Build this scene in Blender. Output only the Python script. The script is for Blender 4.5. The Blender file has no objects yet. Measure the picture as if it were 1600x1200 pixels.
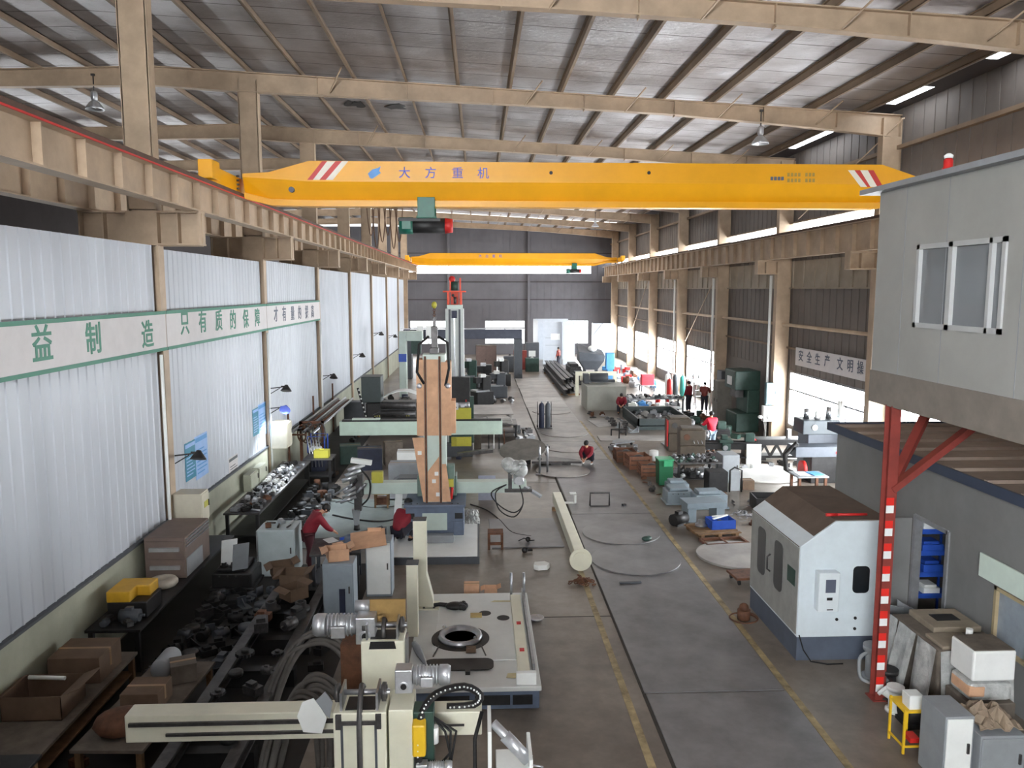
import bpy, math, random
from mathutils import Vector as V, Matrix, Euler
random.seed(7)
sc = bpy.context.scene
COL = sc.collection
PI = math.pi
# ---------------------------------------------------------------- camera, light, exposure
F, EYE = 1240.0, 6.7
cd = bpy.data.cameras.new('camera'); cam = bpy.data.objects.new('camera', cd); COL.objects.link(cam)
cd.sensor_width = 36.0; cd.lens = F / 1600 * 36.0; cd.clip_end = 300
cam.location = (0, 0, EYE)
PITCH = math.atan(148 / F); YAW = -math.atan(53 / F * math.cos(PITCH))
cam.rotation_euler = (PI / 2 - PITCH, 0, YAW)
sc.camera = cam
w = bpy.data.worlds.new('sky'); sc.world = w; w.use_nodes = True
w.node_tree.nodes['Background'].inputs[0].default_value = (0.85, 0.92, 1.0, 1)
w.node_tree.nodes['Background'].inputs[1].default_value = 1.0
sc.view_settings.view_transform = 'Standard'; sc.view_settings.look = 'None'
sc.view_settings.gamma = 1.0; sc.view_settings.exposure = 0.8
sc.view_settings.use_curve_mapping = False
SIDE_GLOW, CLERE_GLOW, ROOF_GLOW, BACK_GLOW, FRONT_GLOW = 22.0, 7.5, 1.4, 4.0, 50.0   # daylight through side windows, high strips, roof lights, end wall; last is the unseen added front window
CAMR = Euler(cam.rotation_euler).to_matrix(); CAML = V(cam.location)
# ---------------------------------------------------------------- helpers
def ray(px, py):
    return CAMR @ V(((px - 800) / F, -(py - 600) / F, -1.0))
def onz(px, py, z=0.0):
    d = ray(px, py); return CAML + d * ((z - CAML.z) / d.z)
def ony(px, py, y):
    d = ray(px, py); return CAML + d * (y / d.y)
def onx(px, py, x):
    d = ray(px, py); return CAML + d * (x / d.x)
def S(r, g, b):
    def c(u):
        u /= 255.0
        return u / 12.92 if u <= 0.04045 else ((u + 0.055) / 1.055) ** 2.4
    return (c(r), c(g), c(b))
M = {}
def mat(name, rgb, rough=0.6, metal=0.0, var=0.12, scale=3.0, bump=0.0, bscale=30.0, spec=0.5, emit=0.0, coat=0.0):
    if name in M: return M[name]
    m = bpy.data.materials.new(name); m.use_nodes = True
    nt = m.node_tree; n = nt.nodes; l = nt.links; b = n['Principled BSDF']
    b.inputs['Roughness'].default_value = rough; b.inputs['Metallic'].default_value = metal
    b.inputs['Specular IOR Level'].default_value = spec
    b.inputs['Base Color'].default_value = (*rgb, 1)
    if coat: b.inputs['Coat Weight'].default_value = coat
    if emit:
        b.inputs['Emission Color'].default_value = (*rgb, 1); b.inputs['Emission Strength'].default_value = emit
    elif var:
        tc = n.new('ShaderNodeTexCoord'); nz = n.new('ShaderNodeTexNoise'); mr = n.new('ShaderNodeMapRange'); mx = n.new('ShaderNodeMix')
        nz.inputs['Scale'].default_value = scale; nz.inputs['Detail'].default_value = 6; nz.inputs['Roughness'].default_value = 0.65
        mr.inputs['From Min'].default_value = 0.3; mr.inputs['From Max'].default_value = 0.7
        mx.data_type = 'RGBA'
        lo = [max(0, c * (1 - 1.6 * var)) for c in rgb]; hi = [min(1, c * (1 + var)) for c in rgb]
        mx.inputs[6].default_value = (*lo, 1); mx.inputs[7].default_value = (*hi, 1)
        l.new(tc.outputs['Object'], nz.inputs['Vector']); l.new(nz.outputs['Fac'], mr.inputs['Value'])
        l.new(mr.outputs['Result'], mx.inputs[0]); l.new(mx.outputs[2], b.inputs['Base Color'])
        if bump:
            n2 = n.new('ShaderNodeTexNoise'); n2.inputs['Scale'].default_value = bscale; bp = n.new('ShaderNodeBump')
            bp.inputs['Strength'].default_value = bump; bp.inputs['Distance'].default_value = 0.05
            l.new(tc.outputs['Object'], n2.inputs['Vector']); l.new(n2.outputs['Fac'], bp.inputs['Height']); l.new(bp.outputs['Normal'], b.inputs['Normal'])
    M[name] = m
    return m
class MB:
    """collects shapes; build() links them as ONE mesh object"""
    def __init__(s): s.v = []; s.f = []; s.mi = []; s.sm = []
    def add(s, vs, fs, m=0, sm=False, mtx=None):
        o = len(s.v)
        s.v += [tuple(mtx @ V(p)) if mtx else tuple(p) for p in vs]
        s.f += [tuple(i + o for i in f) for f in fs]; s.mi += [m] * len(fs); s.sm += ([sm] * len(fs) if isinstance(sm, bool) else sm)
        return s
    def box(s, c, d, m=0, rz=0.0, r=None, taper=1.0):
        x, y, z = d[0] / 2, d[1] / 2, d[2] / 2; t = taper
        vs = [(-x, -y, -z), (x, -y, -z), (x, y, -z), (-x, y, -z), (-x * t, -y * t, z), (x * t, -y * t, z), (x * t, y * t, z), (-x * t, y * t, z)]
        R = Euler(r if r else (0, 0, rz)).to_matrix().to_4x4()
        return s.add(vs, [(3, 2, 1, 0), (4, 5, 6, 7), (0, 1, 5, 4), (1, 2, 6, 5), (2, 3, 7, 6), (3, 0, 4, 7)], m, False, Matrix.Translation(c) @ R)
    def bb(s, x0, x1, y0, y1, z0, z1, m=0):
        return s.box(((x0 + x1) / 2, (y0 + y1) / 2, (z0 + z1) / 2), (abs(x1 - x0), abs(y1 - y0), abs(z1 - z0)), m)
    def bar(s, p0, p1, w, h=None, m=0, up=(0, 0, 1)):
        """box beam from p0 to p1, w wide, h tall"""
        p0, p1 = V(p0), V(p1); d = p1 - p0; L = d.length
        if L < 1e-6: return s
        z = d / L; u = V(up)
        if abs(z.dot(u)) > 0.98: u = V((0, 1, 0))
        x = u.cross(z).normalized(); y = z.cross(x)
        mt = Matrix((x, y, z)).transposed().to_4x4(); mt.translation = (p0 + p1) / 2
        h = h or w
        a, b, c = w / 2, h / 2, L / 2
        vs = [(-a, -b, -c), (a, -b, -c), (a, b, -c), (-a, b, -c), (-a, -b, c), (a, -b, c), (a, b, c), (-a, b, c)]
        return s.add(vs, [(3, 2, 1, 0), (4, 5, 6, 7), (0, 1, 5, 4), (1, 2, 6, 5), (2, 3, 7, 6), (3, 0, 4, 7)], m, False, mt)
    def cyl(s, p0, p1, r0, r1=None, n=14, m=0, cap=True):
        p0, p1 = V(p0), V(p1); r1 = r0 if r1 is None else r1; d = p1 - p0; L = d.length
        if L < 1e-6: return s
        z = d / L; u = V((0, 0, 1)) if abs(z.z) < 0.95 else V((1, 0, 0))
        x = u.cross(z).normalized(); y = z.cross(x); vs = []; fs = []; sm = []
        for p, r in ((p0, r0), (p1, r1)):
            for i in range(n):
                a = 2 * PI * i / n; vs.append(p + x * (r * math.cos(a)) + y * (r * math.sin(a)))
        for i in range(n):
            j = (i + 1) % n; fs.append((i, j, n + j, n + i)); sm.append(True)
        if cap:
            fs.append(tuple(range(n - 1, -1, -1))); fs.append(tuple(range(n, 2 * n))); sm += [False, False]
        return s.add(vs, fs, m, sm)
    def tube(s, pts, r, n=7, m=0, closed=False):
        pts = [V(p) for p in pts]; N = len(pts); vs = []; fs = []
        pu = None
        for k, p in enumerate(pts):
            a = pts[(k - 1) % N] if (closed or k > 0) else p; b = pts[(k + 1) % N] if (closed or k < N - 1) else p
            t = (b - a).normalized() if (b - a).length > 1e-9 else V((0, 0, 1))
            if pu is None: pu = V((0, 0, 1)) if abs(t.z) < 0.9 else V((1, 0, 0))
            x = pu.cross(t); x = x.normalized() if x.length > 1e-6 else V((1, 0, 0)); y = t.cross(x).normalized(); pu = y
            rr = r[k] if isinstance(r, (list, tuple)) else r
            for i in range(n):
                g = 2 * PI * i / n; vs.append(p + x * (rr * math.cos(g)) + y * (rr * math.sin(g)))
        for k in range(N if closed else N - 1):
            for i in range(n):
                j = (i + 1) % n; q = ((k + 1) % N) * n
                fs.append((k * n + i, k * n + j, q + j, q + i))
        sm = [True] * len(fs)
        if not closed:
            fs.append(tuple(range(n - 1, -1, -1))); fs.append(tuple(range((N - 1) * n, N * n))); sm += [False, False]
        return s.add(vs, fs, m, sm)
    def prism(s, poly, lo, hi, axis='y', m=0):
        """polygon extruded lo..hi along an axis; poly in (x,z) for y, (y,z) for x, (x,y) for z"""
        n = len(poly)
        def P(a, b, t): return {'y': (a, t, b), 'x': (t, a, b), 'z': (a, b, t)}[axis]
        vs = [P(a, b, lo) for a, b in poly] + [P(a, b, hi) for a, b in poly]
        fs = [(i, (i + 1) % n, n + (i + 1) % n, n + i) for i in range(n)] + [tuple(range(n - 1, -1, -1)), tuple(range(n, 2 * n))]
        return s.add(vs, fs, m)
    def lathe(s, prof, c=(0, 0, 0), n=20, m=0, axis='z', smooth=True):
        vs = []; fs = []
        for r, h in prof:
            for i in range(n):
                a = 2 * PI * i / n; x, y = r * math.cos(a), r * math.sin(a)
                p = {'z': (x, y, h), 'x': (h, x, y), 'y': (x, h, y)}[axis]
                vs.append((p[0] + c[0], p[1] + c[1], p[2] + c[2]))
        k = len(prof)
        for q in range(k - 1):
            for i in range(n):
                j = (i + 1) % n; fs.append((q * n + i, q * n + j, (q + 1) * n + j, (q + 1) * n + i))
        sm = [smooth] * len(fs)
        if prof[0][0] > 1e-5: fs.append(tuple(range(n - 1, -1, -1))); sm.append(False)
        if prof[-1][0] > 1e-5: fs.append(tuple(range((k - 1) * n, k * n))); sm.append(False)
        return s.add(vs, fs, m, sm)
    def ball(s, c, r, m=0, sx=1, sy=1, sz=1, n=12):
        k = n // 2 + 1; prof = []
        vs = []; fs = []
        for q in range(k):
            t = PI * q / (k - 1)
            for i in range(n):
                a = 2 * PI * i / n; vs.append((c[0] + r * sx * math.sin(t) * math.cos(a), c[1] + r * sy * math.sin(t) * math.sin(a), c[2] - r * sz * math.cos(t)))
        for q in range(k - 1):
            for i in range(n):
                j = (i + 1) % n; fs.append((q * n + i, q * n + j, (q + 1) * n + j, (q + 1) * n + i))
        return s.add(vs, fs, m, True)
    def grid(s, fn, nu, nv, m=0, smooth=True, thick=0.0):
        """surface fn(u,v)->(x,y,z), u,v in 0..1; thick > 0 closes it downwards"""
        vs = [V(fn(i / nu, j / nv)) for j in range(nv + 1) for i in range(nu + 1)]; W = nu + 1
        fs = [(j * W + i, j * W + i + 1, (j + 1) * W + i + 1, (j + 1) * W + i) for j in range(nv) for i in range(nu)]
        sm = [smooth] * len(fs)
        if thick:
            o = len(vs); vs = vs + [p - V((0, 0, thick)) for p in vs]
            fs += [tuple(reversed([i + o for i in f])) for f in fs[:nu * nv]]; sm += [smooth] * (nu * nv)
            rim = [i for i in range(W)] + [j * W + nu for j in range(1, nv + 1)] + [nv * W + i for i in range(nu - 1, -1, -1)] + [j * W for j in range(nv - 1, 0, -1)]
            for a, b in zip(rim, rim[1:] + rim[:1]): fs.append((b, a, a + o, b + o)); sm.append(False)
        return s.add(vs, fs, m, sm)
    def build(s, name, mats, parent=None, bev=0.0, loc=None, rz=0.0, seg=2):
        me = bpy.data.meshes.new(name); me.from_pydata(s.v, [], s.f); me.update()
        for m in (mats if isinstance(mats, (list, tuple)) else [mats]): me.materials.append(m)
        for p, mi, sm in zip(me.polygons, s.mi, s.sm): p.material_index = mi; p.use_smooth = sm
        o = bpy.data.objects.new(name, me); COL.objects.link(o)
        if parent: o.parent = parent
        if loc is not None: o.location = loc
        if rz: o.rotation_euler = (0, 0, rz)
        if bev:
            b = o.modifiers.new('bevel', 'BEVEL'); b.width = bev; b.segments = seg; b.limit_method = 'ANGLE'; b.angle_limit = 0.6
        return o
def tag(o, label, cat, group=None, kind=None):
    o['label'] = label; o['category'] = cat
    if group: o['group'] = group
    if kind: o['kind'] = kind
    return o
def thing(name, label, cat, loc=(0, 0, 0), rz=0.0, group=None):
    o = bpy.data.objects.new(name, None); COL.objects.link(o); o.empty_display_size = 0.1
    o.location = loc; o.rotation_euler = (0, 0, rz)
    return tag(o, label, cat, group)
def solo(name, label, cat, mb, m, loc=(0, 0, 0), rz=0.0, group=None, bev=0.0):
    return tag(mb.build(name, m, None, bev, loc, rz), label, cat, group)
def struct(name, mb, m, parent=None, bev=0.0, label=None):
    o = mb.build(name, m, parent, bev)
    if parent is None:
        o['kind'] = 'structure'
    if label: o['label'] = label
    return o
def smooth(pts, n=5):
    P = [V(p) for p in pts]; Q = []
    for k in range(len(P) - 1):
        p0, p1, p2, p3 = P[max(k - 1, 0)], P[k], P[k + 1], P[min(k + 2, len(P) - 1)]
        for i in range(n):
            t = i / n; Q.append(0.5 * ((2 * p1) + (p2 - p0) * t + (2 * p0 - 5 * p1 + 4 * p2 - p3) * t ** 2 + (3 * p1 - p0 - 3 * p2 + p3) * t ** 3))
    return Q + [P[-1]]
def copy_tree(o, parent=None, loc=None, rz=None, label=None, group=None):
    c = o.copy(); COL.objects.link(c)
    if parent: c.parent = parent
    if loc is not None: c.location = loc
    if rz is not None: c.rotation_euler = (0, 0, rz)
    if label: c['label'] = label
    if group: c['group'] = group
    for ch in [x for x in COL.objects if x.parent == o]: copy_tree(ch, c)
    return c
def text(body, size, m, parent, loc, rot, ext=0.004, name='lettering', ax='CENTER', bold=0.0):
    cu = bpy.data.curves.new(name, 'FONT'); cu.body = body; cu.size = size; cu.extrude = ext; cu.offset = bold
    cu.align_x = ax; cu.align_y = 'CENTER'; cu.resolution_u = 3
    q = bpy.data.objects.new(name, cu); COL.objects.link(q)
    dg = bpy.context.evaluated_depsgraph_get(); me = bpy.data.meshes.new_from_object(q.evaluated_get(dg))
    bpy.data.objects.remove(q); me.materials.clear(); me.materials.append(m)
    o = bpy.data.objects.new(name, me); COL.objects.link(o); o.parent = parent; o.location = loc; o.rotation_euler = rot
    return o
# ---------------------------------------------------------------- materials
beige = mat('beige steel', S(178, 156, 132), 0.55, 0, 0.14, 1.2)
beige_d = mat('dusty purlin', S(132, 112, 92), 0.6, 0, 0.15, 1.0)
brownw = mat('brown cladding', S(112, 104, 98), 0.7, 0, 0.15, 0.5)
greyw = mat('grey cladding', S(108, 107, 112), 0.7, 0, 0.1, 0.4)
cream = mat('cream plinth paint', S(168, 170, 152), 0.7, 0, 0.12, 1.0)
darkw = mat('dark cladding', S(74, 70, 72), 0.8, 0, 0.1, 0.5)
yellowc = mat('crane yellow', S(232, 164, 10), 0.4, 0, 0.06, 0.8)
red = mat('red paint', S(196, 38, 36), 0.5, 0, 0.1, 3)
redox = mat('red oxide paint', S(132, 54, 46), 0.6, 0, 0.15, 3)
white = mat('white paint', S(228, 230, 228), 0.45, 0, 0.05, 2)
ivory = mat('ivory paint', S(222, 220, 200), 0.4, 0, 0.06, 2)
mint = mat('pale green paint', S(188, 202, 194), 0.4, 0, 0.06, 2)
greyp = mat('grey paint', S(142, 146, 150), 0.5, 0, 0.1, 2)
dgrey = mat('dark grey paint', S(74, 78, 84), 0.5, 0, 0.12, 3)
bluegrey = mat('blue grey paint', S(92, 104, 124), 0.5, 0, 0.12, 3)
black = mat('black steel', S(34, 33, 34), 0.5, 0.2, 0.3, 6)
rubber = mat('black rubber', S(24, 24, 25), 0.7, 0, 0.2, 6)
steel = mat('bare steel', S(170, 172, 176), 0.32, 0.85, 0.15, 6)
dsteel = mat('oily steel', S(84, 82, 82), 0.45, 0.6, 0.3, 5)
alu = mat('cast aluminium', S(196, 198, 202), 0.38, 0.7, 0.1, 8)
rust = mat('rusty steel', S(104, 68, 48), 0.75, 0.1, 0.35, 5)
card = mat('cardboard', S(204, 162, 130), 0.85, 0, 0.12, 3)
card_d = mat('dusty cardboard', S(106, 86, 70), 0.9, 0, 0.15, 3)
wood = mat('old wood', S(120, 92, 64), 0.85, 0, 0.25, 6)
yellow = mat('safety yellow', S(226, 184, 40), 0.45, 0, 0.06, 3)
olive = mat('yellow green paint', S(180, 174, 62), 0.5, 0, 0.08, 3)
green = mat('bin green', S(16, 88, 54), 0.5, 0, 0.1, 3)
dgreen = mat('machine green', S(44, 70, 62), 0.5, 0, 0.2, 5)
hgreen = mat('hoist green', S(22, 96, 80), 0.45, 0, 0.1, 5)
blue = mat('bin blue', S(44, 82, 176), 0.4, 0, 0.1, 4)
lblue = mat('light blue paint', S(78, 148, 212), 0.45, 0, 0.1, 3)
navy = mat('dark blue', S(34, 40, 62), 0.6, 0, 0.2, 4)
orange = mat('orange red paint', S(224, 78, 48), 0.5, 0, 0.1, 4)
brown = mat('brown crate', S(126, 84, 62), 0.7, 0, 0.2, 5)
plastic = mat('dusty plastic film', S(176, 178, 176), 0.3, 0, 0.25, 5, bump=0.5, bscale=12)
dust = mat('dusty cover', S(104, 95, 86), 0.9, 0, 0.25, 3)
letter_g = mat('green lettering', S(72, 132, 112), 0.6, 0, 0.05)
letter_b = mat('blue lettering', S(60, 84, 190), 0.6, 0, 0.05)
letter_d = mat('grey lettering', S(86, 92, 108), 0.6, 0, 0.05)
pale = mat('pale sign board', S(208, 204, 204), 0.6, 0, 0.04)
# ---------------------------------------------------------------- the setting
BAY = 8.68
XL, XR, YB, YF = -7.0, 13.75, 82.0, -9.0
def ztop(x):  # top of the rafters
    return 13.40 - 0.053 * (x + 7.3) if x > -10 else 13.543 - 0.03 * (-10 - x)
def floor_mat():
    m = bpy.data.materials.new('worn concrete'); m.use_nodes = True; nt = m.node_tree; n = nt.nodes; l = nt.links; b = n['Principled BSDF']
    tc = n.new('ShaderNodeTexCoord')
    def noise(s, d=8, r=0.65):
        z = n.new('ShaderNodeTexNoise'); z.inputs['Scale'].default_value = s; z.inputs['Detail'].default_value = d; z.inputs['Roughness'].default_value = r
        l.new(tc.outputs['Object'], z.inputs['Vector']); return z
    a, c = noise(0.35), noise(2.6)
    r1 = n.new('ShaderNodeValToRGB'); r1.color_ramp.elements[0].position = 0.36; r1.color_ramp.elements[1].position = 0.68
    r1.color_ramp.elements[0].color = (*S(98, 90, 82), 1); r1.color_ramp.elements[1].color = (*S(142, 132, 122), 1)
    mx = n.new('ShaderNodeMix'); mx.data_type = 'RGBA'; mx.blend_type = 'MULTIPLY'; mx.inputs[0].default_value = 0.5
    r2 = n.new('ShaderNodeValToRGB'); r2.color_ramp.elements[0].position = 0.3; r2.color_ramp.elements[0].color = (0.5, 0.47, 0.45, 1); r2.color_ramp.elements[1].position = 0.6
    l.new(a.outputs['Fac'], r1.inputs[0]); l.new(c.outputs['Fac'], r2.inputs[0])
    l.new(r1.outputs[0], mx.inputs[6]); l.new(r2.outputs[0], mx.inputs[7]); l.new(mx.outputs[2], b.inputs['Base Color'])
    b.inputs['Roughness'].default_value = 0.36; b.inputs['Specular IOR Level'].default_value = 0.5
    return m
struct('floor', MB().bb(-24, 14.2, YF, YB + 0.6, -0.3, 0), floor_mat())
linem = mat('worn yellow line paint', S(158, 140, 104), 0.6, 0, 0.4, 3)
for k, xx in enumerate((2.42, 5.2)):
    struct('floor_line' if k == 0 else 'floor_line.001', MB().bb(xx - 0.06, xx + 0.06, 1.0, 40 if k else 19.2, 0.0, 0.004), linem)
jm = mat('floor joint and gap shade', S(60, 56, 52), 0.9, 0, 0.1)
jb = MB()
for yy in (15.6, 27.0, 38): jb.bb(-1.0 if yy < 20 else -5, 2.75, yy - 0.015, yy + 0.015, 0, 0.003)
jb.bb(2.7, 2.765, 3.0, 59.5, 0, 0.004)  # dark strip painting the gap's shade along the plates' left edge
struct('floor_joints_and_gap_shade', jb, jm)
# --- left partition: corrugated white panels between posts, bay by bay
def corr_mat():
    m = bpy.data.materials.new('white corrugated sheet'); m.use_nodes = True; nt = m.node_tree; n = nt.nodes; l = nt.links; b = n['Principled BSDF']
    tc = n.new('ShaderNodeTexCoord'); nz = n.new('ShaderNodeTexNoise'); mp = n.new('ShaderNodeMapping'); mp.inputs['Scale'].default_value = (1, 0.9, 0.12)
    nz.inputs['Scale'].default_value = 1.2; nz.inputs['Detail'].default_value = 6
    r = n.new('ShaderNodeValToRGB'); r.color_ramp.elements[0].position = 0.3; r.color_ramp.elements[1].position = 0.62
    r.color_ramp.elements[0].color = (*S(176, 181, 189), 1); r.color_ramp.elements[1].color = (*S(190, 195, 203), 1)
    l.new(tc.outputs['Object'], mp.inputs[0]); l.new(mp.outputs[0], nz.inputs['Vector']); l.new(nz.outputs['Fac'], r.inputs[0]); l.new(r.outputs[0], b.inputs['Base Color'])
    b.inputs['Roughness'].default_value = 0.42
    return m
corr = corr_mat()
def corrugated(y0, y1, z0, z1, x=XL):
    mb = MB(); n = int((y1 - y0) / 0.3); P = []
    for i in range(n):
        y = y0 + (y1 - y0) * i / n; d = (y1 - y0) / n
        P += [(x, y), (x, y + d * 0.72), (x + 0.016, y + d * 0.8), (x + 0.016, y + d * 0.92)]
    P.append((x, y1))
    P2 = P + [(x - 0.08, y1), (x - 0.08, y0)]
    return mb.prism(P2, z0, z1, 'z')
PLIN, WTOP = 1.55, 7.64
ends = [YF] + [BAY * i + (0.36 if i == 2 else 0.1) for i in range(1, 9)] + [75.5]
for i in range(len(ends) - 1):
    y0, y1 = ends[i], ends[i + 1]
    zt = WTOP - (0.0 if i % 2 else 0.06)
    struct('wall_left' + ('' if i == 0 else '.%03d' % i), corrugated(y0 + 0.16, y1 - 0.16, PLIN, zt), corr)
    struct('baseboard_left' + ('' if i == 0 else '.%03d' % i), MB().bb(XL - 0.2, XL + 0.06, y0 + 0.16, y1 - 0.16, 0, PLIN), cream)
    if i < len(ends) - 2:
        pass
bt = MB().bb(XL - 0.01, XL + 0.09, YF, 75.4, PLIN - 0.02, PLIN + 0.03)
struct('trim_20', bt, dgrey)
for i in range(2, 5):   # thin white conduit standing beside the posts
    struct('trim_%d' % (20 + i), MB().cyl((XL + 0.18, BAY * i - 0.02, 0.3), (XL + 0.18, BAY * i - 0.02, 5.3), 0.035), white)
# --- columns with corbels on the left line
def left_column(i):
    y = BAY * i + (0.36 if i == 2 else 0.1); mb = MB()
    mb.bb(-7.45, -6.9, y - 0.02, y + 0.02, 0, 13.2)
    mb.bb(-7.47, -7.43, y - 0.15, y + 0.15, 0, 13.2); mb.bb(-6.9, -6.86, y - 0.15, y + 0.15, 0, 13.2)
    mb.bb(-7.45, -6.88, y - 0.15, y - 0.12, 8.4, 13.2)
    for s in (-1, 1):   # the corbel either side of the column
        x0, x1 = (-6.88, -5.95) if s > 0 else (-8.5, -7.45)
        mb.bb(x0, x1, y - 0.02, y + 0.02, 7.62, 8.34); mb.bb(x0, x1, y - 0.2, y + 0.2, 8.32, 8.36); mb.bb(x0, x1, y - 0.2, y + 0.2, 7.64, 7.68)
        for k in range(3):
            xx = x0 + (x1 - x0) * (0.03 + 0.47 * k); mb.bb(xx - 0.015, xx + 0.015, y - 0.2, y + 0.2, 7.66, 8.34)
    mb.bb(-7.47, -6.86, y - 0.2, y - 0.16, 7.64, 8.36)
    struct('column' + ('' if i == 1 else '.%03d' % (i - 1)), mb, beige)
for i in range(1, 10): left_column(i)
def right_column(i):
    y = BAY * i; mb = MB()
    mb.bb(13.12, 13.7, y - 0.015, y + 0.015, 0, 12.2)
    mb.bb(13.1, 13.14, y - 0.17, y + 0.17, 0, 12.2); mb.bb(13.68, 13.72, y - 0.17, y + 0.17, 0, 12.2)
    mb.bb(13.12, 13.7, y - 0.16, y - 0.13, 0, 11.6)
    mb.bb(12.2, 13.1, y - 0.02, y + 0.02, 7.37, 7.93); mb.bb(12.2, 13.1, y - 0.2, y + 0.2, 7.89, 7.95); mb.bb(12.2, 13.1, y - 0.2, y + 0.2, 7.35, 7.39)
    for xx in (12.22, 12.6): mb.bb(xx - 0.015, xx + 0.015, y - 0.2, y + 0.2, 7.37, 7.91)
    struct('column.%03d' % (i + 20), mb, beige)
for i in range(1, 10): right_column(i)
for i in (4, 5, 6): struct('trim_%d' % (100 + i), MB().cyl((13.0, BAY * i + 0.3, 0), (13.0, BAY * i + 0.3, 7.3), 0.06), white)
# --- rafters
def rafter(i):
    y = BAY * i; mb = MB(); xs = [-24, -10, -7.5, -3, 1.5, 6, 10, 12.6, 13.72]; dep = [0.42, 0.55, 0.58, 0.5, 0.43, 0.42, 0.52, 0.64, 0.7]
    top = [(x, ztop(x)) for x in xs]; bot = [(x, ztop(x) - d) for x, d in zip(xs, dep)]
    mb.prism(top + bot[::-1], y - 0.012, y + 0.012)
    for a, b in ((top, 0), (bot, 0)):
        for p, q in zip(a, a[1:]): mb.bar((p[0], y, p[1]), (q[0], y, q[1]), 0.26, 0.03)
    for x in (-5.0, -2.2, 0.5, 3.4, 6.3, 9.2, 11.6):   # stiffener plates
        d = 0.55; mb.bb(x - 0.01, x + 0.01, y - 0.12, y + 0.12, ztop(x) - d * 0.9, ztop(x))
    for x in (-4.6, 1.5, 4.7, 7.7, 10.9):   # fly braces
        mb.bar((x, y - 0.1, ztop(x) - 0.45), (x + 0.5, y - 0.9, ztop(x) + 0.1), 0.035)
    struct('roof_beam' + ('' if i == 1 else '.%03d' % (i - 1)), mb, beige)
for i in range(1, 10): rafter(i)
# --- purlins and the roof sheet with its foil lining
k = 0
for j in range(-11, 12):
    x = -5.5 + 1.63 * j
    if x > 13.4 or x < -23.5: continue
    z = ztop(x); mb = MB(); a = -0.065 if x > -10 else 0.065
    mb.bb(x - 0.01, x + 0.01, YF, YB, z + 0.01, z + 0.22); mb.bb(x - 0.01, x + 0.07, YF, YB, z + 0.01, z + 0.03); mb.bb(x - 0.07, x + 0.01, YF, YB, z + 0.2, z + 0.22)
    struct('roof_purlin_beam' + ('' if k == 0 else '.%03d' % k), mb, beige_d); k += 1
def foil_mat():
    m = bpy.data.materials.new('silver foil lining'); m.use_nodes = True; nt = m.node_tree; n = nt.nodes; l = nt.links; b = n['Principled BSDF']
    tc = n.new('ShaderNodeTexCoord'); sx = n.new('ShaderNodeSeparateXYZ'); l.new(tc.outputs['Object'], sx.inputs[0])
    fr = n.new('ShaderNodeMath'); fr.operation = 'FRACT'; mu = n.new('ShaderNodeMath'); mu.operation = 'MULTIPLY'; mu.inputs[1].default_value = 0.83
    l.new(sx.outputs['Y'], mu.inputs[0]); l.new(mu.outputs[0], fr.inputs[0])
    lt = n.new('ShaderNodeMath'); lt.operation = 'LESS_THAN'; lt.inputs[1].default_value = 0.035; l.new(fr.outputs[0], lt.inputs[0])
    nz = n.new('ShaderNodeTexNoise'); nz.inputs['Scale'].default_value = 0.5; nz.inputs['Detail'].default_value = 7; l.new(tc.outputs['Object'], nz.inputs['Vector'])
    r = n.new('ShaderNodeValToRGB'); r.color_ramp.elements[0].position = 0.32; r.color_ramp.elements[1].position = 0.66
    r.color_ramp.elements[0].color = (*S(150, 142, 140), 1); r.color_ramp.elements[1].color = (*S(204, 202, 204), 1)
    mx = n.new('ShaderNodeMix'); mx.data_type = 'RGBA'; mx.inputs[7].default_value = (*S(84, 78, 74), 1)
    l.new(nz.outputs['Fac'], r.inputs[0]); l.new(r.outputs[0], mx.inputs[6]); l.new(lt.outputs[0], mx.inputs[0]); l.new(mx.outputs[2], b.inputs['Base Color'])
    mp = n.new('ShaderNodeMapping'); mp.inputs['Scale'].default_value = (1.0, 3.2, 1.0); l.new(tc.outputs['Object'], mp.inputs[0])
    n2 = n.new('ShaderNodeTexNoise'); n2.inputs['Scale'].default_value = 3.0; n2.inputs['Detail'].default_value = 9; n2.inputs['Roughness'].default_value = 0.7; n2.inputs['Distortion'].default_value = 0.8; l.new(mp.outputs[0], n2.inputs['Vector'])
    bp = n.new('ShaderNodeBump'); bp.inputs['Strength'].default_value = 0.8; bp.inputs['Distance'].default_value = 0.08
    l.new(n2.outputs['Fac'], bp.inputs['Height']); l.new(bp.outputs['Normal'], b.inputs['Normal'])
    b.inputs['Metallic'].default_value = 0.75; b.inputs['Roughness'].default_value = 0.36
    return m
foil = foil_mat()
def sheet(x0, x1, y0, y1, dz0=0.235, t=0.05):
    return MB().prism([(x0, ztop(x0) + dz0), (x1, ztop(x1) + dz0), (x1, ztop(x1) + dz0 + t), (x0, ztop(x0) + dz0 + t)], y0, y1)
rt = random.Random(8)
for q, (px, py, L) in enumerate(((548, 158, 0.5), (562, 170, 0.35), (618, 164, 0.6), (250, 22, 0.5))):
    c = ony(px, py, 30.5 if q < 3 else 19.5); zc = ztop(c.x) + 0.215
    P = [(c.x + L * math.cos(a) * rt.uniform(.4, 1), c.y + 0.5 * math.sin(a) * rt.uniform(.4, 1.4)) for a in [k * PI / 6 for k in range(12)]]
    struct('ceiling.%03d' % (150 + q), MB().prism(P, zc, zc + 0.01, 'z'), black, None, 0, 'dark torn patch in the foil lining')
LIGHTS = [(BAY * i + 1.9, BAY * i + 6.6) for i in (6, 7, 8)]
skyl = mat('roof light sheet', (1.0, 0.99, 0.97), 0.5, emit=ROOF_GLOW)
edge = YF; k = 0
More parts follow.
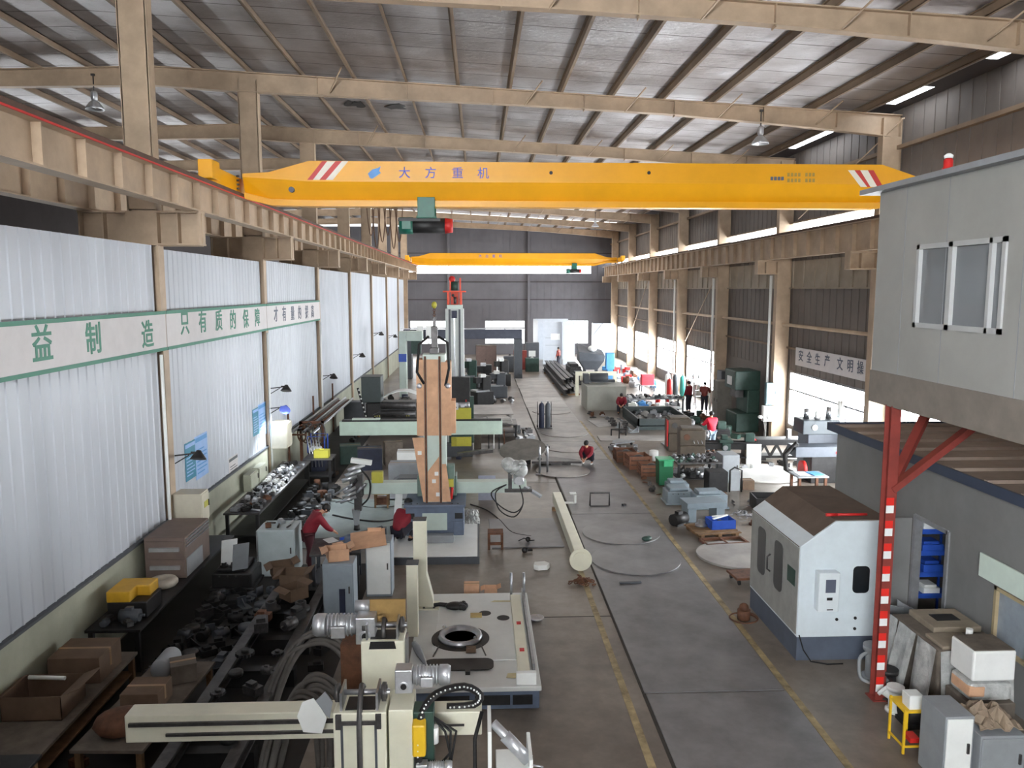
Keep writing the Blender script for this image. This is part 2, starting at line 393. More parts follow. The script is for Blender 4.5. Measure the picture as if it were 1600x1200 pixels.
def roof(y0, y1):
    global k
    for x0, x1 in ((-24.2, -10), (-10, 13.0)):
        struct('ceiling' + ('' if k == 0 else '.%03d' % k), sheet(x0, x1, y0, y1), foil); k += 1
for a, b in LIGHTS:
    roof(edge, a); edge = b
    o = struct('ceiling.%03d' % (60 + k), sheet(-10, 12.4, a, b), skyl); o['label'] = 'translucent roof light strip'
    struct('ceiling.%03d' % (90 + k), sheet(-24.2, -10, a, b), skyl if a > 40 else foil)
    struct('ceiling.%03d' % (120 + k), sheet(12.4, 13.0, a, b), foil)
roof(edge, YB + 0.5)
eave = mat('eave daylight', (0.86, 0.92, 1.0), 0.5, emit=9.0)
cuts = [(19.0, 20.6), (23.4, 25.6), (29.0, 33.6), (37.6, 41.2), (45.5, 50)]
e = YF; k = 0
for a, b in cuts + [(YB + 0.5, 0)]:
    struct('trim_%d' % (40 + k), sheet(13.0, 14.0, e, a), darkw); k += 1
    if b:
        struct('trim_%d' % (40 + k), sheet(13.3, 14.0, a, b), darkw); k += 1
        struct('window_%d' % (40 + k), sheet(13.0, 13.3, a, b), eave)
    e = b
# --- right wall
glass = mat('overcast daylight in window', (0.93, 0.97, 1.0), 0.4, emit=SIDE_GLOW)
cglass = mat('overcast daylight in high strip', (0.93, 0.97, 1.0), 0.4, emit=CLERE_GLOW)
bglass = mat('overcast daylight in end wall', (0.95, 0.98, 1.0), 0.4, emit=BACK_GLOW)
SILL, HEAD = 0.75, 3.1
wins = [(BAY * i + 1.0, BAY * i + 8.2) for i in (0, 1, 2, 3, 5, 6, 7, 8)]
struct('wall_right', MB().bb(XR, XR + 0.25, YF, YB, 0, SILL), brownw)
e = YF; mb = MB()
for a, b in wins: mb.bb(XR, XR + 0.12, e, a, SILL, HEAD); e = b
mb.bb(XR, XR + 0.12, e, YB, SILL, HEAD)
struct('wall_right.001', mb, brownw)
def ribs(x, y0, y1, z0, z1, d=0.02, step=0.6):
    mb = MB().bb(x + d, x + 0.12, y0, y1, z0, z1); y = y0 + 0.1
    while y < y1 - 0.1: mb.bb(x, x + d + 0.01, y, y + 0.1, z0, z1); y += step
    return mb
struct('wall_right.002', ribs(XR, YF, YB, HEAD, 9.0), brownw)
struct('wall_right.003', ribs(XR, YF, YB, 9.52, 12.62), brownw)
struct('trim_61', MB().bb(XR - 0.18, XR, YF, YB, 11.2, 11.32), beige_d)
struct('trim_62', MB().bb(XR - 0.2, XR, YF, YB, 9.5, 9.56).bb(XR - 0.2, XR, YF, YB, 8.96, 9.02), beige_d)
struct('trim_63', MB().cyl((13.45, 4, 5.16), (13.45, 78, 5.16), 0.07), beige)
struct('trim_64', MB().bb(XR - 0.12, XR, YF, YB, 4.1, 4.18), beige_d)
lite = mat('light beige cladding', S(150, 138, 122), 0.6, 0, 0.15, 0.8)
for i in range(1, 9):   # lighter cladding band under the runway, one stretch per bay
    struct('trim_%d' % (70 + i), ribs(XR - 0.12, BAY * i + 0.3, BAY * (i + 1) - 0.3, 6.75, 7.9, 0.05, 1.1).bb(XR - 0.16, XR, BAY * i + 0.3, BAY * (i + 1) - 0.3, 6.72, 6.78), lite)
struct('window_20', MB().bb(XR + 0.05, XR + 0.09, 8, YB - 0.3, 9.02, 9.52), cglass)
struct('wall_right.004', MB().bb(XR, XR + 0.12, YF, 8, 9.0, 9.54), brownw)
frm = mat('grey window frame', S(120, 120, 122), 0.5, 0, 0.05)
for q, (a, b) in enumerate(wins):
    f = MB(); x0, x1 = XR - 0.03, XR + 0.08
    for z in (SILL, HEAD): f.bb(x0, x1, a, b, z - 0.04, z + 0.04)
    f.bb(x0, x1, a, b, 2.3, 2.37)
    for t in range(5):
        y = a + (b - a) * t / 4; f.bb(x0, x1, y - 0.035, y + 0.035, SILL, HEAD if t in (0, 4) else 2.35)
    o = struct('window_%d' % (q + 1), f, frm)
    MB().bb(XR + 0.05, XR + 0.07, a, b, SILL, HEAD).build('pane', glass, o)
for y0, y1, z0, z1 in ((42.0, 50.5, 3.4, 8.9), (25, 33, 9.6, 12), (60, 68, 3.4, 8.9)):
    struct('trim_%d' % (80 + int(y0)), MB().cyl((13.3, y0, z1), (13.3, y1, z0), 0.02), beige)
# --- end wall
struct('wall_back', MB().bb(-24, 14, YB, YB + 0.2, 0, 1.1), greyw)
bw = [(-7.0, -3.2), (0.7, 4.8), (7.2, 11.4)]; mb = MB(); e = -24
for a, b in bw: mb.bb(e, a, YB, YB + 0.12, 1.1, 3.5); e = b
mb.bb(e, 14, YB, YB + 0.12, 1.1, 3.5)
struct('wall_back.001', mb, greyw)
def backribs(z0, z1, x0=-24.0, x1=14.0):
    mb = MB().bb(x0, x1, YB + 0.04, YB + 0.12, z0, z1); x = x0
    while x < x1: mb.bb(x, x + 0.14, YB, YB + 0.05, z0, z1); x += 0.7
    return mb
struct('wall_back.002', backribs(3.5, 8.3), greyw)
struct('wall_back.003', backribs(9.4, 13.0), greyw)
struct('wall_back.004', backribs(8.3, 9.4, -24, -7.2), greyw)
struct('wall_back.005', backribs(8.3, 9.4, 11.6, 14), greyw)
struct('window_21', MB().bb(-7.2, 11.6, YB + 0.05, YB + 0.08, 8.3, 9.4), mat('overcast daylight in end strip', (0.95, 0.98, 1.0), 0.4, emit=CLERE_GLOW * 0.6))
for q, (a, b) in enumerate(bw):
    f = MB()
    for z in (1.1, 2.75, 3.5): f.bb(a, b, YB - 0.03, YB + 0.1, z - 0.04, z + 0.04)
    for t in range(3): f.bb(a + (b - a) * t / 2 - 0.04, a + (b - a) * t / 2 + 0.04, YB - 0.03, YB + 0.1, 1.1, 3.5 if t != 1 else 2.75)
    o = struct('window_%d' % (q + 11), f, frm); MB().bb(a, b, YB + 0.05, YB + 0.07, 1.1, 3.5).build('pane', bglass, o)
for q, x in enumerate((-3.0, 5.2)):
    struct('column.%03d' % (40 + q), MB().bb(x - 0.12, x + 0.12, YB - 0.35, YB - 0.02, 0, 8.3).bb(x - 0.12, x + 0.12, YB - 0.35, YB - 0.02, 9.4, 12.6).bb(x - 0.03, x + 0.03, YB - 0.2, YB - 0.1, 8.3, 9.4), greyw)
for q, z in enumerate((5.6, 7.4, 10.3)): struct('trim_%d' % (90 + q), MB().bb(-24, 14, YB - 0.03, YB, z, z + 0.1), darkw)
struct('wall_front', MB().bb(-24, 14, YF - 0.2, YF, 0, 7.2), brownw)
struct('wall_front.002', MB().bb(-24, -8, YF - 0.2, YF, 7.2, 10.4).bb(0, 14, YF - 0.2, YF, 7.2, 10.4), brownw)
struct('unseen_shade_slab', MB().bb(-24, -1.7, YF, 0.8, 5.0, 5.2).bb(-24, -1.7, 0.7, 0.8, 5.2, 6.2), M['brown cladding'])  # slab and parapet added out of view to shade the lower left
struct('wall_front.001', MB().bb(-24, 14, YF - 0.2, YF, 10.4, 14.0), brownw)
struct('window_23', MB().bb(-8, 0, YF - 0.15, YF - 0.1, 7.2, 10.4), mat('unseen front window glow', (0.95, 0.98, 1.0), 0.4, emit=FRONT_GLOW))  # unseen window, added and sized to light camera-facing surfaces
struct('wall_left.020', MB().bb(-24.2, -24, YF, YB, 0, 13.6), darkw)
struct('window_22', MB().bb(-24.0, -23.95, 30, 80, 5.5, 7.0), cglass)
# --- crane runways
def runway(name, x, side, z0, z1, n0=YF, n1=79.5):
    mb = MB()
    mb.bb(x - 0.012, x + 0.012, n0, n1, z0, z1); mb.bb(x - 0.2, x + 0.2, n0, n1, z1 - 0.03, z1); mb.bb(x - 0.16, x + 0.16, n0, n1, z0, z0 + 0.03)
    y = n0 + 0.6
    while y < n1: mb.bb(x - 0.15, x + 0.15, y - 0.012, y + 0.012, z0 + 0.02, z1 - 0.02); y += 1.24
    o = struct(name, mb, beige)
    MB().bb(x - 0.05, x + 0.05, n0, n1, z1, z1 + 0.12).build('crane_rail', mat('rail rust', S(86, 62, 50), 0.7, 0.1, 0.2, 4), o)
    if side: MB().bb(x + side * 0.2, x + side * 0.23, n0, n1, z1 - 0.03, z1 + 0.08).build('rail_cover', M['rail rust'], o); MB().bb(x + side * 0.235, x + side * 0.26, n0, n1, z1 - 0.045, z1 - 0.015).build('conductor_bar', red, o)
    return o
runway('crane_runway_beam', -6.1, 1, 8.36, 9.0)
runway('crane_runway_beam.001', -8.3, 0, 8.36, 9.0)
runway('crane_runway_beam.002', 12.6, 0, 7.95, 8.9)
# ---------------------------------------------------------------- cranes, lamps, boards, rooms
def loft(mb, secs, m=0):
    n = len(secs[0]); vs = [p for s_ in secs for p in s_]; fs = []
    for q in range(len(secs) - 1):
        for i in range(n):
            j = (i + 1) % n; fs.append((q * n + i, (q + 1) * n + i, (q + 1) * n + j, q * n + j))
    fs.append(tuple(range(n))); k = (len(secs) - 1) * n; fs.append(tuple(range(k + n - 1, k - 1, -1)))
    return mb.add(vs, fs, m)
def crane(label, yc, x0, x1, zr, hoist_x, first):
    """girder along X centred on yc; zr = rail top"""
    t = thing('overhead_crane', label, 'crane', (0, yc, zr), 0, 'yellow overhead travelling cranes')
    def sec(x, zt, zf, zb, w=0.3):   # section points in (y,z)
        return [(x, -w, zt), (x, -w, zf), (x, -0.12, zb + 0.16), (x, -0.2, zb + 0.15), (x, -0.2, zb), (x, 0.2, zb), (x, 0.2, zb + 0.15), (x, 0.12, zb + 0.16), (x, w, zf), (x, w, zt)]
    mb = MB()
    loft(mb, [sec(x0 + 0.25, 0.58, 0.5, -0.02), sec(x0 + 0.9, 0.62, 0.46, -0.18), sec(x0 + 1.9, 0.9, 0.4, -0.2), sec(x1 - 2.2, 0.9, 0.4, -0.2), sec(x1 - 1.1, 0.55, 0.36, 0.05), sec(x1 - 0.2, 0.5, 0.32, 0.1)])
    mb.build('girder', yellowc, t)
    for x in (x0, x1):
        e = MB().bb(x - 0.14, x + 0.14, -1.9, 1.9, 0.12, 0.5).bb(x - 0.16, x + 0.16, -2.3, -1.75, 0.2, 0.62).bb(x - 0.16, x + 0.16, 1.75, 2.3, 0.2, 0.62)
        o = e.build('end_truck', yellowc, t, 0.02)
        for s in (-1.6, 1.6): MB().cyl((x - 0.06, s, 0.17), (x + 0.06, s, 0.17), 0.16, n=18).build('wheel', dsteel, o)
        b = MB()
        for z in (0.2, 0.3, 0.4, 0.5):
            b.cyl((x + (0.14 if x < 0 else -0.14), -0.42, z), (x + (0.2 if x < 0 else -0.2), -0.42, z), 0.025, n=6)
        b.build('bolt', dsteel, o)
    tr = MB()
    for s in (-0.29, 0.29):
        tr.box((hoist_x, s, -0.22), (0.44, 0.05, 0.5))
        for q in (-0.13, 0.13): tr.cyl((hoist_x + q, s * 0.9, -0.05), (hoist_x + q, s * 0.55, -0.05), 0.07)
    tr.box((hoist_x, 0, -0.46), (0.5, 0.62, 0.06))
    o = tr.build('hoist_trolley', hgreen, t, 0.012)
    MB().cyl((hoist_x - 0.62, 0, -0.66), (hoist_x + 0.5, 0, -0.66), 0.19, n=20).bb(hoist_x - 0.72, hoist_x + 0.35, -0.2, 0.2, -0.56, -0.48).build('hoist_drum', black, o)
    MB().cyl((hoist_x - 0.7, 0, -0.66), (hoist_x - 0.36, 0, -0.66), 0.215, n=20).bb(hoist_x - 0.62, hoist_x - 0.4, -0.26, -0.2, -0.76, -0.56).build('hoist_motor', hgreen, o)
    MB().cyl((hoist_x + 0.46, 0, -0.66), (hoist_x + 0.66, 0, -0.66), 0.2, 0.17, n=20).build('end_cover', red, o)
    MB().cyl((hoist_x + 0.3, 0, -0.66), (hoist_x + 0.46, 0, -0.66), 0.12, n=14).build('coupling', letter_b, o)
    return t
cr = crane('yellow single-girder overhead crane with blue lettering spanning the hall near the camera', 20.8, -6.1, 12.6, 8.98, -1.3, True)
# stripes, emblem, lettering and holes on the near face
yf = -0.304
def face(px, py): p = ony(px, py, 20.8 + yf); return (p.x, p.z - 8.98)
cream_w = mat('stripe white', S(236, 228, 214), 0.5, 0, 0.04)
stripe_r = mat('stripe red', S(200, 62, 58), 0.5, 0, 0.05)
for L in ((((503, 252), (511, 252), (489, 281), (480, 281)), stripe_r), (((511, 252), (524, 252), (499, 281), (489, 281)), cream_w), (((524, 252), (534, 252), (509, 281), (499, 281)), stripe_r), (((534, 252), (544, 252), (520, 281), (509, 281)), cream_w),
          (((1325, 266), (1335, 266), (1355, 292), (1345, 292)), cream_w), (((1335, 266), (1344, 266), (1360, 292), (1355, 292)), stripe_r), (((1344, 266), (1356, 266), (1371, 292), (1360, 292)), cream_w), (((1356, 266), (1365, 266), (1380, 292), (1371, 292)), stripe_r)):
    MB().prism([face(*p) for p in L[0]], yf, yf + 0.004).build('warning_stripe', L[1], cr)
for px, ch in ((632, '大'), (673, '方'), (715, '重'), (755, '机')):
    x, z = face(px, 271 + (px - 632) * 0.006); text(ch, 0.3, letter_b, cr, (x, yf - 0.002, z), (PI / 2, 0, 0))
x, z = face(585, 270)
em = MB().prism([(x - 0.16, z - 0.02), (x - 0.05, z + 0.08), (x + 0.1, z + 0.12), (x + 0.16, z + 0.16), (x + 0.12, z + 0.04), (x + 0.16, z), (x + 0.08, z - 0.06), (x - 0.06, z - 0.15), (x - 0.12, z - 0.12)], yf - 0.004, yf)
em.build('emblem', lblue, cr)
hb = MB()
for px in (861, 1014):
    x, z = face(px, 270); hb.cyl((x, yf - 0.004, z), (x, yf + 0.01, z), 0.045)
hb.build('bolt_hole', black, cr)
x, z = face(455, 296); MB().cyl((x, yf + 0.1, z), (x, yf - 0.0, z), 0.07).build('round_plate', letter_d, cr)
rb = MB(); gb = MB()
for q in range(4): x, z = face(1206 + 5.5 * q, 279); rb.bb(x - 0.035, x + 0.035, yf - 0.004, yf, z - 0.045, z + 0.045)
for r in range(2):
    for q in range(8):
        if q == 4: continue
        x, z = face(1232 + 5.6 * q, 273 + 9 * r); gb.bb(x - 0.03, x + 0.03, yf - 0.004, yf, z - 0.045, z + 0.045)
rb.build('stencil_marks', letter_d, cr); gb.build('stencil_marks', mat('faint stencil', S(170, 140, 70), 0.6, 0, 0.1), cr)
cr2 = crane('second yellow overhead crane, far off against the bright strip of the end wall', 71.5, -6.1, 12.6, 8.98, 8.6, False)
for q, ch in enumerate('大方重机'): text(ch, 0.3, letter_b, cr2, (0.2 + q * 0.6, yf - 0.002, 0.62), (PI / 2, 0, 0))
# looping supply cable
t = thing('festoon_cable', 'brown power cable hanging in loops from an arm on a far left column', 'cable', (-6.9, 43.3, 11.25))
MB().bar((0, 0, 0), (3.2, 0, 0), 0.06).bar((0, 0, 0.5), (1.6, 0, 0.0), 0.04).build('support_arm', beige_d, t)
for q in range(6):
    MB().tube([(1.0 + 0.3 * q + 0.42 * k / 10, -0.05, -(1.7 + 0.35 * (q * 2 % 3)) * (1 - (k / 5 - 1) ** 2)) for k in range(11)], 0.03).build('cable_loop', mat('brown cable', S(110, 84, 66), 0.7, 0, 0.1), t)
# high bay lamps
def lamp(p, drop, label):
    t = thing('high_bay_lamp', label, 'lamp', p, 0, 'high bay lamps under the rafters')
    MB().cyl((0, 0, drop), (0, 0, 0.42), 0.018).bb(-0.05, 0.05, -0.05, 0.05, drop - 0.06, drop).build('rod', dsteel, t)
    MB().lathe([(0.05, 0.44), (0.1, 0.4), (0.1, 0.2), (0.07, 0.14)]).build('ballast_housing', alu, t)
    MB().lathe([(0.07, 0.15), (0.14, 0.1), (0.26, -0.06), (0.28, -0.12), (0.26, -0.12), (0.13, 0.07), (0.06, 0.12)], n=24).build('shade', alu, t)
    MB().ball((0, 0, 0.0), 0.07, sz=1.4).build('bulb', white, t)
for p, lab in ((ony(148, 165, 26.0), 'bell-shaped lamp hanging from a rafter above the left runway'), (ony(1188, 219, 26.0), 'bell-shaped lamp under the third rafter, just above the right half of the near crane'), (ony(930, 352, 60.75), 'small dark lamp on a rod, hanging far off under the bright roof lights')):
    lamp(p, max(0.6, min(1.1, 0.95)), lab)
# --- boards along the left partition
def lx(px, py): return onx(px, py, XL + 0.17)
bnd = [(YF + 6, 17.75, '', ((68, 541, '益', 0.62), (148, 532, '制', 0.6), (232, 525, '造', 0.6)), 'first long sign board on the left wall, with three large spaced green characters'),
       (17.8, 26.1, '', ((290, 507, '只', 0.58), (318, 505, '有', 0.58), (343, 503, '质', 0.58), (365, 502, '的', 0.58), (385, 500, '保', 0.58), (403, 498, '障', 0.58)), 'second sign board on the left wall, with six green characters between two posts'),
       (26.15, 34.8, '', ((432, 493, '才', 0.55), (445, 492, '有', 0.55), (458, 491, '量', 0.55), (469, 490, '的', 0.55), (480, 489, '提', 0.55), (489, 488, '高', 0.55)), 'third sign board on the left wall, farthest along, with faint grey-green characters')]
for y0, y1, _, chars, lab in bnd:
    t = thing('sign_board', lab, 'sign', (XL + 0.1, (y0 + y1) / 2, 5.8), 0, 'slogan boards on the left partition')
    h = (y1 - y0) / 2
    MB().bb(0, 0.05, -h, h, -0.42, 0.42).build('panel', pale, t)
    MB().bb(0, 0.06, -h, h, 0.36, 0.43).bb(0, 0.06, -h, h, -0.43, -0.36).build('border', letter_g, t)
    for px, py, ch, sz in chars:
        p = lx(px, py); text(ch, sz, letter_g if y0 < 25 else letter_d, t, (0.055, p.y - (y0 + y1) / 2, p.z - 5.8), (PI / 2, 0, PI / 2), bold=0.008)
t = thing('sign_board', 'white safety slogan board above the large window on the right wall', 'sign', (13.6, 30.1, 3.86))
MB().bb(-0.03, 0.03, -3.2, 3.25, -0.38, 0.38).build('panel', pale, t)
for px, py, ch in ((1251, 557, '安'), (1264, 560, '全'), (1277, 563, '生'), (1292, 565, '产'), (1312, 570, '文'), (1328, 573, '明'), (1344, 576, '操')):
    p = onx(px, py, 13.56); text(ch, 0.5, letter_d, t, (-0.035, p.y - 30.1, p.z - 3.86), (PI / 2, 0, -PI / 2), bold=0.005)
# --- raised cabin on red posts
cab = mat('cabin panel', S(156, 156, 152), 0.6, 0, 0.08, 0.6)
t = thing('raised_cabin', 'grey sandwich-panel cabin raised on red steel posts above the storeroom', 'cabin', (6.5, 8, 4.88))
b = MB(); y0, y1 = -7.0, 4.82
wy0, wy1, wz0, wz1 = 9.6 - 8, 11.6 - 8, 6.14 - 4.88, 7.35 - 4.88
for a, c, d, e in ((y0, wy0, 0.5, 3.36), (wy1, y1, 0.5, 3.36), (wy0, wy1, 0.5, wz0), (wy0, wy1, wz1, 3.36)): b.bb(0, 0.09, a, c, d, e)
b.bb(0.09, 5.5, y1 - 0.09, y1, 0.5, 3.36); b.bb(0.09, 5.5, y0, y0 + 0.09, 0.5, 3.36); b.bb(5.42, 5.5, y0 + 0.09, y1 - 0.09, 0.5, 3.36)
b.build('wall_panel', cab, t)
for yy in (4.0, 2.9, 1.3, 0.1, -1.1): MB().bb(-0.003, 0, yy - 0.006, yy + 0.006, 0.5, 3.36).build('panel_joint', greyp, t)
MB().bb(-0.02, 5.5, y0, y1, -0.02, 0.5).build('floor_beam', mat('cabin floor beam', S(128, 120, 112), 0.7, 0, 0.1), t)
MB().bb(-0.18, 5.6, y0, y1 + 0.35, 3.36, 3.44).build('roof_panel', greyp, t)
wf = MB()
for a, c, d, e in ((wy0, wy0 + 0.07, wz0, wz1), (wy1 - 0.07, wy1, wz0, wz1), (wy0, wy1, wz0, wz0 + 0.07), (wy0, wy1, wz1 - 0.07, wz1), ((wy0 + wy1) / 2 + 0.1, (wy0 + wy1) / 2 + 0.2, wz0, wz1), (wy0 + 0.26, wy0 + 0.32, wz0, wz1)): wf.bb(-0.03, 0.1, a, c, d, e)
o = wf.build('window_frame', mat('cabin window frame', S(176, 178, 178), 0.45, 0, 0.04), t)
gl = bpy.data.materials.new('cabin glass'); gl.use_nodes = True
pb = gl.node_tree.nodes['Principled BSDF']; pb.inputs['Base Color'].default_value = (0.75, 0.8, 0.8, 1); pb.inputs['Roughness'].default_value = 0.02
nt = gl.node_tree; tr = nt.nodes.new('ShaderNodeBsdfTransparent'); tr.inputs[0].default_value = (0.75, 0.8, 0.8, 1); gs = nt.nodes.new('ShaderNodeBsdfGlossy'); gs.inputs['Roughness'].default_value = 0.02
mxs = nt.nodes.new('ShaderNodeMixShader'); fz = nt.nodes.new('ShaderNodeFresnel'); fz.inputs[0].default_value = 1.7
nt.links.new(fz.outputs[0], mxs.inputs[0]); nt.links.new(tr.outputs[0], mxs.inputs[1]); nt.links.new(gs.outputs[0], mxs.inputs[2]); df = nt.nodes.new('ShaderNodeBsdfDiffuse'); df.inputs[0].default_value = (0.42, 0.44, 0.46, 1); mx2 = nt.nodes.new('ShaderNodeMixShader'); mx2.inputs[0].default_value = 0.4
nt.links.new(mxs.outputs[0], mx2.inputs[1]); nt.links.new(df.outputs[0], mx2.inputs[2]); nt.links.new(mx2.outputs[0], nt.nodes['Material Output'].inputs[0])
MB().bb(0.03, 0.036, wy0 + 0.05, wy1 - 0.05, wz0 + 0.05, wz1 - 0.05).build('pane', gl, o)
for name, yy, zz in (('ceiling_tube', 0.6, 3.1), ):
    MB().cyl((2.5, yy, zz), (2.5, yy + 2.2, zz), 0.06).build('ceiling_tube', mat('unseen cabin tube glow', (1, 1, 0.98), 0.5, emit=30), t)  # unseen tube, added and brightened to lighten the cabin panes
MB().bb(5.38, 5.4, 2.2, 2.7, 1.9, 2.3).build('wall_notice', white, t)
MB().bb(3.6, 4.6, 1.2, 3.6, 0.5, 1.24).bb(2.6, 3.1, 2.2, 2.7, 0.5, 1.5).build('desk', dgrey, t)
rb = MB(); PY = 12.14 - 8
pz = -4.88
rb.bb(-0.03, 0.13, PY - 0.1, PY - 0.085, pz, 0).bb(-0.03, 0.13, PY + 0.085, PY + 0.1, pz, 0).bb(0.04, 0.055, PY - 0.09, PY + 0.09, pz, 0).bb(-0.08, 0.18, PY - 0.14, PY + 0.14, pz, pz + 0.02)
rb.build('post', redox, t)
post_rows = [742, 787, 815, 832, 850, 878]
br = mat('bright red band', S(222, 44, 36), 0.45, 0, 0.05)
for k in range(9):
    z = 0.16 + 0.375 * k
    if z > 3.3: break
    MB().bb(-0.034, 0.09, PY - 0.107, PY - 0.1, pz + z, pz + z + 0.125).build('white_band', white, t); MB().bb(-0.034, 0.09, PY - 0.107, PY - 0.1, pz + z + 0.125, pz + z + 0.25).build('red_band', br, t)
bb_ = MB(); bb_.bar((0.06, PY - 0.05, -1.35), (1.75, PY - 0.05, 0.0), 0.16, 0.1); bb_.bar((0.1, PY + 0.05, -1.35), (1.2, PY + 0.85, 0.0), 0.14, 0.1)
bb_.build('brace', redox, t)
rb2 = MB().bb(-0.03, 0.13, -6.6, -6.4, pz, 0); rb2.build('post', redox, t)
t2 = thing('alarm_lamp', 'small red alarm lamp standing on the edge of the raised cabin roof', 'lamp', (6.45, 10.9, 8.32))
MB().lathe([(0.07, 0), (0.075, 0.03), (0.06, 0.04), (0.06, 0.13), (0.045, 0.16)]).build('lens', red, t2)
MB().lathe([(0.065, -0.0), (0.075, 0.0)]).lathe([(0.055, 0.16), (0.06, 0.2), (0.02, 0.23)]).build('cap', white, t2)
# --- storeroom under the cabin
stw = mat('storeroom panel', S(128, 128, 128), 0.65, 0, 0.1, 0.7)
t = thing('storeroom', 'grey panel storeroom with a flat ribbed roof beneath the raised cabin', 'storeroom', (8.5, 12, 0))
b = MB(); dy0, dy1 = 13.6 - 12, 14.7 - 12; vy0, vy1 = 10.6 - 12, 12.25 - 12
for a, c, d, e in ((-6, vy0, 0, 3.4), (vy0, vy1, 0, 0.85), (vy0, vy1, 1.85, 3.4), (vy1, dy0, 0, 3.4), (dy0, dy1, 2.3, 3.4), (dy1, 6.2, 0, 3.4)): b.bb(0, 0.08, a, c, d, e)
b.bb(0.08, 4.9, 6.12, 6.2, 0, 3.4).bb(0.08, 4.9, -6, -5.92, 0, 3.4).bb(4.82, 4.9, -5.9, 6.1, 0, 3.4)
b.build('wall_panel', stw, t)
r = MB().bb(-0.12, 5.0, -6, 6.4, 3.42, 3.5)
for k in range(14): r.bb(-0.1, 4.98, -5.8 + 0.9 * k, -5.72 + 0.9 * k, 3.5, 3.56)
r.build('roof_sheet', mat('dusty roof sheet', S(150, 134, 122), 0.8, 0, 0.15, 1), t)
MB().bb(-0.15, -0.1, -6, 6.45, 3.36, 3.54).bb(-0.15, 5, 6.4, 6.45, 3.36, 3.54).build('roof_edge', mat('dark blue edging', S(58, 68, 88), 0.5, 0, 0.1), t)
dfm = MB()
for a, c, d, e in ((dy0 - 0.04, dy0 + 0.05, 0, 2.34), (dy1 - 0.05, dy1 + 0.04, 0, 2.34), (dy0, dy1, 2.28, 2.36)): dfm.bb(-0.03, 0.12, a, c, d, e)
dfm.build('door_frame', alu, t)
dl = MB().box((-0.55, dy1 + 0.05, 1.14), (1.0, 0.04, 2.26), 0); o = dl.build('door', stw, t)
MB().bb(-0.95, -0.88, dy1 + 0.0, dy1 + 0.1, 1.0, 1.06).build('handle', alu, o)
vf = MB()
for a, c, d, e in ((vy0, vy0 + 0.06, 0.85, 1.85), (vy1 - 0.06, vy1, 0.85, 1.85), (vy0, vy1, 0.85, 0.91), (vy0, vy1, 1.79, 1.85), (-0.62, -0.56, 0.85, 1.85)): vf.bb(-0.02, 0.1, a, c, d, e)
o = vf.build('window_frame', mat('beige window frame', S(176, 160, 128), 0.5, 0, 0.08), t)
MB().bb(0.04, 0.05, vy0, vy1, 0.85, 1.85).build('pane', mat('frosted pane', S(150, 160, 170), 0.25, 0, 0.1), o)
MB().bb(-0.02, 0, 15.3 - 12, 15.6 - 12, 1.6, 1.72).build('door_plate', letter_d, t)
tag(MB().bb(-0.03, 0, -1.0, 1.0, -0.2, 0.2).build('sign_board', mat('white green board', S(214, 230, 220), 0.5, 0, 0.04), None, 0, (8.46, 11.6, 2.1)), 'blank pale green sign board on the storeroom wall above its window', 'sign')
# blue shelves seen through the storeroom door
SX, SY = 9.1, 15.45
t = thing('storage_rack', 'blue storage rack standing inside the storeroom doorway', 'shelf', (SX, SY, 0))
SZ = (0.5, 0.95, 1.4, 1.85)
for z in SZ:
    o = MB().bb(-0.5, 0.55, -0.25, 0.25, z - 0.03, z).build('shelf', blue, t); MB().bb(-0.5, 0.55, -0.27, -0.25, z - 0.06, z + 0.04).build('shelf_lip', blue, o)
for x in (-0.49, 0.54):
    for y in (-0.24, 0.24): MB().bb(x - 0.02, x + 0.02, y - 0.02, y + 0.02, 0, 2.3).build('upright', blue, t)
teal = mat('teal card', S(30, 110, 120), 0.6)
for dx, z, w_, h, mm, nm, lab in ((-0.3, 0.5, 0.3, 0.22, dgrey, 'tool_case', 'dark grey case on the lowest shelf of the storeroom rack'), (0.15, 0.5, 0.34, 0.18, white, 'storage_bin', 'whitish bin on the lowest shelf of the storeroom rack'),
        (-0.28, 0.95, 0.32, 0.2, blue, 'storage_bin', 'blue bin at the left of the second shelf of the storeroom rack'), (0.15, 0.95, 0.4, 0.24, blue, 'storage_bin', 'larger blue bin heaped on the second shelf of the storeroom rack'),
        (-0.3, 1.4, 0.26, 0.18, steel, 'metal_tin', 'bright metal tin on the third shelf of the storeroom rack'), (0.12, 1.4, 0.44, 0.2, blue, 'storage_bin', 'blue bin on the third shelf of the storeroom rack'),
        (-0.3, 1.85, 0.24, 0.3, teal, 'folder_box', 'teal folder box on the top shelf of the storeroom rack'), (0.05, 1.85, 0.3, 0.34, white, 'paper_stack', 'white paper stack on the top shelf of the storeroom rack'), (0.36, 1.85, 0.2, 0.2, lblue, 'storage_bin', 'small light blue bin on the top shelf of the storeroom rack')):
    bx = MB().bb(-w_ / 2, w_ / 2, -0.2, 0.2, 0, h * .7).bb(-w_ * .4, w_ * .35, -0.16, 0.15, h * .7, h)
    solo(nm, lab, {'storage_bin': 'box', 'tool_case': 'case', 'metal_tin': 'tin', 'folder_box': 'box', 'paper_stack': 'paper'}[nm], bx, mm, (SX + dx, SY, z + 0.002), bev=0.01)
tl = thing('ceiling_lamp', 'tube lamp on the storeroom ceiling', 'lamp', (9.6, 14.3, 3.3))
MB().bb(-0.06, 0.06, -0.6, 0.6, 0.04, 0.1).build('fitting', white, tl); MB().cyl((0, -0.58, 0.02), (0, 0.58, 0.02), 0.03).build('tube', mat('store tube light', (0.95, 0.98, 1), 0.5, emit=30), tl)
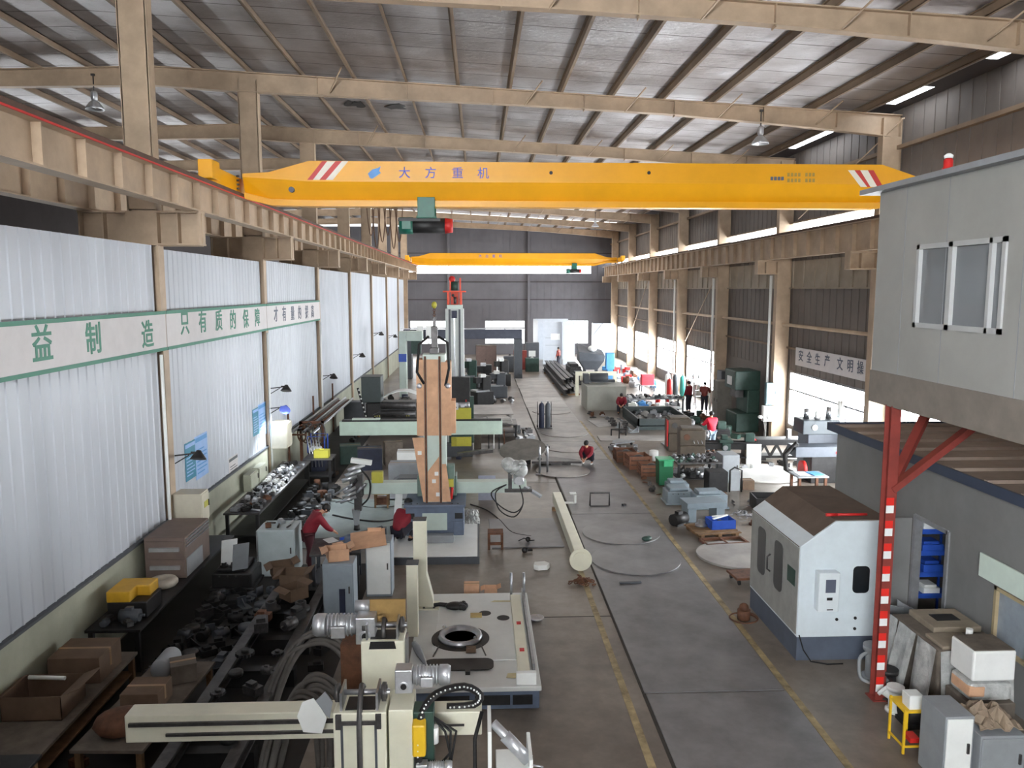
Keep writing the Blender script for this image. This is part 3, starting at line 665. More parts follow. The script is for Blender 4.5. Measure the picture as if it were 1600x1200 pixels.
# --- machining centre beside the red post
t = thing('machining_center', 'white enclosed machining centre with dusty brown sloping hood beside the red post', 'machine', (5.72, 13.47, 0))
prof = [(0, 0.45), (1.62, 0.45), (1.62, 2.6), (0.63, 2.6), (0, 2.14)]
MB().prism(prof, 0, 2.5).build('enclosure', mat('machine white', S(206, 216, 222), 0.4, 0, 0.05), t, 0.015)
MB().bb(0.02, 1.6, 0.03, 2.5, 0, 0.45).build('base', mat('machine base grey', S(84, 92, 106), 0.5, 0, 0.1), t)
hd = MB().prism([(-0.01, 2.12), (0.625, 2.615), (1.62, 2.615), (1.62, 2.6), (0.63, 2.6), (0.0, 2.13)], 0.04, 2.5); hd.build('hood', mat('dusty brown hood', S(96, 82, 72), 0.85, 0, 0.15, 2), t)
sd = MB().bb(-0.012, 0, 0.03, 2.47, 0.5, 2.1); sdo = sd.build('side_panel', mat('side panel grey', S(150, 150, 146), 0.6, 0, 0.1), t)
def roundrect(cy, cz, w, h, r):
    P = []
    for sx, sy, a0 in ((1, 1, 0), (-1, 1, 90), (-1, -1, 180), (1, -1, 270)):
        for k in range(5):
            a = math.radians(a0 + 22.5 * k); P.append((cy + sx * (w / 2 - r) + r * math.cos(a), cz + sy * (h / 2 - r) + r * math.sin(a)))
    return P
dk = mat('dark window', S(30, 34, 38), 0.15, 0, 0.05)
for yy in (0.95, 1.85): MB().prism(roundrect(yy, 1.45, 0.42, 0.95, 0.12), -0.022, -0.012, 'x').build('door_window', mat('dusty window', S(72, 72, 72), 0.4, 0, 0.1), sdo)
MB().tube([(-0.02, 1.35, 1.2), (-0.08, 1.35, 1.25), (-0.08, 1.35, 1.5), (-0.02, 1.35, 1.55)], 0.018).build('handle', dsteel, sdo)
MB().bb(-0.02, -0.012, 0.15, 0.5, 1.35, 1.65).build('name_plate', dgreen, sdo)
MB().prism(roundrect(1.13, 1.52, 0.3, 0.5, 0.08), -0.012, 0, 'y').build('inspection_window', dk, t)
cp = MB().bb(0.28, 0.66, -0.2, 0, 1.0, 1.72); cpo = cp.build('control_panel', mat('panel white', S(214, 222, 226), 0.4, 0, 0.03), t, 0.02)
MB().bb(0.4, 0.58, -0.205, -0.2, 1.36, 1.6).build('screen', letter_d, cpo)
MB().bb(0.43, 0.53, -0.206, -0.2, 1.22, 1.27).bb(0.44, 0.55, -0.206, -0.2, 1.04, 1.055).build('keys', black, cpo)
kb = MB()
for x, z in ((0.72, 0.78), (1.06, 0.8), (1.06, 0.6)): kb.cyl((x, -0.012, z), (x, 0, z), 0.028)
kb.build('access_hole', black, t)
MB().tube([(0.04, -0.01, 0.5), (0.1, -0.08, 0.25), (0.22, -0.14, 0.06), (0.5, -0.18, 0.02), (0.8, -0.16, 0.015)], 0.012).build('power_cable', rubber, t)
MB().cyl((0.55, 0.25, 2.65), (0.75, 0.25, 2.65), 0.03).cyl((0.75, 0.25, 2.65), (1.3, 0.25, 2.65), 0.025).build('status_lamp', red, t)
# ---------------------------------------------------------------- steel plates and things lying on the floor
platem = mat('worn steel plate', S(126, 124, 126), 0.42, 0.25, 0.22, 0.9)
platem2 = mat('pale worn steel plate', S(160, 156, 152), 0.5, 0.2, 0.22, 0.8)
edges = [3.0, 12.4, 23.0, 30.6, 34.4, 39.5, 44.5, 49, 53.5, 57, 59.5]
PLAB = ['nearest steel floor plate at the bottom of the aisle', 'long grey steel floor plate with two discs lying on it', 'steel floor plate where the worker squats',
        'short steel floor plate just beyond the squatting worker', 'steel floor plate under the pair of gas cylinders', 'steel floor plate just beyond the gas cylinders',
        'sixth steel floor plate up the aisle, beside the grey cabinet wall', 'seventh steel floor plate up the aisle', 'steel floor plate third from the far end of the row', 'last but one steel floor plate at the far end', 'farthest narrow steel floor plate in the aisle row']
for i in range(len(edges) - 1):
    a, b = edges[i], edges[i + 1]; j = random.uniform(-0.04, 0.04)
    solo('floor_plate', PLAB[i], 'plate', MB().bb(-1.18, 1.18, -(b - a) / 2 + 0.025, (b - a) / 2 - 0.025, 0, 0.022), platem if i < 3 else platem2, (3.95 + j, (a + b) / 2, 0.004), 0, 'steel plates along the aisle', bev=0.004)
def disc(label, x, y, r, z, m=platem, t=0.03, rz=0.0):
    return solo('steel_disc', label, 'disc', MB().cyl((0, 0, 0), (0, 0, t), r, n=64), m, (x, y, z), rz, 'round steel discs on the floor', bev=0.006)
disc('steel disc on the long plate, the farther of the overlapping two', 3.9, 21.1, 1.06, 0.0265)
disc('steel disc on the long plate, the nearer of the overlapping two', 3.87, 18.9, 1.1, 0.0265)
disc('pale steel disc on the bare floor beside the machining centre', 6.55, 19.15, 1.05, 0.004, platem2, 0.06)
disc('brightly lit steel disc on the floor by the radial drill', 10.3, 28.0, 1.45, 0.004, mat('window-lit steel plate', S(206, 204, 200), 0.35, 0.1, 0.1, 1), 0.06)  # window reflection put into this disc's paler colour
disc('steel disc on the plate right behind the squatting worker', 3.9, 33.0, 1.1, 0.0265, platem2)
disc('steel disc in front of the gas cylinders', 4.0, 36.4, 1.1, 0.0265, platem2)
disc('steel disc just beyond the gas cylinders', 4.0, 43.0, 1.05, 0.0265, platem2)
disc('steel disc nearest the worker, partly under the tilted plates', 3.1, 28.6, 1.0, 0.03, platem2)
solo('floor_plate', 'square steel plate on the floor to the left of the long ivory tube', 'plate', MB().bb(-0.95, 0.95, -1.3, 1.3, 0, 0.03), platem, (1.25, 21.3, 0.004), 0.02, None, 0.004)
solo('floor_plate', 'pale steel plate lying across the yellow line beyond the squatting worker', 'plate', MB().bb(-2.6, 2.6, -0.55, 0.55, 0, 0.04), platem2, (8.0, 35.0, 0.006), -0.03)
solo('floor_plate', 'grey steel sheet in front of the dark tray', 'plate', MB().bb(-1.2, 1.2, -0.8, 0.8, 0, 0.03), platem, (9.2, 33.2, 0.006), 0.05)
solo('floor_plate', 'thin steel sheet near the trestle cart', 'plate', MB().bb(-0.9, 0.9, -1.0, 1.0, 0, 0.02), platem2, (6.6, 39.2, 0.006), 0.1)
# long ivory tube resting beside the plates
t = thing('round_tube', 'long ivory square tube with a round flange at its near end, lying beside the plates', 'tube', (2.42, 21.2, 0.006))
MB().bb(-0.13, 0.13, -2.9, 2.9, 0.1, 0.42).build('tube', ivory, t, 0.02)
MB().cyl((0, -2.96, 0.27), (0, -2.9, 0.27), 0.27, n=32).cyl((0, -3.0, 0.27), (0, -2.95, 0.27), 0.2, n=32).build('flange', ivory, t)
MB().bb(-0.2, 0.2, 2.2, 2.35, 0, 0.1).bb(-0.2, 0.2, -2.5, -2.35, 0, 0.1).build('support_block', wood, t)
def small(name, label, cat, mb, m, px, py, z=0.0, rz=0.0, group=None, bev=0.0):
    p = onz(px, py, z); return solo(name, label, cat, mb, m, (p.x, p.y, z), rz, group, bev)
# white polygon block, rusty chain heap, C frame, cup
small('foam_block', 'white six-sided block lying on the concrete left of the ivory tube', 'block', MB().prism([(-0.2, -0.06), (-0.1, -0.16), (0.12, -0.17), (0.22, -0.02), (0.14, 0.14), (-0.12, 0.15)], 0, 0.13, 'z'), white, 845, 888, 0.003, 0.2, None, 0.02)
ch = MB()
rc = random.Random(4)
for k in range(44):
    a = rc.uniform(0, 6.3); x, y = rc.gauss(0, 0.14), rc.gauss(0, 0.1)
    ch.tube([(x + 0.05 * math.cos(q * PI / 4 + a), y + 0.04 * math.sin(q * PI / 4), 0.03 + 0.016 * (k % 5) + 0.02 * math.cos(q * PI / 4 + 2 * a)) for q in range(8)], 0.012, 5, closed=True)
small('chain_heap', 'rusty chain heaped at the near end of the ivory tube', 'chain', ch, rust, 908, 912, 0.003)
cf = MB().tube([(-0.3, 0, 0.02), (-0.3, 0, 0.42), (0.3, 0, 0.42), (0.3, 0, 0.02)], 0.03, 8)
cf.bb(-0.3, 0.3, -0.03, 0.03, 0, 0.03)
small('square_frame', 'small dark square steel frame standing on the aisle plates', 'frame', cf, dsteel, 937, 791, 0.03)
small('steel_scrap', 'dark scrap lump on the farther disc', 'scrap', MB().ball((0, 0, 0.06), 0.13, sy=0.7, sz=0.5).ball((0.06, 0.05, 0.06), 0.1, sz=0.6), dgreen, 1010, 845, 0.06)
small('steel_scrap', 'tiny dark scrap on the plate beyond the square frame', 'scrap', MB().box((0, 0, 0.03), (0.12, 0.08, 0.06)), black, 975, 790, 0.03, 0.5)
small('glass_dish', 'small round glass dish on the concrete by the table rail', 'dish', MB().lathe([(0.0, 0), (0.12, 0), (0.16, 0.05), (0.15, 0.05), (0.11, 0.01)], n=24), alu, 838, 968, 0.003)
small('steel_angle', 'pale bent bracket standing on the plate near its left edge', 'bracket', MB().bb(-0.2, 0.2, -0.1, 0.1, 0, 0.02).bb(0.14, 0.2, -0.1, 0.1, 0, 0.32).bb(0.0, 0.2, -0.1, 0.1, 0.3, 0.33), white, 890, 786, 0.03)
small('steel_scrap', 'flat dark scrap lying on the nearer disc', 'scrap', MB().box((0, 0, 0.015), (0.5, 0.08, 0.03), 0, 0.05), dgrey, 985, 911, 0.03)
small('steel_scrap', 'small wire scrap on the square plate', 'scrap', MB().tube([(-0.2, 0, 0.02), (-0.05, 0.1, 0.06), (0.1, -0.05, 0.04), (0.22, 0.04, 0.02)], 0.015).ball((0.05, 0, 0.06), 0.07), black, 822, 846, 0.036)
small('steel_scrap', 'dark fitting on the floor in front of the square plate', 'scrap', MB().ball((0, 0, 0.06), 0.08).cyl((0.0, 0, 0.05), (0.2, 0.05, 0.04), 0.03), black, 820, 863, 0.003)
# cables snaking over the floor
def cable(label, pts, r=0.018, m=rubber):
    P = [onz(*p, r) for p in pts]; Q = []
    for k in range(len(P) - 1):
        p0, p1, p2, p3 = P[max(k - 1, 0)], P[k], P[k + 1], P[min(k + 2, len(P) - 1)]
        for i in range(6):
            t_ = i / 6; Q.append(0.5 * ((2 * p1) + (p2 - p0) * t_ + (2 * p0 - 5 * p1 + 4 * p2 - p3) * t_ ** 2 + (3 * p1 - p0 - 3 * p2 + p3) * t_ ** 3))
    Q.append(P[-1]); Q = [V((q.x, q.y, r + 0.005)) for q in Q]; o = Q[0]
    return solo('floor_cable', label, 'cable', MB().tube([q - V((o.x, o.y, 0)) for q in Q], r, 6), m, (o.x, o.y, 0))
cable('black cable running from the wrapped column across the bare floor', ((735, 788), (760, 797), (780, 812), (800, 832), (830, 838)))
cable('black cable crossing the pale plates behind the bending worker', ((515, 772), (560, 790), (600, 793), (650, 786)))
cable('black hose crossing under the welding head', ((520, 805), (555, 812), (600, 815), (640, 805)), 0.03)
cable('short cable curled on the square plate', ((792, 836), (810, 840), (825, 848), (846, 850)), 0.012)
# pale sheets laid on the floor left of the first column
solo('floor_plate', 'pale green-grey floor plate under the hanging welding head', 'plate', MB().bb(-1.5, 1.5, -2.4, 2.4, 0, 0.02), mat('pale floor plate', S(140, 152, 150), 0.55, 0.1, 0.15, 1), (-3.35, 22.6, 0.004))
solo('floor_plate', 'grey sheet leaning flat behind the wooden stool', 'plate', MB().bb(-0.8, 0.8, -0.6, 0.6, 0, 0.02), greyp, (-2.3, 25.4, 0.004))
struct('floor_dark_patch', MB().bb(-6.9, -2.55, 4.0, 19.0, 0, 0.003), mat('near-black floor', S(38, 35, 33), 0.7, 0, 0.3, 1.5))  # thin near-black sheets added to darken the floor at the left
struct('floor_dark_patch.001', MB().bb(-6.9, -5.0, 19.0, 44.0, 0, 0.003), mat('near-black floor', S(38, 35, 33), 0.7, 0, 0.3, 1.5))
# ---------------------------------------------------------------- column-and-boom machines and the ivory table
def gearmotor(par, p, s=1.0, side=1, m=alu, box=True):
    """motor lying along X: finned body, end cap, gearbox; side = direction the motor points"""
    x, y, z = p
    mb = MB().cyl((x, y, z), (x + side * 0.26 * s, y, z), 0.085 * s, n=18)
    for k in range(7): mb.cyl((x + side * (0.03 + 0.033 * k) * s, y, z), (x + side * (0.042 + 0.033 * k) * s, y, z), 0.1 * s, n=18)
    o = mb.build('motor_body', m, par)
    MB().lathe([(0.1 * s, 0), (0.1 * s, 0.08 * s), (0.085 * s, 0.11 * s)], (0, 0, 0), 20, axis='x').build('fan_cover', m, par, loc=(x + side * 0.26 * s, y, z)).scale = (side, 1, 1)
    MB().box((x + side * 0.14 * s, y - 0.1 * s, z - 0.02 * s), (0.12 * s, 0.06 * s, 0.1 * s)).build('terminal_box', m, par, 0.006)
    if box:
        g = MB().box((x - side * 0.09 * s, y, z - 0.03 * s), (0.17 * s, 0.17 * s, 0.24 * s)).cyl((x - side * 0.09 * s, y - 0.1 * s, z - 0.07 * s), (x - side * 0.09 * s, y - 0.085 * s, z - 0.07 * s), 0.05 * s, m=0)
        g.build('gearbox', m, par, 0.012)
        MB().cyl((x - side * 0.09 * s, y - 0.106 * s, z - 0.07 * s), (x - side * 0.09 * s, y - 0.1 * s, z - 0.07 * s), 0.03 * s).build('shaft_seal', black, par)
def bolts(par, pts, r=0.018, axis=(0, 0, 1), m=dsteel):
    a = V(axis)
    for p in pts: MB().cyl(V(p), V(p) + a * 0.02, r, n=6).build('bolt', m, par)
# --- first column machine, wrapped in cardboard
t = thing('welding_manipulator', 'tall column-and-boom machine wrapped in cardboard on a white base plate', 'machine', (-1.15, 20.4, 0))
MB().box((0, -0.1, 0.09), (2.3, 2.9, 0.18)).build('base_frame', dgrey, t)
MB().box((0.02, -0.1, 0.19), (2.16, 2.84, 0.02)).build('base_plate', white, t, 0.004)
MB().bb(-0.75, 0.75, -0.35, 0.75, 0.72, 1.14).bb(-0.75, -0.48, -0.35, 0.75, 0.35, 0.72).bb(0.48, 0.75, -0.35, 0.75, 0.35, 0.72).bb(-0.5, 0.5, -0.3, 0.7, 0.4, 0.72).bb(-0.8, 0.8, -0.4, 0.8, 1.1, 1.18).build('pedestal', bluegrey, t, 0.02)
MB().bb(-0.48, 0.48, -0.5, 0.8, 0.2, 0.4).build('pedestal_foot', greyp, t, 0.015)
MB().bb(-0.32, 0.32, -0.37, -0.35, 0.5, 0.95).build('cover_plate', mint, t, 0.004)
for x in (-0.62, 0.62): MB().bb(x - 0.1, x + 0.1, -0.36, -0.35, 0.8, 0.95).build('recess', black, t)
bolts(t, [(x, -0.3, 1.18) for x in (-0.6, -0.45, 0.45, 0.6)])
MB().bb(-0.28, 0.3, -0.12, 0.42, 1.16, 5.05).build('column', mint, t, 0.015)
MB().bb(-0.24, -0.19, -0.19, -0.12, 1.16, 5.0).build('guide_rail', rust, t)
MB().bb(0.13, 0.18, -0.19, -0.12, 1.16, 5.0).build('guide_rail', rust, t)
MB().bb(-0.44, -0.25, -0.16, 0.46, 2.95, 4.92).bb(-0.18, 0.12, -0.15, -0.13, 2.95, 4.92).bb(0.19, 0.44, -0.16, 0.46, 2.95, 4.85).bb(0.4, 0.55, -0.12, 0.4, 3.0, 3.85).build('cardboard_wrap', card, t)
wr = MB().prism([(-0.56, 2.9), (-0.25, 2.9), (-0.25, 1.2), (-0.3, 1.2)], -0.17, -0.15).prism([(-0.18, 2.0), (0.12, 2.4), (0.12, 1.2), (-0.18, 1.2)], -0.16, -0.14).prism([(0.19, 2.2), (0.3, 2.2), (0.42, 1.2), (0.19, 1.2)], -0.17, -0.15)
wr.build('cardboard_flap', card, t)
tp = MB()
for x, z in ((-0.38, 2.5), (0.05, 1.95), (-0.02, 1.75), (0.08, 1.4)): tp.bb(x - 0.05, x + 0.05, -0.178, -0.171, z - 0.05, z + 0.05)
tp.build('tape_patch', white, t)
MB().bb(-0.1, 0.12, 0, 0.3, 5.05, 5.2).bb(-0.06, 0.1, 0.05, 0.25, 5.2, 5.75).bb(-0.02, 0.06, 0.1, 0.2, 5.75, 6.0).build('lifting_unit', dsteel, t, 0.01)
ch = MB()
for k in range(9): ch.tube([(0.02 + 0.03 * math.cos(a * PI / 3) * (1 if k % 2 else 0.3), 0.15 + 0.03 * math.cos(a * PI / 3) * (0.3 if k % 2 else 1), 5.78 + 0.055 * k + 0.035 * math.sin(a * PI / 3)) for a in range(6)], 0.01, 5, closed=True)
ch.build('hoist_chain', rust, t)
MB().ball((0.02, 0.15, 6.3), 0.07, sz=1.3).build('chain_hook', olive, t)
for s in (-1, 1):
    MB().tube([(s * 0.12, 0, 5.5), (s * 0.36, -0.12, 5.3), (s * 0.42, -0.18, 4.6), (s * 0.24, -0.2, 4.3)] if s < 0 else [(0.12, 0, 5.5), (0.36, -0.1, 5.35), (0.4, -0.2, 4.7), (0.3, -0.2, 4.25)], 0.035).build('cable_loop', rubber, t)
    MB().ball((s * 0.36, -0.2, 4.25), 0.07).build('lamp_head', alu, t)
MB().bb(-2.0, 2.45, 0.9, 1.25, 1.14, 1.46).build('boom', mint, t, 0.015)
MB().bb(-0.5, 0.55, 0.4, 0.95, 1.2, 1.75).bb(0.25, 0.5, 0.1, 0.42, 1.3, 2.1).build('boom_carriage', mat('dull green paint', S(96, 116, 108), 0.5, 0, 0.1), t, 0.015)
MB().bb(0.3, 0.48, -0.02, 0.1, 1.55, 1.75).build('limit_switch_box', olive, t, 0.01)
MB().cyl((0.45, -0.05, 1.55), (0.42, -0.1, 1.25), 0.035).build('red_grip', red, t)
# wrapped wire feeder and motor at the right boom end
w_ = MB().ball((2.1, 1.0, 1.85), 0.22, sx=1.3, sz=0.9).ball((1.95, 0.95, 1.95), 0.2, sz=0.9).ball((2.3, 1.0, 1.75), 0.2)
rf = random.Random(2)
for q in range(14): w_.ball((2.1 + rf.uniform(-.3, .28), 0.95 + rf.uniform(-.15, .1), 1.85 + rf.uniform(-.16, .16)), rf.uniform(.06, .12), sx=rf.uniform(.8, 1.5), sz=rf.uniform(.6, 1.2), n=8)
w_.build('wrapped_wire_feeder', plastic, t)
MB().cyl((2.1, 0.95, 1.5), (2.38, 0.95, 1.5), 0.13, n=20).cyl((2.24, 0.82, 1.5), (2.24, 0.78, 1.5), 0.12, n=20).build('feeder_motor', alu, t)
MB().bb(1.85, 2.6, 0.8, 1.15, 1.18, 1.26).bb(1.95, 2.05, 0.85, 1.1, 1.2, 1.7).build('end_bracket', dsteel, t)
MB().bar((2.4, 0.95, 1.3), (2.85, 0.8, 1.05), 0.16, 0.06).build('sensor_arm', greyp, t)
for off in (0, 0.12): MB().tube(smooth([(1.9, 0.8, 1.4), (1.6 - off, 0.7, 1.2), (1.7, 0.6, 0.75 + off), (2.1, 0.6, 0.55 + off), (2.35, 0.7, 0.9), (2.25, 0.8, 1.4)]), 0.018).build('hose', rubber, t)
# hanging welding head on the left boom end
hx = -2.2
for a in range(3): MB().cyl((hx - 0.35 + 0.1 * a, 0.75 - 0.08 * a, 1.55 + 0.16 * a), (hx + 0.05 + 0.1 * a, 0.8, 1.68 + 0.16 * a), 0.06, n=14).build('cylinder', alu, t)
MB().bar((hx - 0.1, 0.8, 2.12), (hx + 0.45, 0.8, 2.04), 0.16, 0.12).build('feed_tube', white, t)
MB().bb(hx - 0.15, hx + 0.2, 0.75, 1.05, 1.1, 1.75).bb(hx - 0.05, hx + 0.15, 0.8, 1.0, 0.7, 1.1).build('head_block', dsteel, t, 0.02)
for a in range(3): MB().cyl((hx - 0.4 + 0.06 * a, 0.7, 0.98 + 0.13 * a), (hx + 0.02, 0.74, 1.12 + 0.13 * a), 0.045, n=12).build('cylinder', alu, t)
MB().prism([(hx - 0.12, 0.75), (hx + 0.12, 0.75), (hx + 0.05, 0.3), (hx - 0.05, 0.3)], 0.8, 0.95).build('torch_holder', greyp, t, 0.01)
MB().cyl((hx, 0.87, 0.3), (hx, 0.87, 0.16), 0.07, 0.09, n=14).build('torch_nozzle', black, t)
MB().tube(smooth([(hx + 0.1, 0.85, 1.9), (hx + 0.38, 0.8, 1.55), (hx + 0.36, 0.8, 1.1), (hx + 0.15, 0.85, 0.85)]), 0.025).build('hose', rubber, t)
for q in range(5): MB().cyl((hx - 0.3 + 0.12 * q, 0.72, 1.25 + 0.1 * (q % 3)), (hx - 0.18 + 0.12 * q, 0.66, 1.4 + 0.1 * (q % 3)), 0.035, n=10).build('valve', [alu, steel, black][q % 3], t)
MB().bar((hx - 0.6, 0.8, 1.15), (hx - 0.1, 0.8, 1.45), 0.05).bar((hx - 0.55, 0.85, 0.95), (hx - 0.1, 0.85, 1.0), 0.04).build('rod', steel, t)
MB().bb(hx + 0.45, hx + 0.75, 0.7, 0.9, 1.5, 1.8).build('control_box', olive, t, 0.01)
# --- second column machine with the orange head
t = thing('welding_manipulator', 'taller pale column machine with an orange-red lifting head, behind the wrapped one', 'machine', (-0.95, 32, 0))
MB().bb(-0.7, 0.7, -0.6, 0.9, 0, 0.5).build('base', dgrey, t, 0.02)
MB().bb(-0.37, 0.37, 0, 0.6, 0.5, 5.92).build('column', mat('column paint', S(190, 196, 194), 0.45, 0, 0.05), t, 0.01)
for x in (-0.24, 0.16): MB().bb(x, x + 0.08, -0.03, 0, 0.5, 5.9).build('guide_rail', dgrey, t)
MB().bb(-0.04, 0.02, -0.02, 0, 0.5, 5.6).build('screw', steel, t)
MB().bb(-0.3, 0.32, -0.02, 0.5, 5.92, 6.08).build('top_plate', mint, t, 0.01)
MB().bb(-0.12, 0.1, -0.05, 0, 5.55, 5.85).build('sprocket_block', navy, t)
o = MB().bb(-0.3, -0.2, 0.1, 0.5, 6.08, 6.6).bb(0.2, 0.3, 0.1, 0.5, 6.08, 6.6).bb(-0.16, 0.16, 0.3, 0.5, 6.08, 6.6).bb(-0.46, 0.46, 0.05, 0.55, 6.58, 6.64).build('lifting_head', orange, t, 0.01)
MB().bb(-0.2, -0.14, 0.2, 0.4, 6.64, 7.1).bb(0.2, 0.26, 0.2, 0.4, 6.64, 7.15).build('head_frame', orange, t)
MB().ball((-0.1, 0.3, 7.1), 0.14).build('brake_cover', red, t)
MB().cyl((0, 0.3, 6.66), (0, 0.3, 7.0), 0.14, n=16).build('lift_motor', dgreen, t)
MB().cyl((0.02, 0.1, 6.12), (0.02, 0.1, 6.4), 0.06).ball((-0.06, 0.08, 6.46), 0.06).build('hoist_hook', dsteel, t)
MB().bb(-4.6, 1.9, -0.55, -0.2, 0.9, 1.45).build('boom', mat('boom green white', S(196, 216, 202), 0.4, 0, 0.05), t, 0.015)
MB().bb(-4.5, 1.85, -0.5, -0.25, 1.45, 1.52).build('boom_rail', black, t)
MB().bb(-4.1, -3.0, -0.52, -0.3, 1.52, 1.58).build('boom_strip', mint, t)
MB().bb(-0.15, 0.65, -0.66, -0.56, 0.45, 0.82).build('carriage_plate', olive, t, 0.01); MB().bb(-0.15, 0.65, -0.66, -0.56, 1.55, 2.0).build('carriage_plate', olive, t, 0.01)
MB().bb(0.05, 0.4, -0.75, -0.66, 0.5, 0.78).build('carriage_box', olive, t, 0.01)
MB().bb(-0.25, 0.75, -0.2, 0.0, 0.5, 2.4).build('carriage', dgreen, t, 0.01)
MB().bb(-0.25, 0.6, -0.4, -0.05, 2.2, 3.2).build('bellows_cover', black, t, 0.01)
MB().bb(0.42, 0.47, -0.45, -0.4, 1.8, 2.3).build('red_strip', red, t)
gearmotor(t, (0.15, -0.6, 2.12), 1.2, 1); gearmotor(t, (-0.1, -0.55, 2.05), 0.9, -1)
dc = MB()
for k in range(16): dc.ball((-3.2 + 0.09 * k, -0.42, 1.78 + (0.0 if 2 < k < 14 else -0.12)), 0.025, n=6)
dc.build('drag_chain_rivets', olive, t)
MB().tube([(-3.2, -0.4, 1.56), (-3.25, -0.4, 1.68), (-3.05, -0.4, 1.78), (-2.0, -0.4, 1.78)], 0.05).build('drag_chain', black, t)
# --- ivory turntable table
t = thing('turntable_bed', 'large grey-ivory machine bed with a round turntable hole and a slot', 'machine', (-0.1, 13.95, 0))
MB().bb(-1.05, 1.05, -1.95, 1.9, 0.02, 0.34).build('base', bluegrey, t, 0.015)
for x, w2 in ((-0.35, 0.28), (0.3, 0.28), (0.78, 0.16)): MB().bb(x - w2, x + w2, -1.965, -1.95, 0.1, 0.26).build('base_opening', black, t)
bedp = mat('bed paint', S(206, 208, 206), 0.4, 0, 0.07, 1.5)
MB().bb(-1.1, 1.08, -2.0, 1.95, 0.34, 0.42).build('top_plate', bedp, t, 0.01)
MB().bb(-0.7, 0.72, -1.1, 1.4, 0.42, 0.445).build('raised_plate', bedp, t, 0.006)
MB().cyl((-0.25, -0.25, 0.43), (-0.25, -0.25, 0.452), 0.52, n=48).build('turntable_hole', black, t)
rg = MB().lathe([(0.29, 0), (0.29, 0.05), (0.33, 0.05), (0.34, 0.075), (0.38, 0.075), (0.39, 0.03), (0.41, 0.0)], (0, 0, 0), 40); rg.build('bearing_ring', steel, t, loc=(-0.25, -0.22, 0.452))
MB().prism(roundrect(-0.25, -1.25, 1.16, 0.42, 0.14), 0.44, 0.452, 'z').build('slot', black, t)
for x, y in ((-0.55, 0.05), (0.02, -0.45)): MB().tube([(x + 0.03 * math.cos(a), y, 0.54 + 0.03 * math.sin(a)) for a in [q * PI / 4 for q in range(8)]], 0.008, 5, closed=True).build('lifting_eye', steel, t)
MB().bb(-0.14, -0.06, -1.62, -1.5, 0.44, 0.5).build('hinge_block', black, t)
for x, y in ((0.2, 0.85), (0.55, 0.62)): MB().cyl((x, y, 0.43), (x, y, 0.449), 0.12, n=24).build('cable_port', black, t)
MB().bar((-0.7, -0.95, 0.45), (-0.62, -0.55, 0.45), 0.02).bar((0.2, -0.95, 0.45), (0.12, -0.55, 0.45), 0.02).build('edge_strip', dsteel, t)
rl = MB().bb(0.72, 0.92, -1.75, 1.5, 0.42, 0.56); rl.build('slide_rail', ivory, t, 0.01)
MB().bb(0.96, 1.0, -1.6, 1.75, 0.44, 0.6).build('slide_bar', steel, t)
MB().bb(0.68, 1.0, -1.95, -1.85, 0.42, 0.62).build('end_plate', white, t, 0.01)
for x in (0.74, 1.0): MB().cyl((x, 1.55, 0.42), (x, 1.6, 0.98), 0.025).build('guide_pin', steel, t)
for s in (0.1, -1.0): MB().bb(0.78, 0.86, s - 0.05, s + 0.05, 0.56, 0.575).build('mark', red, t)
t2 = MB().bb(-1.32 + 0.1, -1.12 + 0.1, -0.1, 0.1, 0.42, 1.78); t2.build('short_post', ivory, t, 0.012)
MB().bb(-1.24 + 0.02, -1.0, -0.12, 0.12, 1.78, 1.8).build('post_cap', dgrey, t)
tp_ = MB().prism([(-1.2, 0.42), (-0.82, 0.42), (-0.82, 0.6), (-0.94, 1.1), (-0.94, 2.2), (-1.2, 2.2)], 1.2, 1.45); tp_.build('tall_post', ivory, t, 0.012)
MB().bb(-1.2, -0.94, 1.2, 1.45, 2.2, 2.215).build('post_cap', dgrey, t)
MB().bb(-1.25, -0.7, 1.1, 1.5, 0.42, 0.45).build('post_foot', ivory, t)
bolts(t, [(x, 1.14, 0.45) for x in (-1.15, -1.0, -0.8)], 0.025)
def on_table(name, label, cat, mb, m, px, py, z=0.446, rz=0.0, bev=0.0):
    p = onz(px, py, z); return solo(name, label, cat, mb, m, (p.x, p.y, z), rz, None, bev)
gl_ = MB().ball((0, 0, 0.06), 0.2, sy=0.7, sz=0.35)
for k in range(5): gl_.ball((0.15 + 0.05 * math.cos(k * 1.3), 0.1 * math.sin(k * 1.3), 0.06), 0.06)
gl_.tube([(-0.15, 0.1, 0.04), (-0.3, 0.16, 0.03), (-0.42, 0.12, 0.03)], 0.04)
on_table('glove', 'dark crumpled glove lying on the table bed beside the posts', 'glove', gl_, black, 711, 951)
on_table('cardboard_square', 'small yellowish card square on the table bed', 'card', MB().box((0, 0, 0.01), (0.22, 0.2, 0.015)), olive if False else mat('kraft card', S(190, 166, 110), 0.8), 744, 962)
on_table('box_small', 'tiny brown box on the edge of the turntable ring', 'box', MB().box((0, 0, 0.04), (0.17, 0.12, 0.08)), card_d, 736, 1018, 0.46)
on_table('paper_scrap', 'yellow paper scrap on the far corner of the table bed', 'paper', MB().prism([(-0.25, -0.05), (0.25, -0.12), (0.25, 0.1), (-0.1, 0.12)], 0, 0.006, 'z'), mat('old paper', S(196, 186, 150), 0.8), 780, 942, 0.43)
on_table('paper_scrap', 'cream paper scrap at the front right corner of the table bed', 'paper', MB().prism([(-0.15, -0.06), (0.18, -0.1), (0.15, 0.1), (-0.12, 0.08)], 0, 0.006, 'z'), mat('old paper', S(196, 186, 150), 0.8), 805, 1056, 0.43)
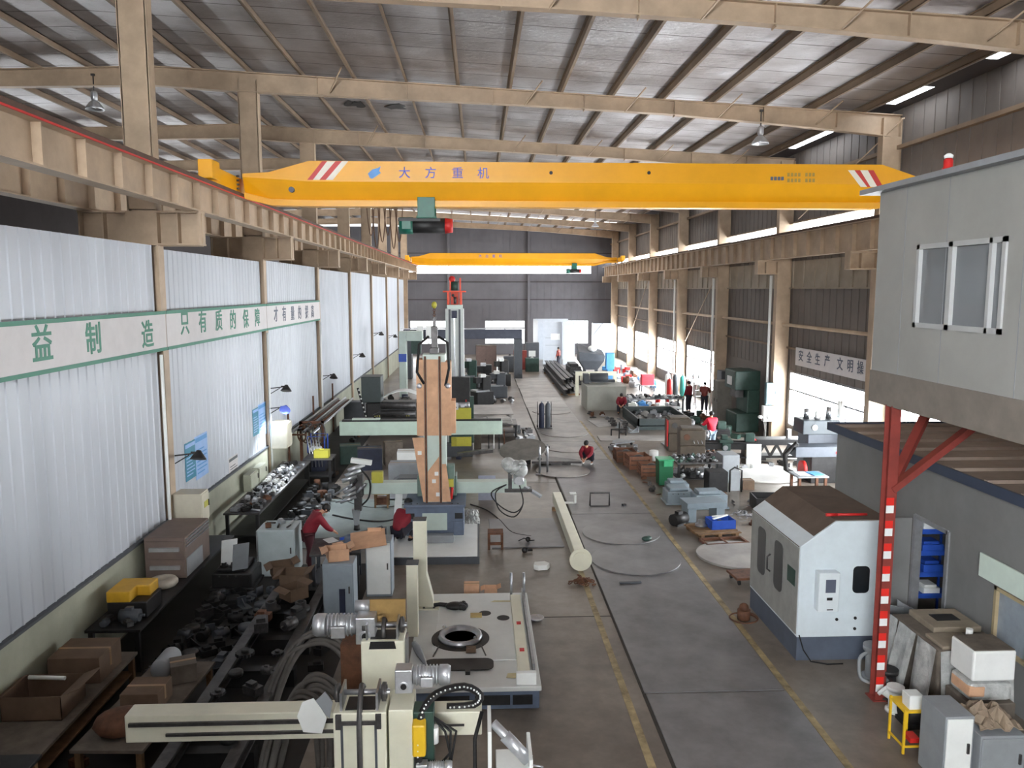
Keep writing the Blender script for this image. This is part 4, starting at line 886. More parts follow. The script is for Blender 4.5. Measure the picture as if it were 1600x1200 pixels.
on_table('torch_cable', 'grey wrapped torch lead lying along the left side of the table bed', 'cable', MB().tube([(-0.18, 0.5, 0.05), (-0.1, 0.25, 0.07), (-0.04, 0.05, 0.06), (0.05, -0.2, 0.04), (0.12, -0.5, 0.03)], [0.05, 0.07, 0.06, 0.035, 0.02]), greyp, 660, 1030)
def carton(name, label, x, y, z, w, d, h, m=card, rz=0.0, open_=False, group=None):
    t = thing(name, label, 'box', (x, y, z), rz, group)
    if open_:
        b = MB().bb(-w / 2, w / 2, -d / 2, d / 2, 0, 0.01)
        for a in ((-w / 2, -w / 2 + 0.01, -d / 2, d / 2), (w / 2 - 0.01, w / 2, -d / 2, d / 2), (-w / 2, w / 2, -d / 2, -d / 2 + 0.01), (-w / 2, w / 2, d / 2 - 0.01, d / 2)): b.bb(*a, 0, h)
        b.build('body', m, t)
        for s in (-1, 1):
            MB().bar((s * w / 2, 0, h), (s * (w / 2 + w * 0.3), 0, h + w * 0.12 * (1 if s > 0 else -1.2)), d * 0.98, 0.008, up=(0, 0, 1)).build('flap', m, t)
    else:
        MB().bb(-w / 2, w / 2, -d / 2, d / 2, 0, h).build('body', m, t, 0.008)
        MB().bb(-w / 2 - 0.001, w / 2 + 0.001, -0.03, 0.03, 0.3 * h, h + 0.002).build('tape', mat('brown tape', S(150, 116, 80), 0.4), t)
    return t
p = onz(737, 932); carton('carton', 'brown carton on the floor behind the table bed, the larger of the pair', p.x, p.y + 0.15, 0.004, 0.34, 0.26, 0.24, card)
p = onz(767, 935); carton('carton', 'small open carton behind the table bed beside the larger one', p.x, p.y + 0.15, 0.004, 0.28, 0.26, 0.2, card, 0, True)
# --- foreground columns seen from above
def fore_column(label, x, y, h, w, motor_side, wide):
    t = thing('welding_manipulator', label, 'machine', (x, y, 0))
    MB().bb(-w, w, -0.6, 0.6, 0, 0.25).build('base', dgrey, t, 0.02)
    MB().bb(-w / 2, w / 2, -0.2, 0.2, 0.25, h).build('column', ivory, t, 0.015)
    for q in (-0.36, 0.28) if wide else (): MB().bb(w * q, w * q + 0.025, -0.215, -0.2, 0.25, h - 0.12).build('cover_seam', dgrey, t)
    MB().bb(-0.16, 0.16, -0.14, 0.14, h, h + 0.006).build('top_opening', black, t)
    if not wide: MB().prism([(-0.17, h - 0.1), (0.17, h - 0.1), (0.15, h - 0.002), (-0.15, h - 0.002)], -0.206, -0.2).build('front_opening', black, t)
    MB().cyl((-w / 2, 0.02, h + 0.12), (w / 2 + 0.02, 0.02, h + 0.12), 0.03, n=12).build('drive_shaft', steel, t)
    for q in (-0.2, 0.18): MB().bb(q - 0.012, q + 0.012, -0.16, 0.16, h, h + 0.2).build('bearing_plate', steel, t)
    for q in (-w / 2 + 0.02, w / 2 - 0.04):
        MB().lathe([(0.075, -0.02), (0.1, -0.02), (0.1, 0.02), (0.075, 0.02)], (q, 0.02, h + 0.12), 22, axis='x').lathe([(0.03, -0.03), (0.075, -0.03), (0.075, 0.03), (0.03, 0.03)], (q, 0.02, h + 0.12), 16, axis='x').build('sprocket', dsteel, t)
    MB().tube([(0, -0.1 + 0.0, 0.3), (0, -0.24, 0.5), (0, -0.24, h - 0.1), (0, -0.1, h + 0.14), (0, 0.02, h + 0.2), (0, 0.14, h + 0.12)] if wide else [(0, -0.1, h - 0.05), (0, -0.1, h + 0.1), (0, 0.02, h + 0.2), (0, 0.14, h + 0.12)], 0.03).build('chain', dsteel, t)
    for q in (-0.22, 0.2) if wide else ():
        MB().box((q, -0.215, h - 0.09), (0.06, 0.03, 0.16)).build('tension_screw', dsteel, t)
    if wide: MB().bb(-0.2, 0.2, -0.235, -0.215, h - 0.12, h - 0.08).build('tension_bar', dsteel, t)
    return t
FX, FY, FH = -1.28, 8.2, 2.24
t = fore_column('ivory column machine at the very front with its gearmotor on the right', FX, FY, FH, 0.56, 1, True)
MB().bb(0.3, 0.56, -0.16, 0.3, 0.25, FH).build('side_duct', ivory, t, 0.012)
gearmotor(t, (0.55, 0.1, FH + 0.26), 1.1, 1)
MB().bb(0.56, 0.7, -0.3, -0.14, 1.78, 2.14).build('yellow_guard', yellow, t, 0.02)
MB().bb(0.56, 0.78, -0.14, 0.1, 1.3, 2.2).build('slide_block', dgreen, t, 0.01)
gearmotor(t, (0.72, -0.26, 1.64), 0.7, 1)
MB().bb(-2.65, -0.3, 0.24, 0.5, 1.7, 2.02).bb(0.56, 1.3, 0.24, 0.5, 1.7, 1.98).build('boom', ivory, t, 0.012)
MB().bb(-2.6, -0.3, 0.21, 0.24, 1.9, 1.94).bb(-2.2, -0.3, 0.21, 0.24, 1.78, 1.81).bb(0.8, 1.1, 0.22, 0.24, 1.82, 1.84).build('boom_groove', dsteel, t)
dcp = [(0.62, -0.2, 1.5), (0.62, -0.25, 1.9), (0.66, -0.1, 2.18), (0.8, 0.15, 2.25), (1.1, 0.3, 2.25), (1.28, 0.35, 2.12), (1.2, 0.35, 2.0), (0.9, 0.35, 1.98)]
dcp = [tuple(q) for q in smooth(dcp, 3)]; MB().tube(dcp, 0.045).build('drag_chain', black, t)
for k in range(len(dcp) - 1):
    for q in range(2):
        a = V(dcp[k]).lerp(V(dcp[k + 1]), q / 2); MB().ball((a.x, a.y - 0.045, a.z + 0.02), 0.012, n=6).build('chain_rivet', white, t)
for q in range(3): MB().tube([(0.76, -0.05, 2.1), (0.9 + 0.06 * q, -0.1, 1.95), (0.95, -0.1, 1.7 - 0.08 * q), (0.8, -0.05, 1.5)], 0.014).build('hose', rubber, t)
MB().cyl((0.78, -0.08, 1.82), (0.78, -0.08, 2.0), 0.05, n=14).build('valve', white, t)
plw = MB().prism([(-0.62, 1.98), (-0.42, 1.96), (-0.36, 2.14), (-0.5, 2.36), (-0.62, 2.32), (-0.68, 2.16)], -0.1, -0.085); plw.build('guard_plate', white, t, 0.004)
MB().prism([(-0.5, 2.3), (-0.34, 2.12), (-0.3, 2.3), (-0.38, 2.42)], -0.08, -0.06).build('guard_plate', lblue if False else greyp, t)
# tool head at the lower right of the foreground machine
MB().bb(1.36, 1.4, -0.25, 0.3, 1.5, 2.02).build('head_plate', white, t, 0.004)
MB().cyl((1.42, 0.0, 1.98), (1.7, -0.1, 1.72), 0.05, n=14).cyl((1.55, -0.05, 1.86), (1.8, -0.14, 1.62), 0.07, n=16).build('air_cylinder', alu, t)
MB().bb(1.45, 1.85, -0.3, 0.2, 1.42, 1.55).bb(1.8, 1.84, -0.3, 0.25, 1.45, 1.72).build('head_bracket', white, t, 0.008)
MB().bb(1.5, 1.8, -0.3, -0.05, 1.2, 1.42).build('servo_block', lblue, t, 0.01)
MB().tube([(1.84, -0.2, 1.6), (1.95, -0.2, 1.58), (1.9, -0.22, 1.4), (1.86, -0.25, 1.38), (1.84, -0.25, 1.1)], 0.012).build('conduit', steel, t)
MB().tube([(1.3, 0.2, 2.0), (1.22, 0.0, 1.8), (1.22, -0.1, 1.4), (1.36, -0.1, 1.2)], 0.022).build('hose', rubber, t)
MB().cyl((1.44, -0.1, 1.15), (1.75, -0.15, 1.15), 0.1, n=16).bb(1.3, 1.5, -0.2, 0.2, 0.5, 1.3).bb(1.3, 0.56, 0.25, 0.4, 1.74, 1.9).build('head_carriage', dsteel, t, 0.01)
t = fore_column('ivory column machine behind the front one, with a gearmotor pointing left', -1.22, 9.75, 2.32, 0.54, -1, False)
gearmotor(t, (-0.36, 0.05, 2.44), 1.45, -1)
MB().bb(-0.2, 0.26, 0.16, 0.19, 2.42, 2.72).build('back_plate', mat('dirty ochre plate', S(150, 120, 70), 0.7, 0, 0.2), t, 0.004)
MB().cyl((-0.4, 0.25, 2.6), (-0.2, 0.25, 2.6), 0.08, n=14).build('coupling', alu, t)
MB().bb(0.26, 0.3, -0.1, 0.1, 0.3, 2.3).build('conduit', steel, t)
MB().bb(-0.6, -0.25, 0.2, 0.55, 0.3, 2.1).build('counterweight', rust, t, 0.01)
# ---------------------------------------------------------------- machines and stores on the right-hand side
def cabinet(name, label, x, y, z, w, d, h, m, door_m=None, rz=0.0, group=None, doors=1, cat='cabinet'):
    t = thing(name, label, cat, (x, y, z), rz, group)
    MB().bb(-w / 2, w / 2, -d / 2, d / 2, 0, h).build('body', m, t, 0.01)
    for k in range(doors):
        x0 = -w / 2 + 0.02 + k * (w - 0.04) / doors; x1 = x0 + (w - 0.04) / doors - 0.01
        o = MB().bb(x0, x1, -d / 2 - 0.02, -d / 2, 0.06, h - 0.03).build('door', door_m or m, t, 0.006)
        MB().bb(x1 - 0.07, x1 - 0.04, -d / 2 - 0.045, -d / 2 - 0.02, h * 0.5, h * 0.5 + 0.14).build('handle', dsteel, o)
    return t
def bench(name, label, x, y, w, d, h, top_m, leg_m, rz=0.0, shelf=True, group=None, cat='workbench'):
    t = thing(name, label, cat, (x, y, 0), rz, group)
    MB().bb(-w / 2, w / 2, -d / 2, d / 2, h - 0.05, h).build('bench_top', top_m, t, 0.006)
    for sx in (-1, 1):
        for sy in (-1, 1): MB().bb(sx * (w / 2 - 0.08) - 0.04, sx * (w / 2 - 0.08) + 0.04, sy * (d / 2 - 0.08) - 0.04, sy * (d / 2 - 0.08) + 0.04, 0, h - 0.05).build('leg', leg_m, t)
    if shelf: MB().bb(-w / 2 + 0.06, w / 2 - 0.06, -d / 2 + 0.06, d / 2 - 0.06, 0.2, 0.23).build('lower_shelf', leg_m, t)
    return t
# kinds of small part
def k_flange(s): return MB().lathe([(s * .5, 0), (s * .5, s * .18), (s * .3, s * .18), (s * .3, s * .5), (s * .18, s * .5), (s * .18, 0.0)], n=18)
def k_block(s): return MB().box((0, 0, s * .22), (s, s * .6, s * .44)).box((s * .1, 0, s * .52), (s * .5, s * .4, s * .2))
def k_motor(s): return MB().cyl((-s * .5, 0, s * .3), (s * .35, 0, s * .3), s * .28).cyl((s * .35, 0, s * .3), (s * .55, 0, s * .3), s * .06).bb(-s * .4, s * .2, -s * .2, s * .2, 0, s * .1).box((-s * .1, 0, s * .6), (s * .3, s * .25, s * .16))
def k_bracket(s): return MB().bb(-s * .5, s * .5, -s * .3, s * .3, 0, s * .07).bb(-s * .5, -s * .43, -s * .3, s * .3, 0, s * .6).prism([(-s * .43, s * .07), (s * .2, s * .07), (-s * .43, s * .5)], -s * .04, s * .04)
def k_pipe(s): return MB().lathe([(s * .11, -s * .6), (s * .11, s * .6), (s * .085, s * .6), (s * .085, -s * .6)], (0, 0, s * .11), 12, axis='x')
def k_gear(s):
    P = []
    for k in range(32):
        r = s * (.5 if k % 2 else .43); P.append((r * math.cos(k * PI / 16), r * math.sin(k * PI / 16)))
    return MB().prism(P, 0, s * .16, 'z').cyl((0, 0, s * .16), (0, 0, s * .34), s * .2)
def k_can(s): return MB().lathe([(s * .3, 0), (s * .3, s * .7), (s * .27, s * .72), (s * .1, s * .74)], n=16)
def k_tray(s):
    b = MB().bb(-s * .5, s * .5, -s * .35, s * .35, 0, .012)
    for a in ((-s * .5, -s * .47, -s * .35, s * .35), (s * .47, s * .5, -s * .35, s * .35), (-s * .5, s * .5, -s * .35, -s * .32), (-s * .5, s * .5, s * .32, s * .35)): b.bb(*a, 0, s * .35)
    return b
def k_roll(s): return MB().lathe([(s * .22, 0), (s * .42, 0), (s * .45, s * .1), (s * .45, s * .2), (s * .42, s * .3), (s * .22, s * .3)], n=20)
KINDS = {'flange': ('pipe_flange', 'flange', k_flange), 'block': ('machined_block', 'block', k_block), 'motor': ('electric_motor', 'motor', k_motor), 'bracket': ('steel_bracket', 'bracket', k_bracket), 'pipe': ('pipe_offcut', 'pipe', k_pipe),
         'gear': ('gear_wheel', 'gear', k_gear), 'can': ('paint_can', 'can', k_can), 'tray': ('parts_tray', 'tray', k_tray), 'roll': ('wire_roll', 'roll', k_roll)}
PROTO = {}
def scatter(place, x0, x1, y0, y1, z, n, sizes, mats, kinds, seed=1, skip=None):
    """countable small parts laid out on a loose grid; copies share their mesh, group and label"""
    rnd = random.Random(seed); W, D = x1 - x0, y1 - y0
    nx = max(1, round(math.sqrt(n * W / D))); ny = max(1, math.ceil(n / nx)); cnt = 0
    cw = min(W / nx, D / ny)
    for j in range(ny):
        for i in range(nx):
            if cnt >= n: return
            kd = rnd.choice(kinds); m = rnd.choice(mats); s = min(rnd.uniform(*sizes), cw * 0.95)
            nm, cat, fn = KINDS[kd]; key = (kd, m.name); cx = x0 + (i + 0.5) * W / nx; cy = y0 + (j + 0.5) * D / ny
            slack = max(0, (cw - s) / 2.2); cx += rnd.uniform(-slack, slack); cy += rnd.uniform(-slack, slack); cnt += 1
            if skip and skip(cx, cy): continue
            lab = '%s %s %s' % (COLOR.get(m.name, 'steel'), nm.replace('_', ' '), place); grp = '%s %s %s' % (COLOR.get(m.name, 'steel'), nm.replace('_', ' ') + 's', place)
            if key in PROTO: o = PROTO[key].copy(); COL.objects.link(o)
            else: o = fn(1.0).build(nm, m); PROTO[key] = o
            o.scale = (s, s, s); o.location = (cx, cy, z); o.rotation_euler = (0, 0, rnd.uniform(0, 6.28)); tag(o, lab, cat, grp)
COLOR = {'pale worn steel plate': 'pale steel', 'bare steel': 'bright steel', 'oily steel': 'oily', 'black steel': 'black', 'rusty steel': 'rusty', 'cast aluminium': 'aluminium', 'grey paint': 'grey', 'dark grey paint': 'dark grey', 'bin blue': 'blue', 'red paint': 'red', 'white paint': 'white', 'machine green': 'dark green', 'safety yellow': 'yellow', 'blue grey paint': 'blue grey', 'brown crate': 'brown', 'cardboard': 'cardboard', 'black rubber': 'rubber', 'orange red paint': 'orange', 'light blue paint': 'light blue'}
# --- dusty stores in front of the storeroom
cabinet('control_cabinet', 'low grey electrical cabinet with a white front beside the yellow stand', 6.42, 10.04, 0, 0.4, 0.58, 1.02, greyp, white)
t = cabinet('control_cabinet', 'grey cabinet at the bottom right corner under crumpled paper', 6.98, 10.02, 0, 0.62, 0.7, 0.78, greyp, greyp)
def crumple(w, d, h, seed, n=14):
    r = random.Random(seed); H_ = [[r.random() for _ in range(n + 1)] for _ in range(n + 1)]
    return MB().grid(lambda u, v: ((u - .5) * w + 0.04 * (H_[int(u * n)][int(v * n)] - .5), (v - .5) * d, 0.02 + h * H_[int(v * n)][int(u * n)] * (0.4 + math.sin(PI * u) * math.sin(PI * v))), n, n, 0, False, 0.012)
solo('paper_sheet', 'crumpled brown wrapping paper on the grey corner cabinet', 'paper', crumple(0.58, 0.62, 0.22, 3, 9), mat('wrapping paper', S(140, 124, 106), 0.8, 0, 0.15), (7.0, 10.05, 0.785))
t = thing('tool_stand', 'yellow square-legged stand holding a white bucket beside the low cabinet', 'stand', (6.26, 10.76, 0))
for sx in (-0.13, 0.13):
    for sy in (-0.2, 0.2): MB().bb(sx - 0.015, sx + 0.015, sy - 0.015, sy + 0.015, 0, 0.68).build('leg', yellow, t)
MB().bb(-0.15, 0.15, -0.22, 0.22, 0.63, 0.66).bb(-0.13, 0.13, -0.215, -0.19, 0.1, 0.125).bb(-0.145, -0.12, -0.2, 0.2, 0.1, 0.125).build('frame', yellow, t)
MB().bb(0.0, 0.14, -0.15, 0.05, 0.13, 0.2).build('red_rag', red, t)
solo('bucket', 'small white square bucket on the yellow stand', 'bucket', MB().box((0, 0, 0.1), (0.2, 0.2, 0.2), 0, 0, None, 1.1).box((0, 0, 0.205), (0.2, 0.2, 0.01)), white, (6.3, 10.68, 0.662), bev=0.01)
solo('sander_motor', 'black dusty motor with a cream belly lying behind the yellow stand', 'motor', MB().cyl((-0.2, 0, 0.2), (0.2, 0, 0.2), 0.19, n=18).cyl((0.2, 0, 0.2), (0.3, 0, 0.2), 0.12).bb(-0.22, 0.22, -0.18, 0.18, 0, 0.06), black, (6.75, 11.35, 0))
t = thing('wrapped_machine', 'large dusty machine hung with grey plastic sheets against the storeroom', 'machine', (7.65, 12.1, 0))
MB().box((0, 0, 0.58), (1.2, 1.5, 1.16), 0, 0, None, 0.96).build('body', dust, t, 0.04)
MB().bb(-0.3, 0.5, -0.1, 0.65, 1.16, 1.26).bb(-0.5, 0.1, -0.7, -0.2, 1.16, 1.22).build('top_frame', mat('dusty frame', S(140, 128, 112), 0.85, 0, 0.15), t, 0.015)
MB().bb(-0.1, 0.3, 0.15, 0.4, 1.26, 1.27).build('slot', black, t)
for k, (y0, y1, lean) in enumerate(((-0.72, -0.2, 0.12), (-0.15, 0.35, 0.2), (0.4, 0.74, 0.1))):
    MB().grid(lambda u, v: (-0.62 - lean * (1 - v) + 0.025 * math.sin(7 * u + 3 * k) * (1.2 - v), y0 + (y1 - y0) * u, 0.1 + 1.08 * v), 10, 8, 0, False, 0.008).build('plastic_sheet', plastic, t)
MB().grid(lambda u, v: (-0.58 + 1.16 * u, -0.78 - 0.12 * (1 - v) + 0.03 * math.sin(9 * u), 0.12 + 1.05 * v), 14, 6, 0, False, 0.008).build('plastic_sheet', plastic, t)
MB().cyl((-0.1, -0.7, 1.16), (-0.1, -0.7, 1.5), 0.05).build('pipe', white, t)
solo('duct_pipe', 'white round duct pipe standing beside the grey panel', 'pipe', MB().lathe([(0.09, 0), (0.09, 0.66), (0.11, 0.66), (0.11, 0.72), (0.08, 0.72)]), white, (7.98, 13.6, 0))
solo('leaning_sheet', 'grey steel panel leaning upright behind the red post', 'panel', MB().box((0, 0, 0.4), (0.5, 0.03, 0.8), 0, 0, (0.06, 0, 0)), greyp, (7.68, 14.0, 0.02), -0.5)
solo('leaning_sheet', 'second grey panel with a slanted top beside the duct pipe', 'panel', MB().prism([(-0.25, 0), (0.25, 0), (0.25, 0.6), (-0.25, 0.85)], -0.02, 0.02), greyp, (8.15, 14.05, 0.0), -0.4)
solo('wood_crate', 'low dusty crate under the wrapped roll', 'crate', MB().bb(-0.35, 0.35, -0.3, 0.3, 0, 0.7), dust, (7.46, 10.92, 0), bev=0.015)
t = thing('wrapped_roll', 'film-wrapped cardboard bundle under the white wrapped cube', 'bundle', (7.46, 10.92, 0.705))
MB().bb(-0.33, 0.33, -0.26, 0.26, 0, 0.3).build('bundle', plastic, t, 0.08)
MB().bb(-0.335, -0.1, -0.265, 0.2, 0.08, 0.24).build('carton_face', card, t, 0.02)
t = thing('wrapped_cube', 'white wrapped cube on top of the film-wrapped bundle', 'box', (7.46, 10.92, 1.035))
MB().bb(-0.32, 0.32, -0.28, 0.28, 0, 0.46).build('body', white, t, 0.03)
MB().bb(-0.3, 0.3, -0.26, 0.26, 0.46, 0.475).build('dust_layer', dust, t)
for k, (x, y, s, m, lab) in enumerate(((6.8, 12.75, 0.62, greyp, 'grey cast fitting on the floor behind the yellow stand'), (6.72, 12.15, 0.5, black, 'black cast fitting on the floor behind the yellow stand'), (6.62, 11.72, 0.42, white, 'white plastic-covered fitting behind the black motor'))):
    solo('cast_fitting', lab, 'fitting', MB().cyl((0, 0, 0), (0, 0, s * 0.9), s * 0.24).cyl((0, 0, s * 0.5), (s * 0.42, 0.05, s * 0.7), s * 0.16).cyl((s * 0.36, 0.05, s * 0.66), (s * 0.46, 0.05, s * 0.73), s * 0.24).lathe([(s * .34, 0), (s * .34, s * .1), (s * .26, s * .1)]).cyl((0, 0, s * .86), (0, 0, s), s * .32).tube(smooth([(-s * .2, 0, s * .8), (-s * .5, -.1, s * .7), (-s * .5, -.15, s * .2), (-s * .2, -.2, 0.03)]), s * .05), m, (x, y, 0), k * 1.1)
cz = MB().cyl((-0.35, -0.18, 0.06), (-0.35, 0.18, 0.06), 0.06).cyl((0.35, -0.18, 0.06), (0.35, 0.18, 0.06), 0.06)
t = thing('hand_cart', 'low dark hand cart beside the pale disc', 'cart', (6.25, 17.45, 0), 0.1)
MB().bb(-0.45, 0.45, -0.3, 0.3, 0.13, 0.19).build('deck', rust, t, 0.01)
for sx in (-0.36, 0.36):
    for sy in (-0.22, 0.22): MB().cyl((sx - 0.02, sy, 0.06), (sx + 0.02, sy, 0.06), 0.06).build('wheel', rubber, t)
MB().tube([(0.45, -0.1, 0.16), (0.75, -0.1, 0.3), (0.8, 0, 0.75), (0.75, 0.1, 0.3), (0.45, 0.1, 0.16)], 0.015).build('handle', dsteel, t)
solo('hose_reel', 'small dark pump with a coiled hose beside the machining centre', 'pump', MB().cyl((0, 0, 0.02), (0, 0, 0.22), 0.13).ball((0, 0, 0.26), 0.1).tube([(0.28 * math.cos(a / 3), 0.28 * math.sin(a / 3), 0.02 + 0.002 * a) for a in range(24)], 0.015), rust, (5.38, 15.3, 0))
# --- green bin, clutter bench, castings
t = thing('waste_bin', 'green wheeled waste bin with a plastic bag over its rim', 'bin', (6.38, 26.55, 0))
MB().box((0, 0, 0.47), (0.46, 0.5, 0.86), 0, 0, None, 1.12).build('body', green, t, 0.02)
MB().box((0, 0, 0.92), (0.55, 0.58, 0.05)).box((0.05, -0.3, 0.8), (0.3, 0.03, 0.2)).build('bag', mat('green bag', S(60, 150, 104), 0.35, 0, 0.1), t, 0.015)
for s in (-0.18, 0.18): MB().cyl((s - 0.03, 0.22, 0.06), (s + 0.03, 0.22, 0.06), 0.06).build('wheel', rubber, t)
bench('work_table', 'dark clutter table standing right of the green bin', 7.55, 27.0, 1.55, 1.3, 0.8, dsteel, black)
scatter('on the clutter table by the green bin', 6.83, 8.27, 26.4, 27.6, 0.805, 48, (0.1, 0.2), [steel, dsteel, alu, black, dgreen], ['flange', 'block', 'motor', 'bracket', 'gear', 'pipe'], 3)
scatter('under the clutter table by the green bin', 6.9, 8.2, 26.45, 27.5, 0.235, 12, (0.2, 0.34), [dsteel, alu, black], ['motor', 'block', 'can'], 4)
cabinet('control_cabinet', 'light grey cabinet at the right end of the clutter table', 8.75, 27.1, 0, 0.6, 0.8, 0.98, greyp, greyp)
t = thing('tank', 'dark open machine guard with a pale curved window below the clutter table', 'guard', (8.1, 25.7, 0))
MB().bb(-0.5, 0.15, -0.3, 0.3, 0, 0.7).build('body', black, t, 0.03); MB().tube([(0.2, -0.3, 0.02), (0.2, -0.3, 0.75), (0.35, -0.3, 0.85), (0.6, -0.3, 0.75), (0.6, -0.3, 0.02)], 0.03).build('frame', black, t); MB().bb(0.24, 0.56, -0.29, -0.27, 0.05, 0.72).build('panel', greyp, t, 0.01)
carton('carton', 'small carton on the floor right of the dark guard', 9.05, 25.9, 0, 0.4, 0.4, 0.32, card_d)
def casting(label, x, y, z, w, d, h, m, rz=0.0):
    t = thing('gearbox_casting', label, 'casting', (x, y, z), rz)
    MB().bb(-w / 2, w / 2, -d / 2, d / 2, 0, h * .8).bb(-w * .56, w * .56, -d * .56, d * .56, 0, h * .12).bb(-w * .4, w * .3, -d * .4, d * .4, h * .8, h).build('housing', m, t, 0.03)
    MB().cyl((w * .3, -d / 2 - 0.02, h * .45), (w * .3, -d / 2, h * .45), h * .26, n=20).build('bearing_cover', m, t)
    for s in (-.3, -.1, .1): MB().cyl((w * s, -d / 2 - 0.012, h * .68), (w * s, -d / 2, h * .68), 0.02, n=6).build('bolt', dsteel, t)
casting('blue-grey gearbox casting, the left of two below the clutter table', 6.3, 24.3, 0, 0.85, 0.7, 0.52, bluegrey if False else mat('casting grey', S(122, 134, 142), 0.5, 0, 0.1))
casting('blue-grey gearbox casting, the right and nearer of two below the clutter table', 7.1, 23.7, 0, 1.0, 0.6, 0.56, M['casting grey'], 0.05)
casting('small grey casting standing behind the gearbox castings', 6.5, 25.3, 0, 0.7, 0.5, 0.5, M['casting grey'])
pal = thing('pallet', 'wooden pallet under the blue crate and grey slab', 'pallet', (6.45, 21.1, 0), 0.15)
for k in range(5): MB().bb(-0.62, 0.62, -0.5 + 0.22 * k, -0.36 + 0.22 * k, 0.1, 0.13).build('deck_board', wood, pal)
for k in (-0.5, 0, 0.5): MB().bb(k - 0.05, k + 0.05, -0.5, 0.52, 0, 0.1).build('runner', wood, pal)
solo('steel_slab', 'grey machined slab resting across two blocks behind the blue crate', 'slab', MB().bb(-0.6, 0.6, -0.35, 0.35, 0.42, 0.58).bb(-0.55, -0.3, -0.3, 0.3, 0, 0.42).bb(0.3, 0.55, -0.3, 0.3, 0, 0.42), M['casting grey'], (6.55, 22.4, 0), 0.08, None, 0.01)
t = thing('tool_crate', 'blue plastic crate with pale tools lying across it, on the pallet', 'crate', (6.7, 21.2, 0.132), 0.1)
k_tray(0.7).build('body', blue, t); MB().bar((-0.25, -0.1, 0.27), (0.25, 0.12, 0.3), 0.06, 0.03).bar((-0.2, 0.12, 0.27), (0.2, 0.1, 0.3), 0.05, 0.03).build('spanner', white, t); k_motor(0.3).build('drill', dgrey, t)
solo('electric_motor', 'round dark motor lying left of the grey slab', 'motor', k_motor(0.6), black, (5.75, 21.9, 0), 0.6)
solo('pipe_flange', 'bright flange standing on the pallet left of the blue crate', 'flange', k_flange(0.35), steel, (6.2, 21.3, 0.132))
t = thing('angle_frame', 'flat welded steel frame lying in front of the pallet', 'frame', (6.5, 20.25, 0), 0.12)
MB().bb(-0.6, 0.6, -0.3, -0.24, 0, 0.07).bb(-0.6, 0.6, 0.2, 0.26, 0, 0.07).bb(-0.6, -0.54, -0.3, 0.26, 0, 0.07).bb(0.54, 0.6, -0.3, 0.26, 0, 0.07).bb(-0.03, 0.03, -0.3, 0.26, 0, 0.07).build('frame', rust, t)
solo('pipe_flange', 'small dark flange alone on the floor right of the blue crate', 'flange', k_flange(0.26), rust, (7.85, 21.8, 0))
t = thing('steel_box', 'black open steel box on the floor behind the machining centre', 'box', (9.0, 23.4, 0), -0.1)
k_tray(1.2).build('body', black, t)
sw = MB(); r = random.Random(5)
for k in range(60):
    a, b = r.gauss(0, .3), r.gauss(0, .2); c = r.uniform(0, 6.3)
    sw.tube([(a + .06 * math.cos(c + q) + .03 * q, b + .06 * math.sin(c + q), .015 + .01 * q) for q in range(5)], 0.006, 4)
o = sw.build('metal_swarf', steel, None, 0, (7.95, 22.7, 0)); tag(o, 'heap of curly metal swarf beside the black steel box', 'swarf', None, 'stuff')
sw2 = MB()
for k in range(50):
    a, b = r.gauss(0, .3), r.gauss(0, .3); c = r.uniform(0, 6.3)
    sw2.tube([(a + .07 * math.cos(c + q) + .02 * q, b + .07 * math.sin(c + q), .015 + .05 * q * r.random()) for q in range(5)], 0.007, 4)
o = sw2.build('metal_swarf', alu, None, 0, (8.35, 28.25, 0)); tag(o, 'bright metal swarf heap between the lathe and the light grey cabinet', 'swarf', None, 'stuff')
def crate(label, x, y, z, w, d, h, m, rz=0.0):
    t = thing('parts_crate', label, 'crate', (x, y, z), rz, 'brown crates near the lathe')
    b = MB().bb(-w / 2, w / 2, -d / 2, d / 2, 0, 0.03)
    for k in range(3):
        z0 = 0.02 + k * h / 3; z1 = z0 + h / 3 - 0.03
        b.bb(-w / 2, w / 2, -d / 2, -d / 2 + 0.025, z0, z1).bb(-w / 2, w / 2, d / 2 - 0.025, d / 2, z0, z1).bb(-w / 2, -w / 2 + 0.025, -d / 2, d / 2, z0, z1).bb(w / 2 - 0.025, w / 2, -d / 2, d / 2, z0, z1)
    for sx in (-1, 1):
        for sy in (-1, 1): b.bb(sx * w / 2 - 0.03, sx * w / 2 + 0.03, sy * d / 2 - 0.03, sy * d / 2 + 0.03, 0, h)
    b.build('body', m, t); MB().box((0, 0, h * .5), (w * .8, d * .8, h * .5)).ball((0.05, 0, h * .75), w * .25, sz=.5).build('contents', dsteel, t)
crate('brown open crate nearest the green bin', 6.25, 28.1, 0, 0.8, 0.7, 0.42, brown)
crate('brown open crate behind the nearest one', 6.0, 29.3, 0, 0.8, 0.8, 0.5, brown, 0.1)
crate('dark rusty crate farthest left of the brown crates', 5.75, 30.5, 0, 0.75, 0.8, 0.45, rust)
solo('bucket', 'white bucket standing beside the crates', 'bucket', k_can(0.55), white, (7.0, 28.8, 0)); solo('bucket', 'white bucket behind the crates with a dark lid', 'bucket', k_can(0.6), white, (6.85, 30.3, 0))
scatter('on the floor left of the brown crates', 5.45, 6.6, 31.2, 33.0, 0.045, 10, (0.25, 0.42), [steel, dsteel, alu, rust], ['flange', 'block', 'bracket', 'pipe'], 6)
scatter('on the floor between the clutter table and the lathes', 6.9, 8.9, 28.0, 29.2, 0.004, 16, (0.15, 0.32), [steel, dsteel, alu, black, dgreen, rust], ['flange', 'block', 'bracket', 'pipe', 'gear'], 61)
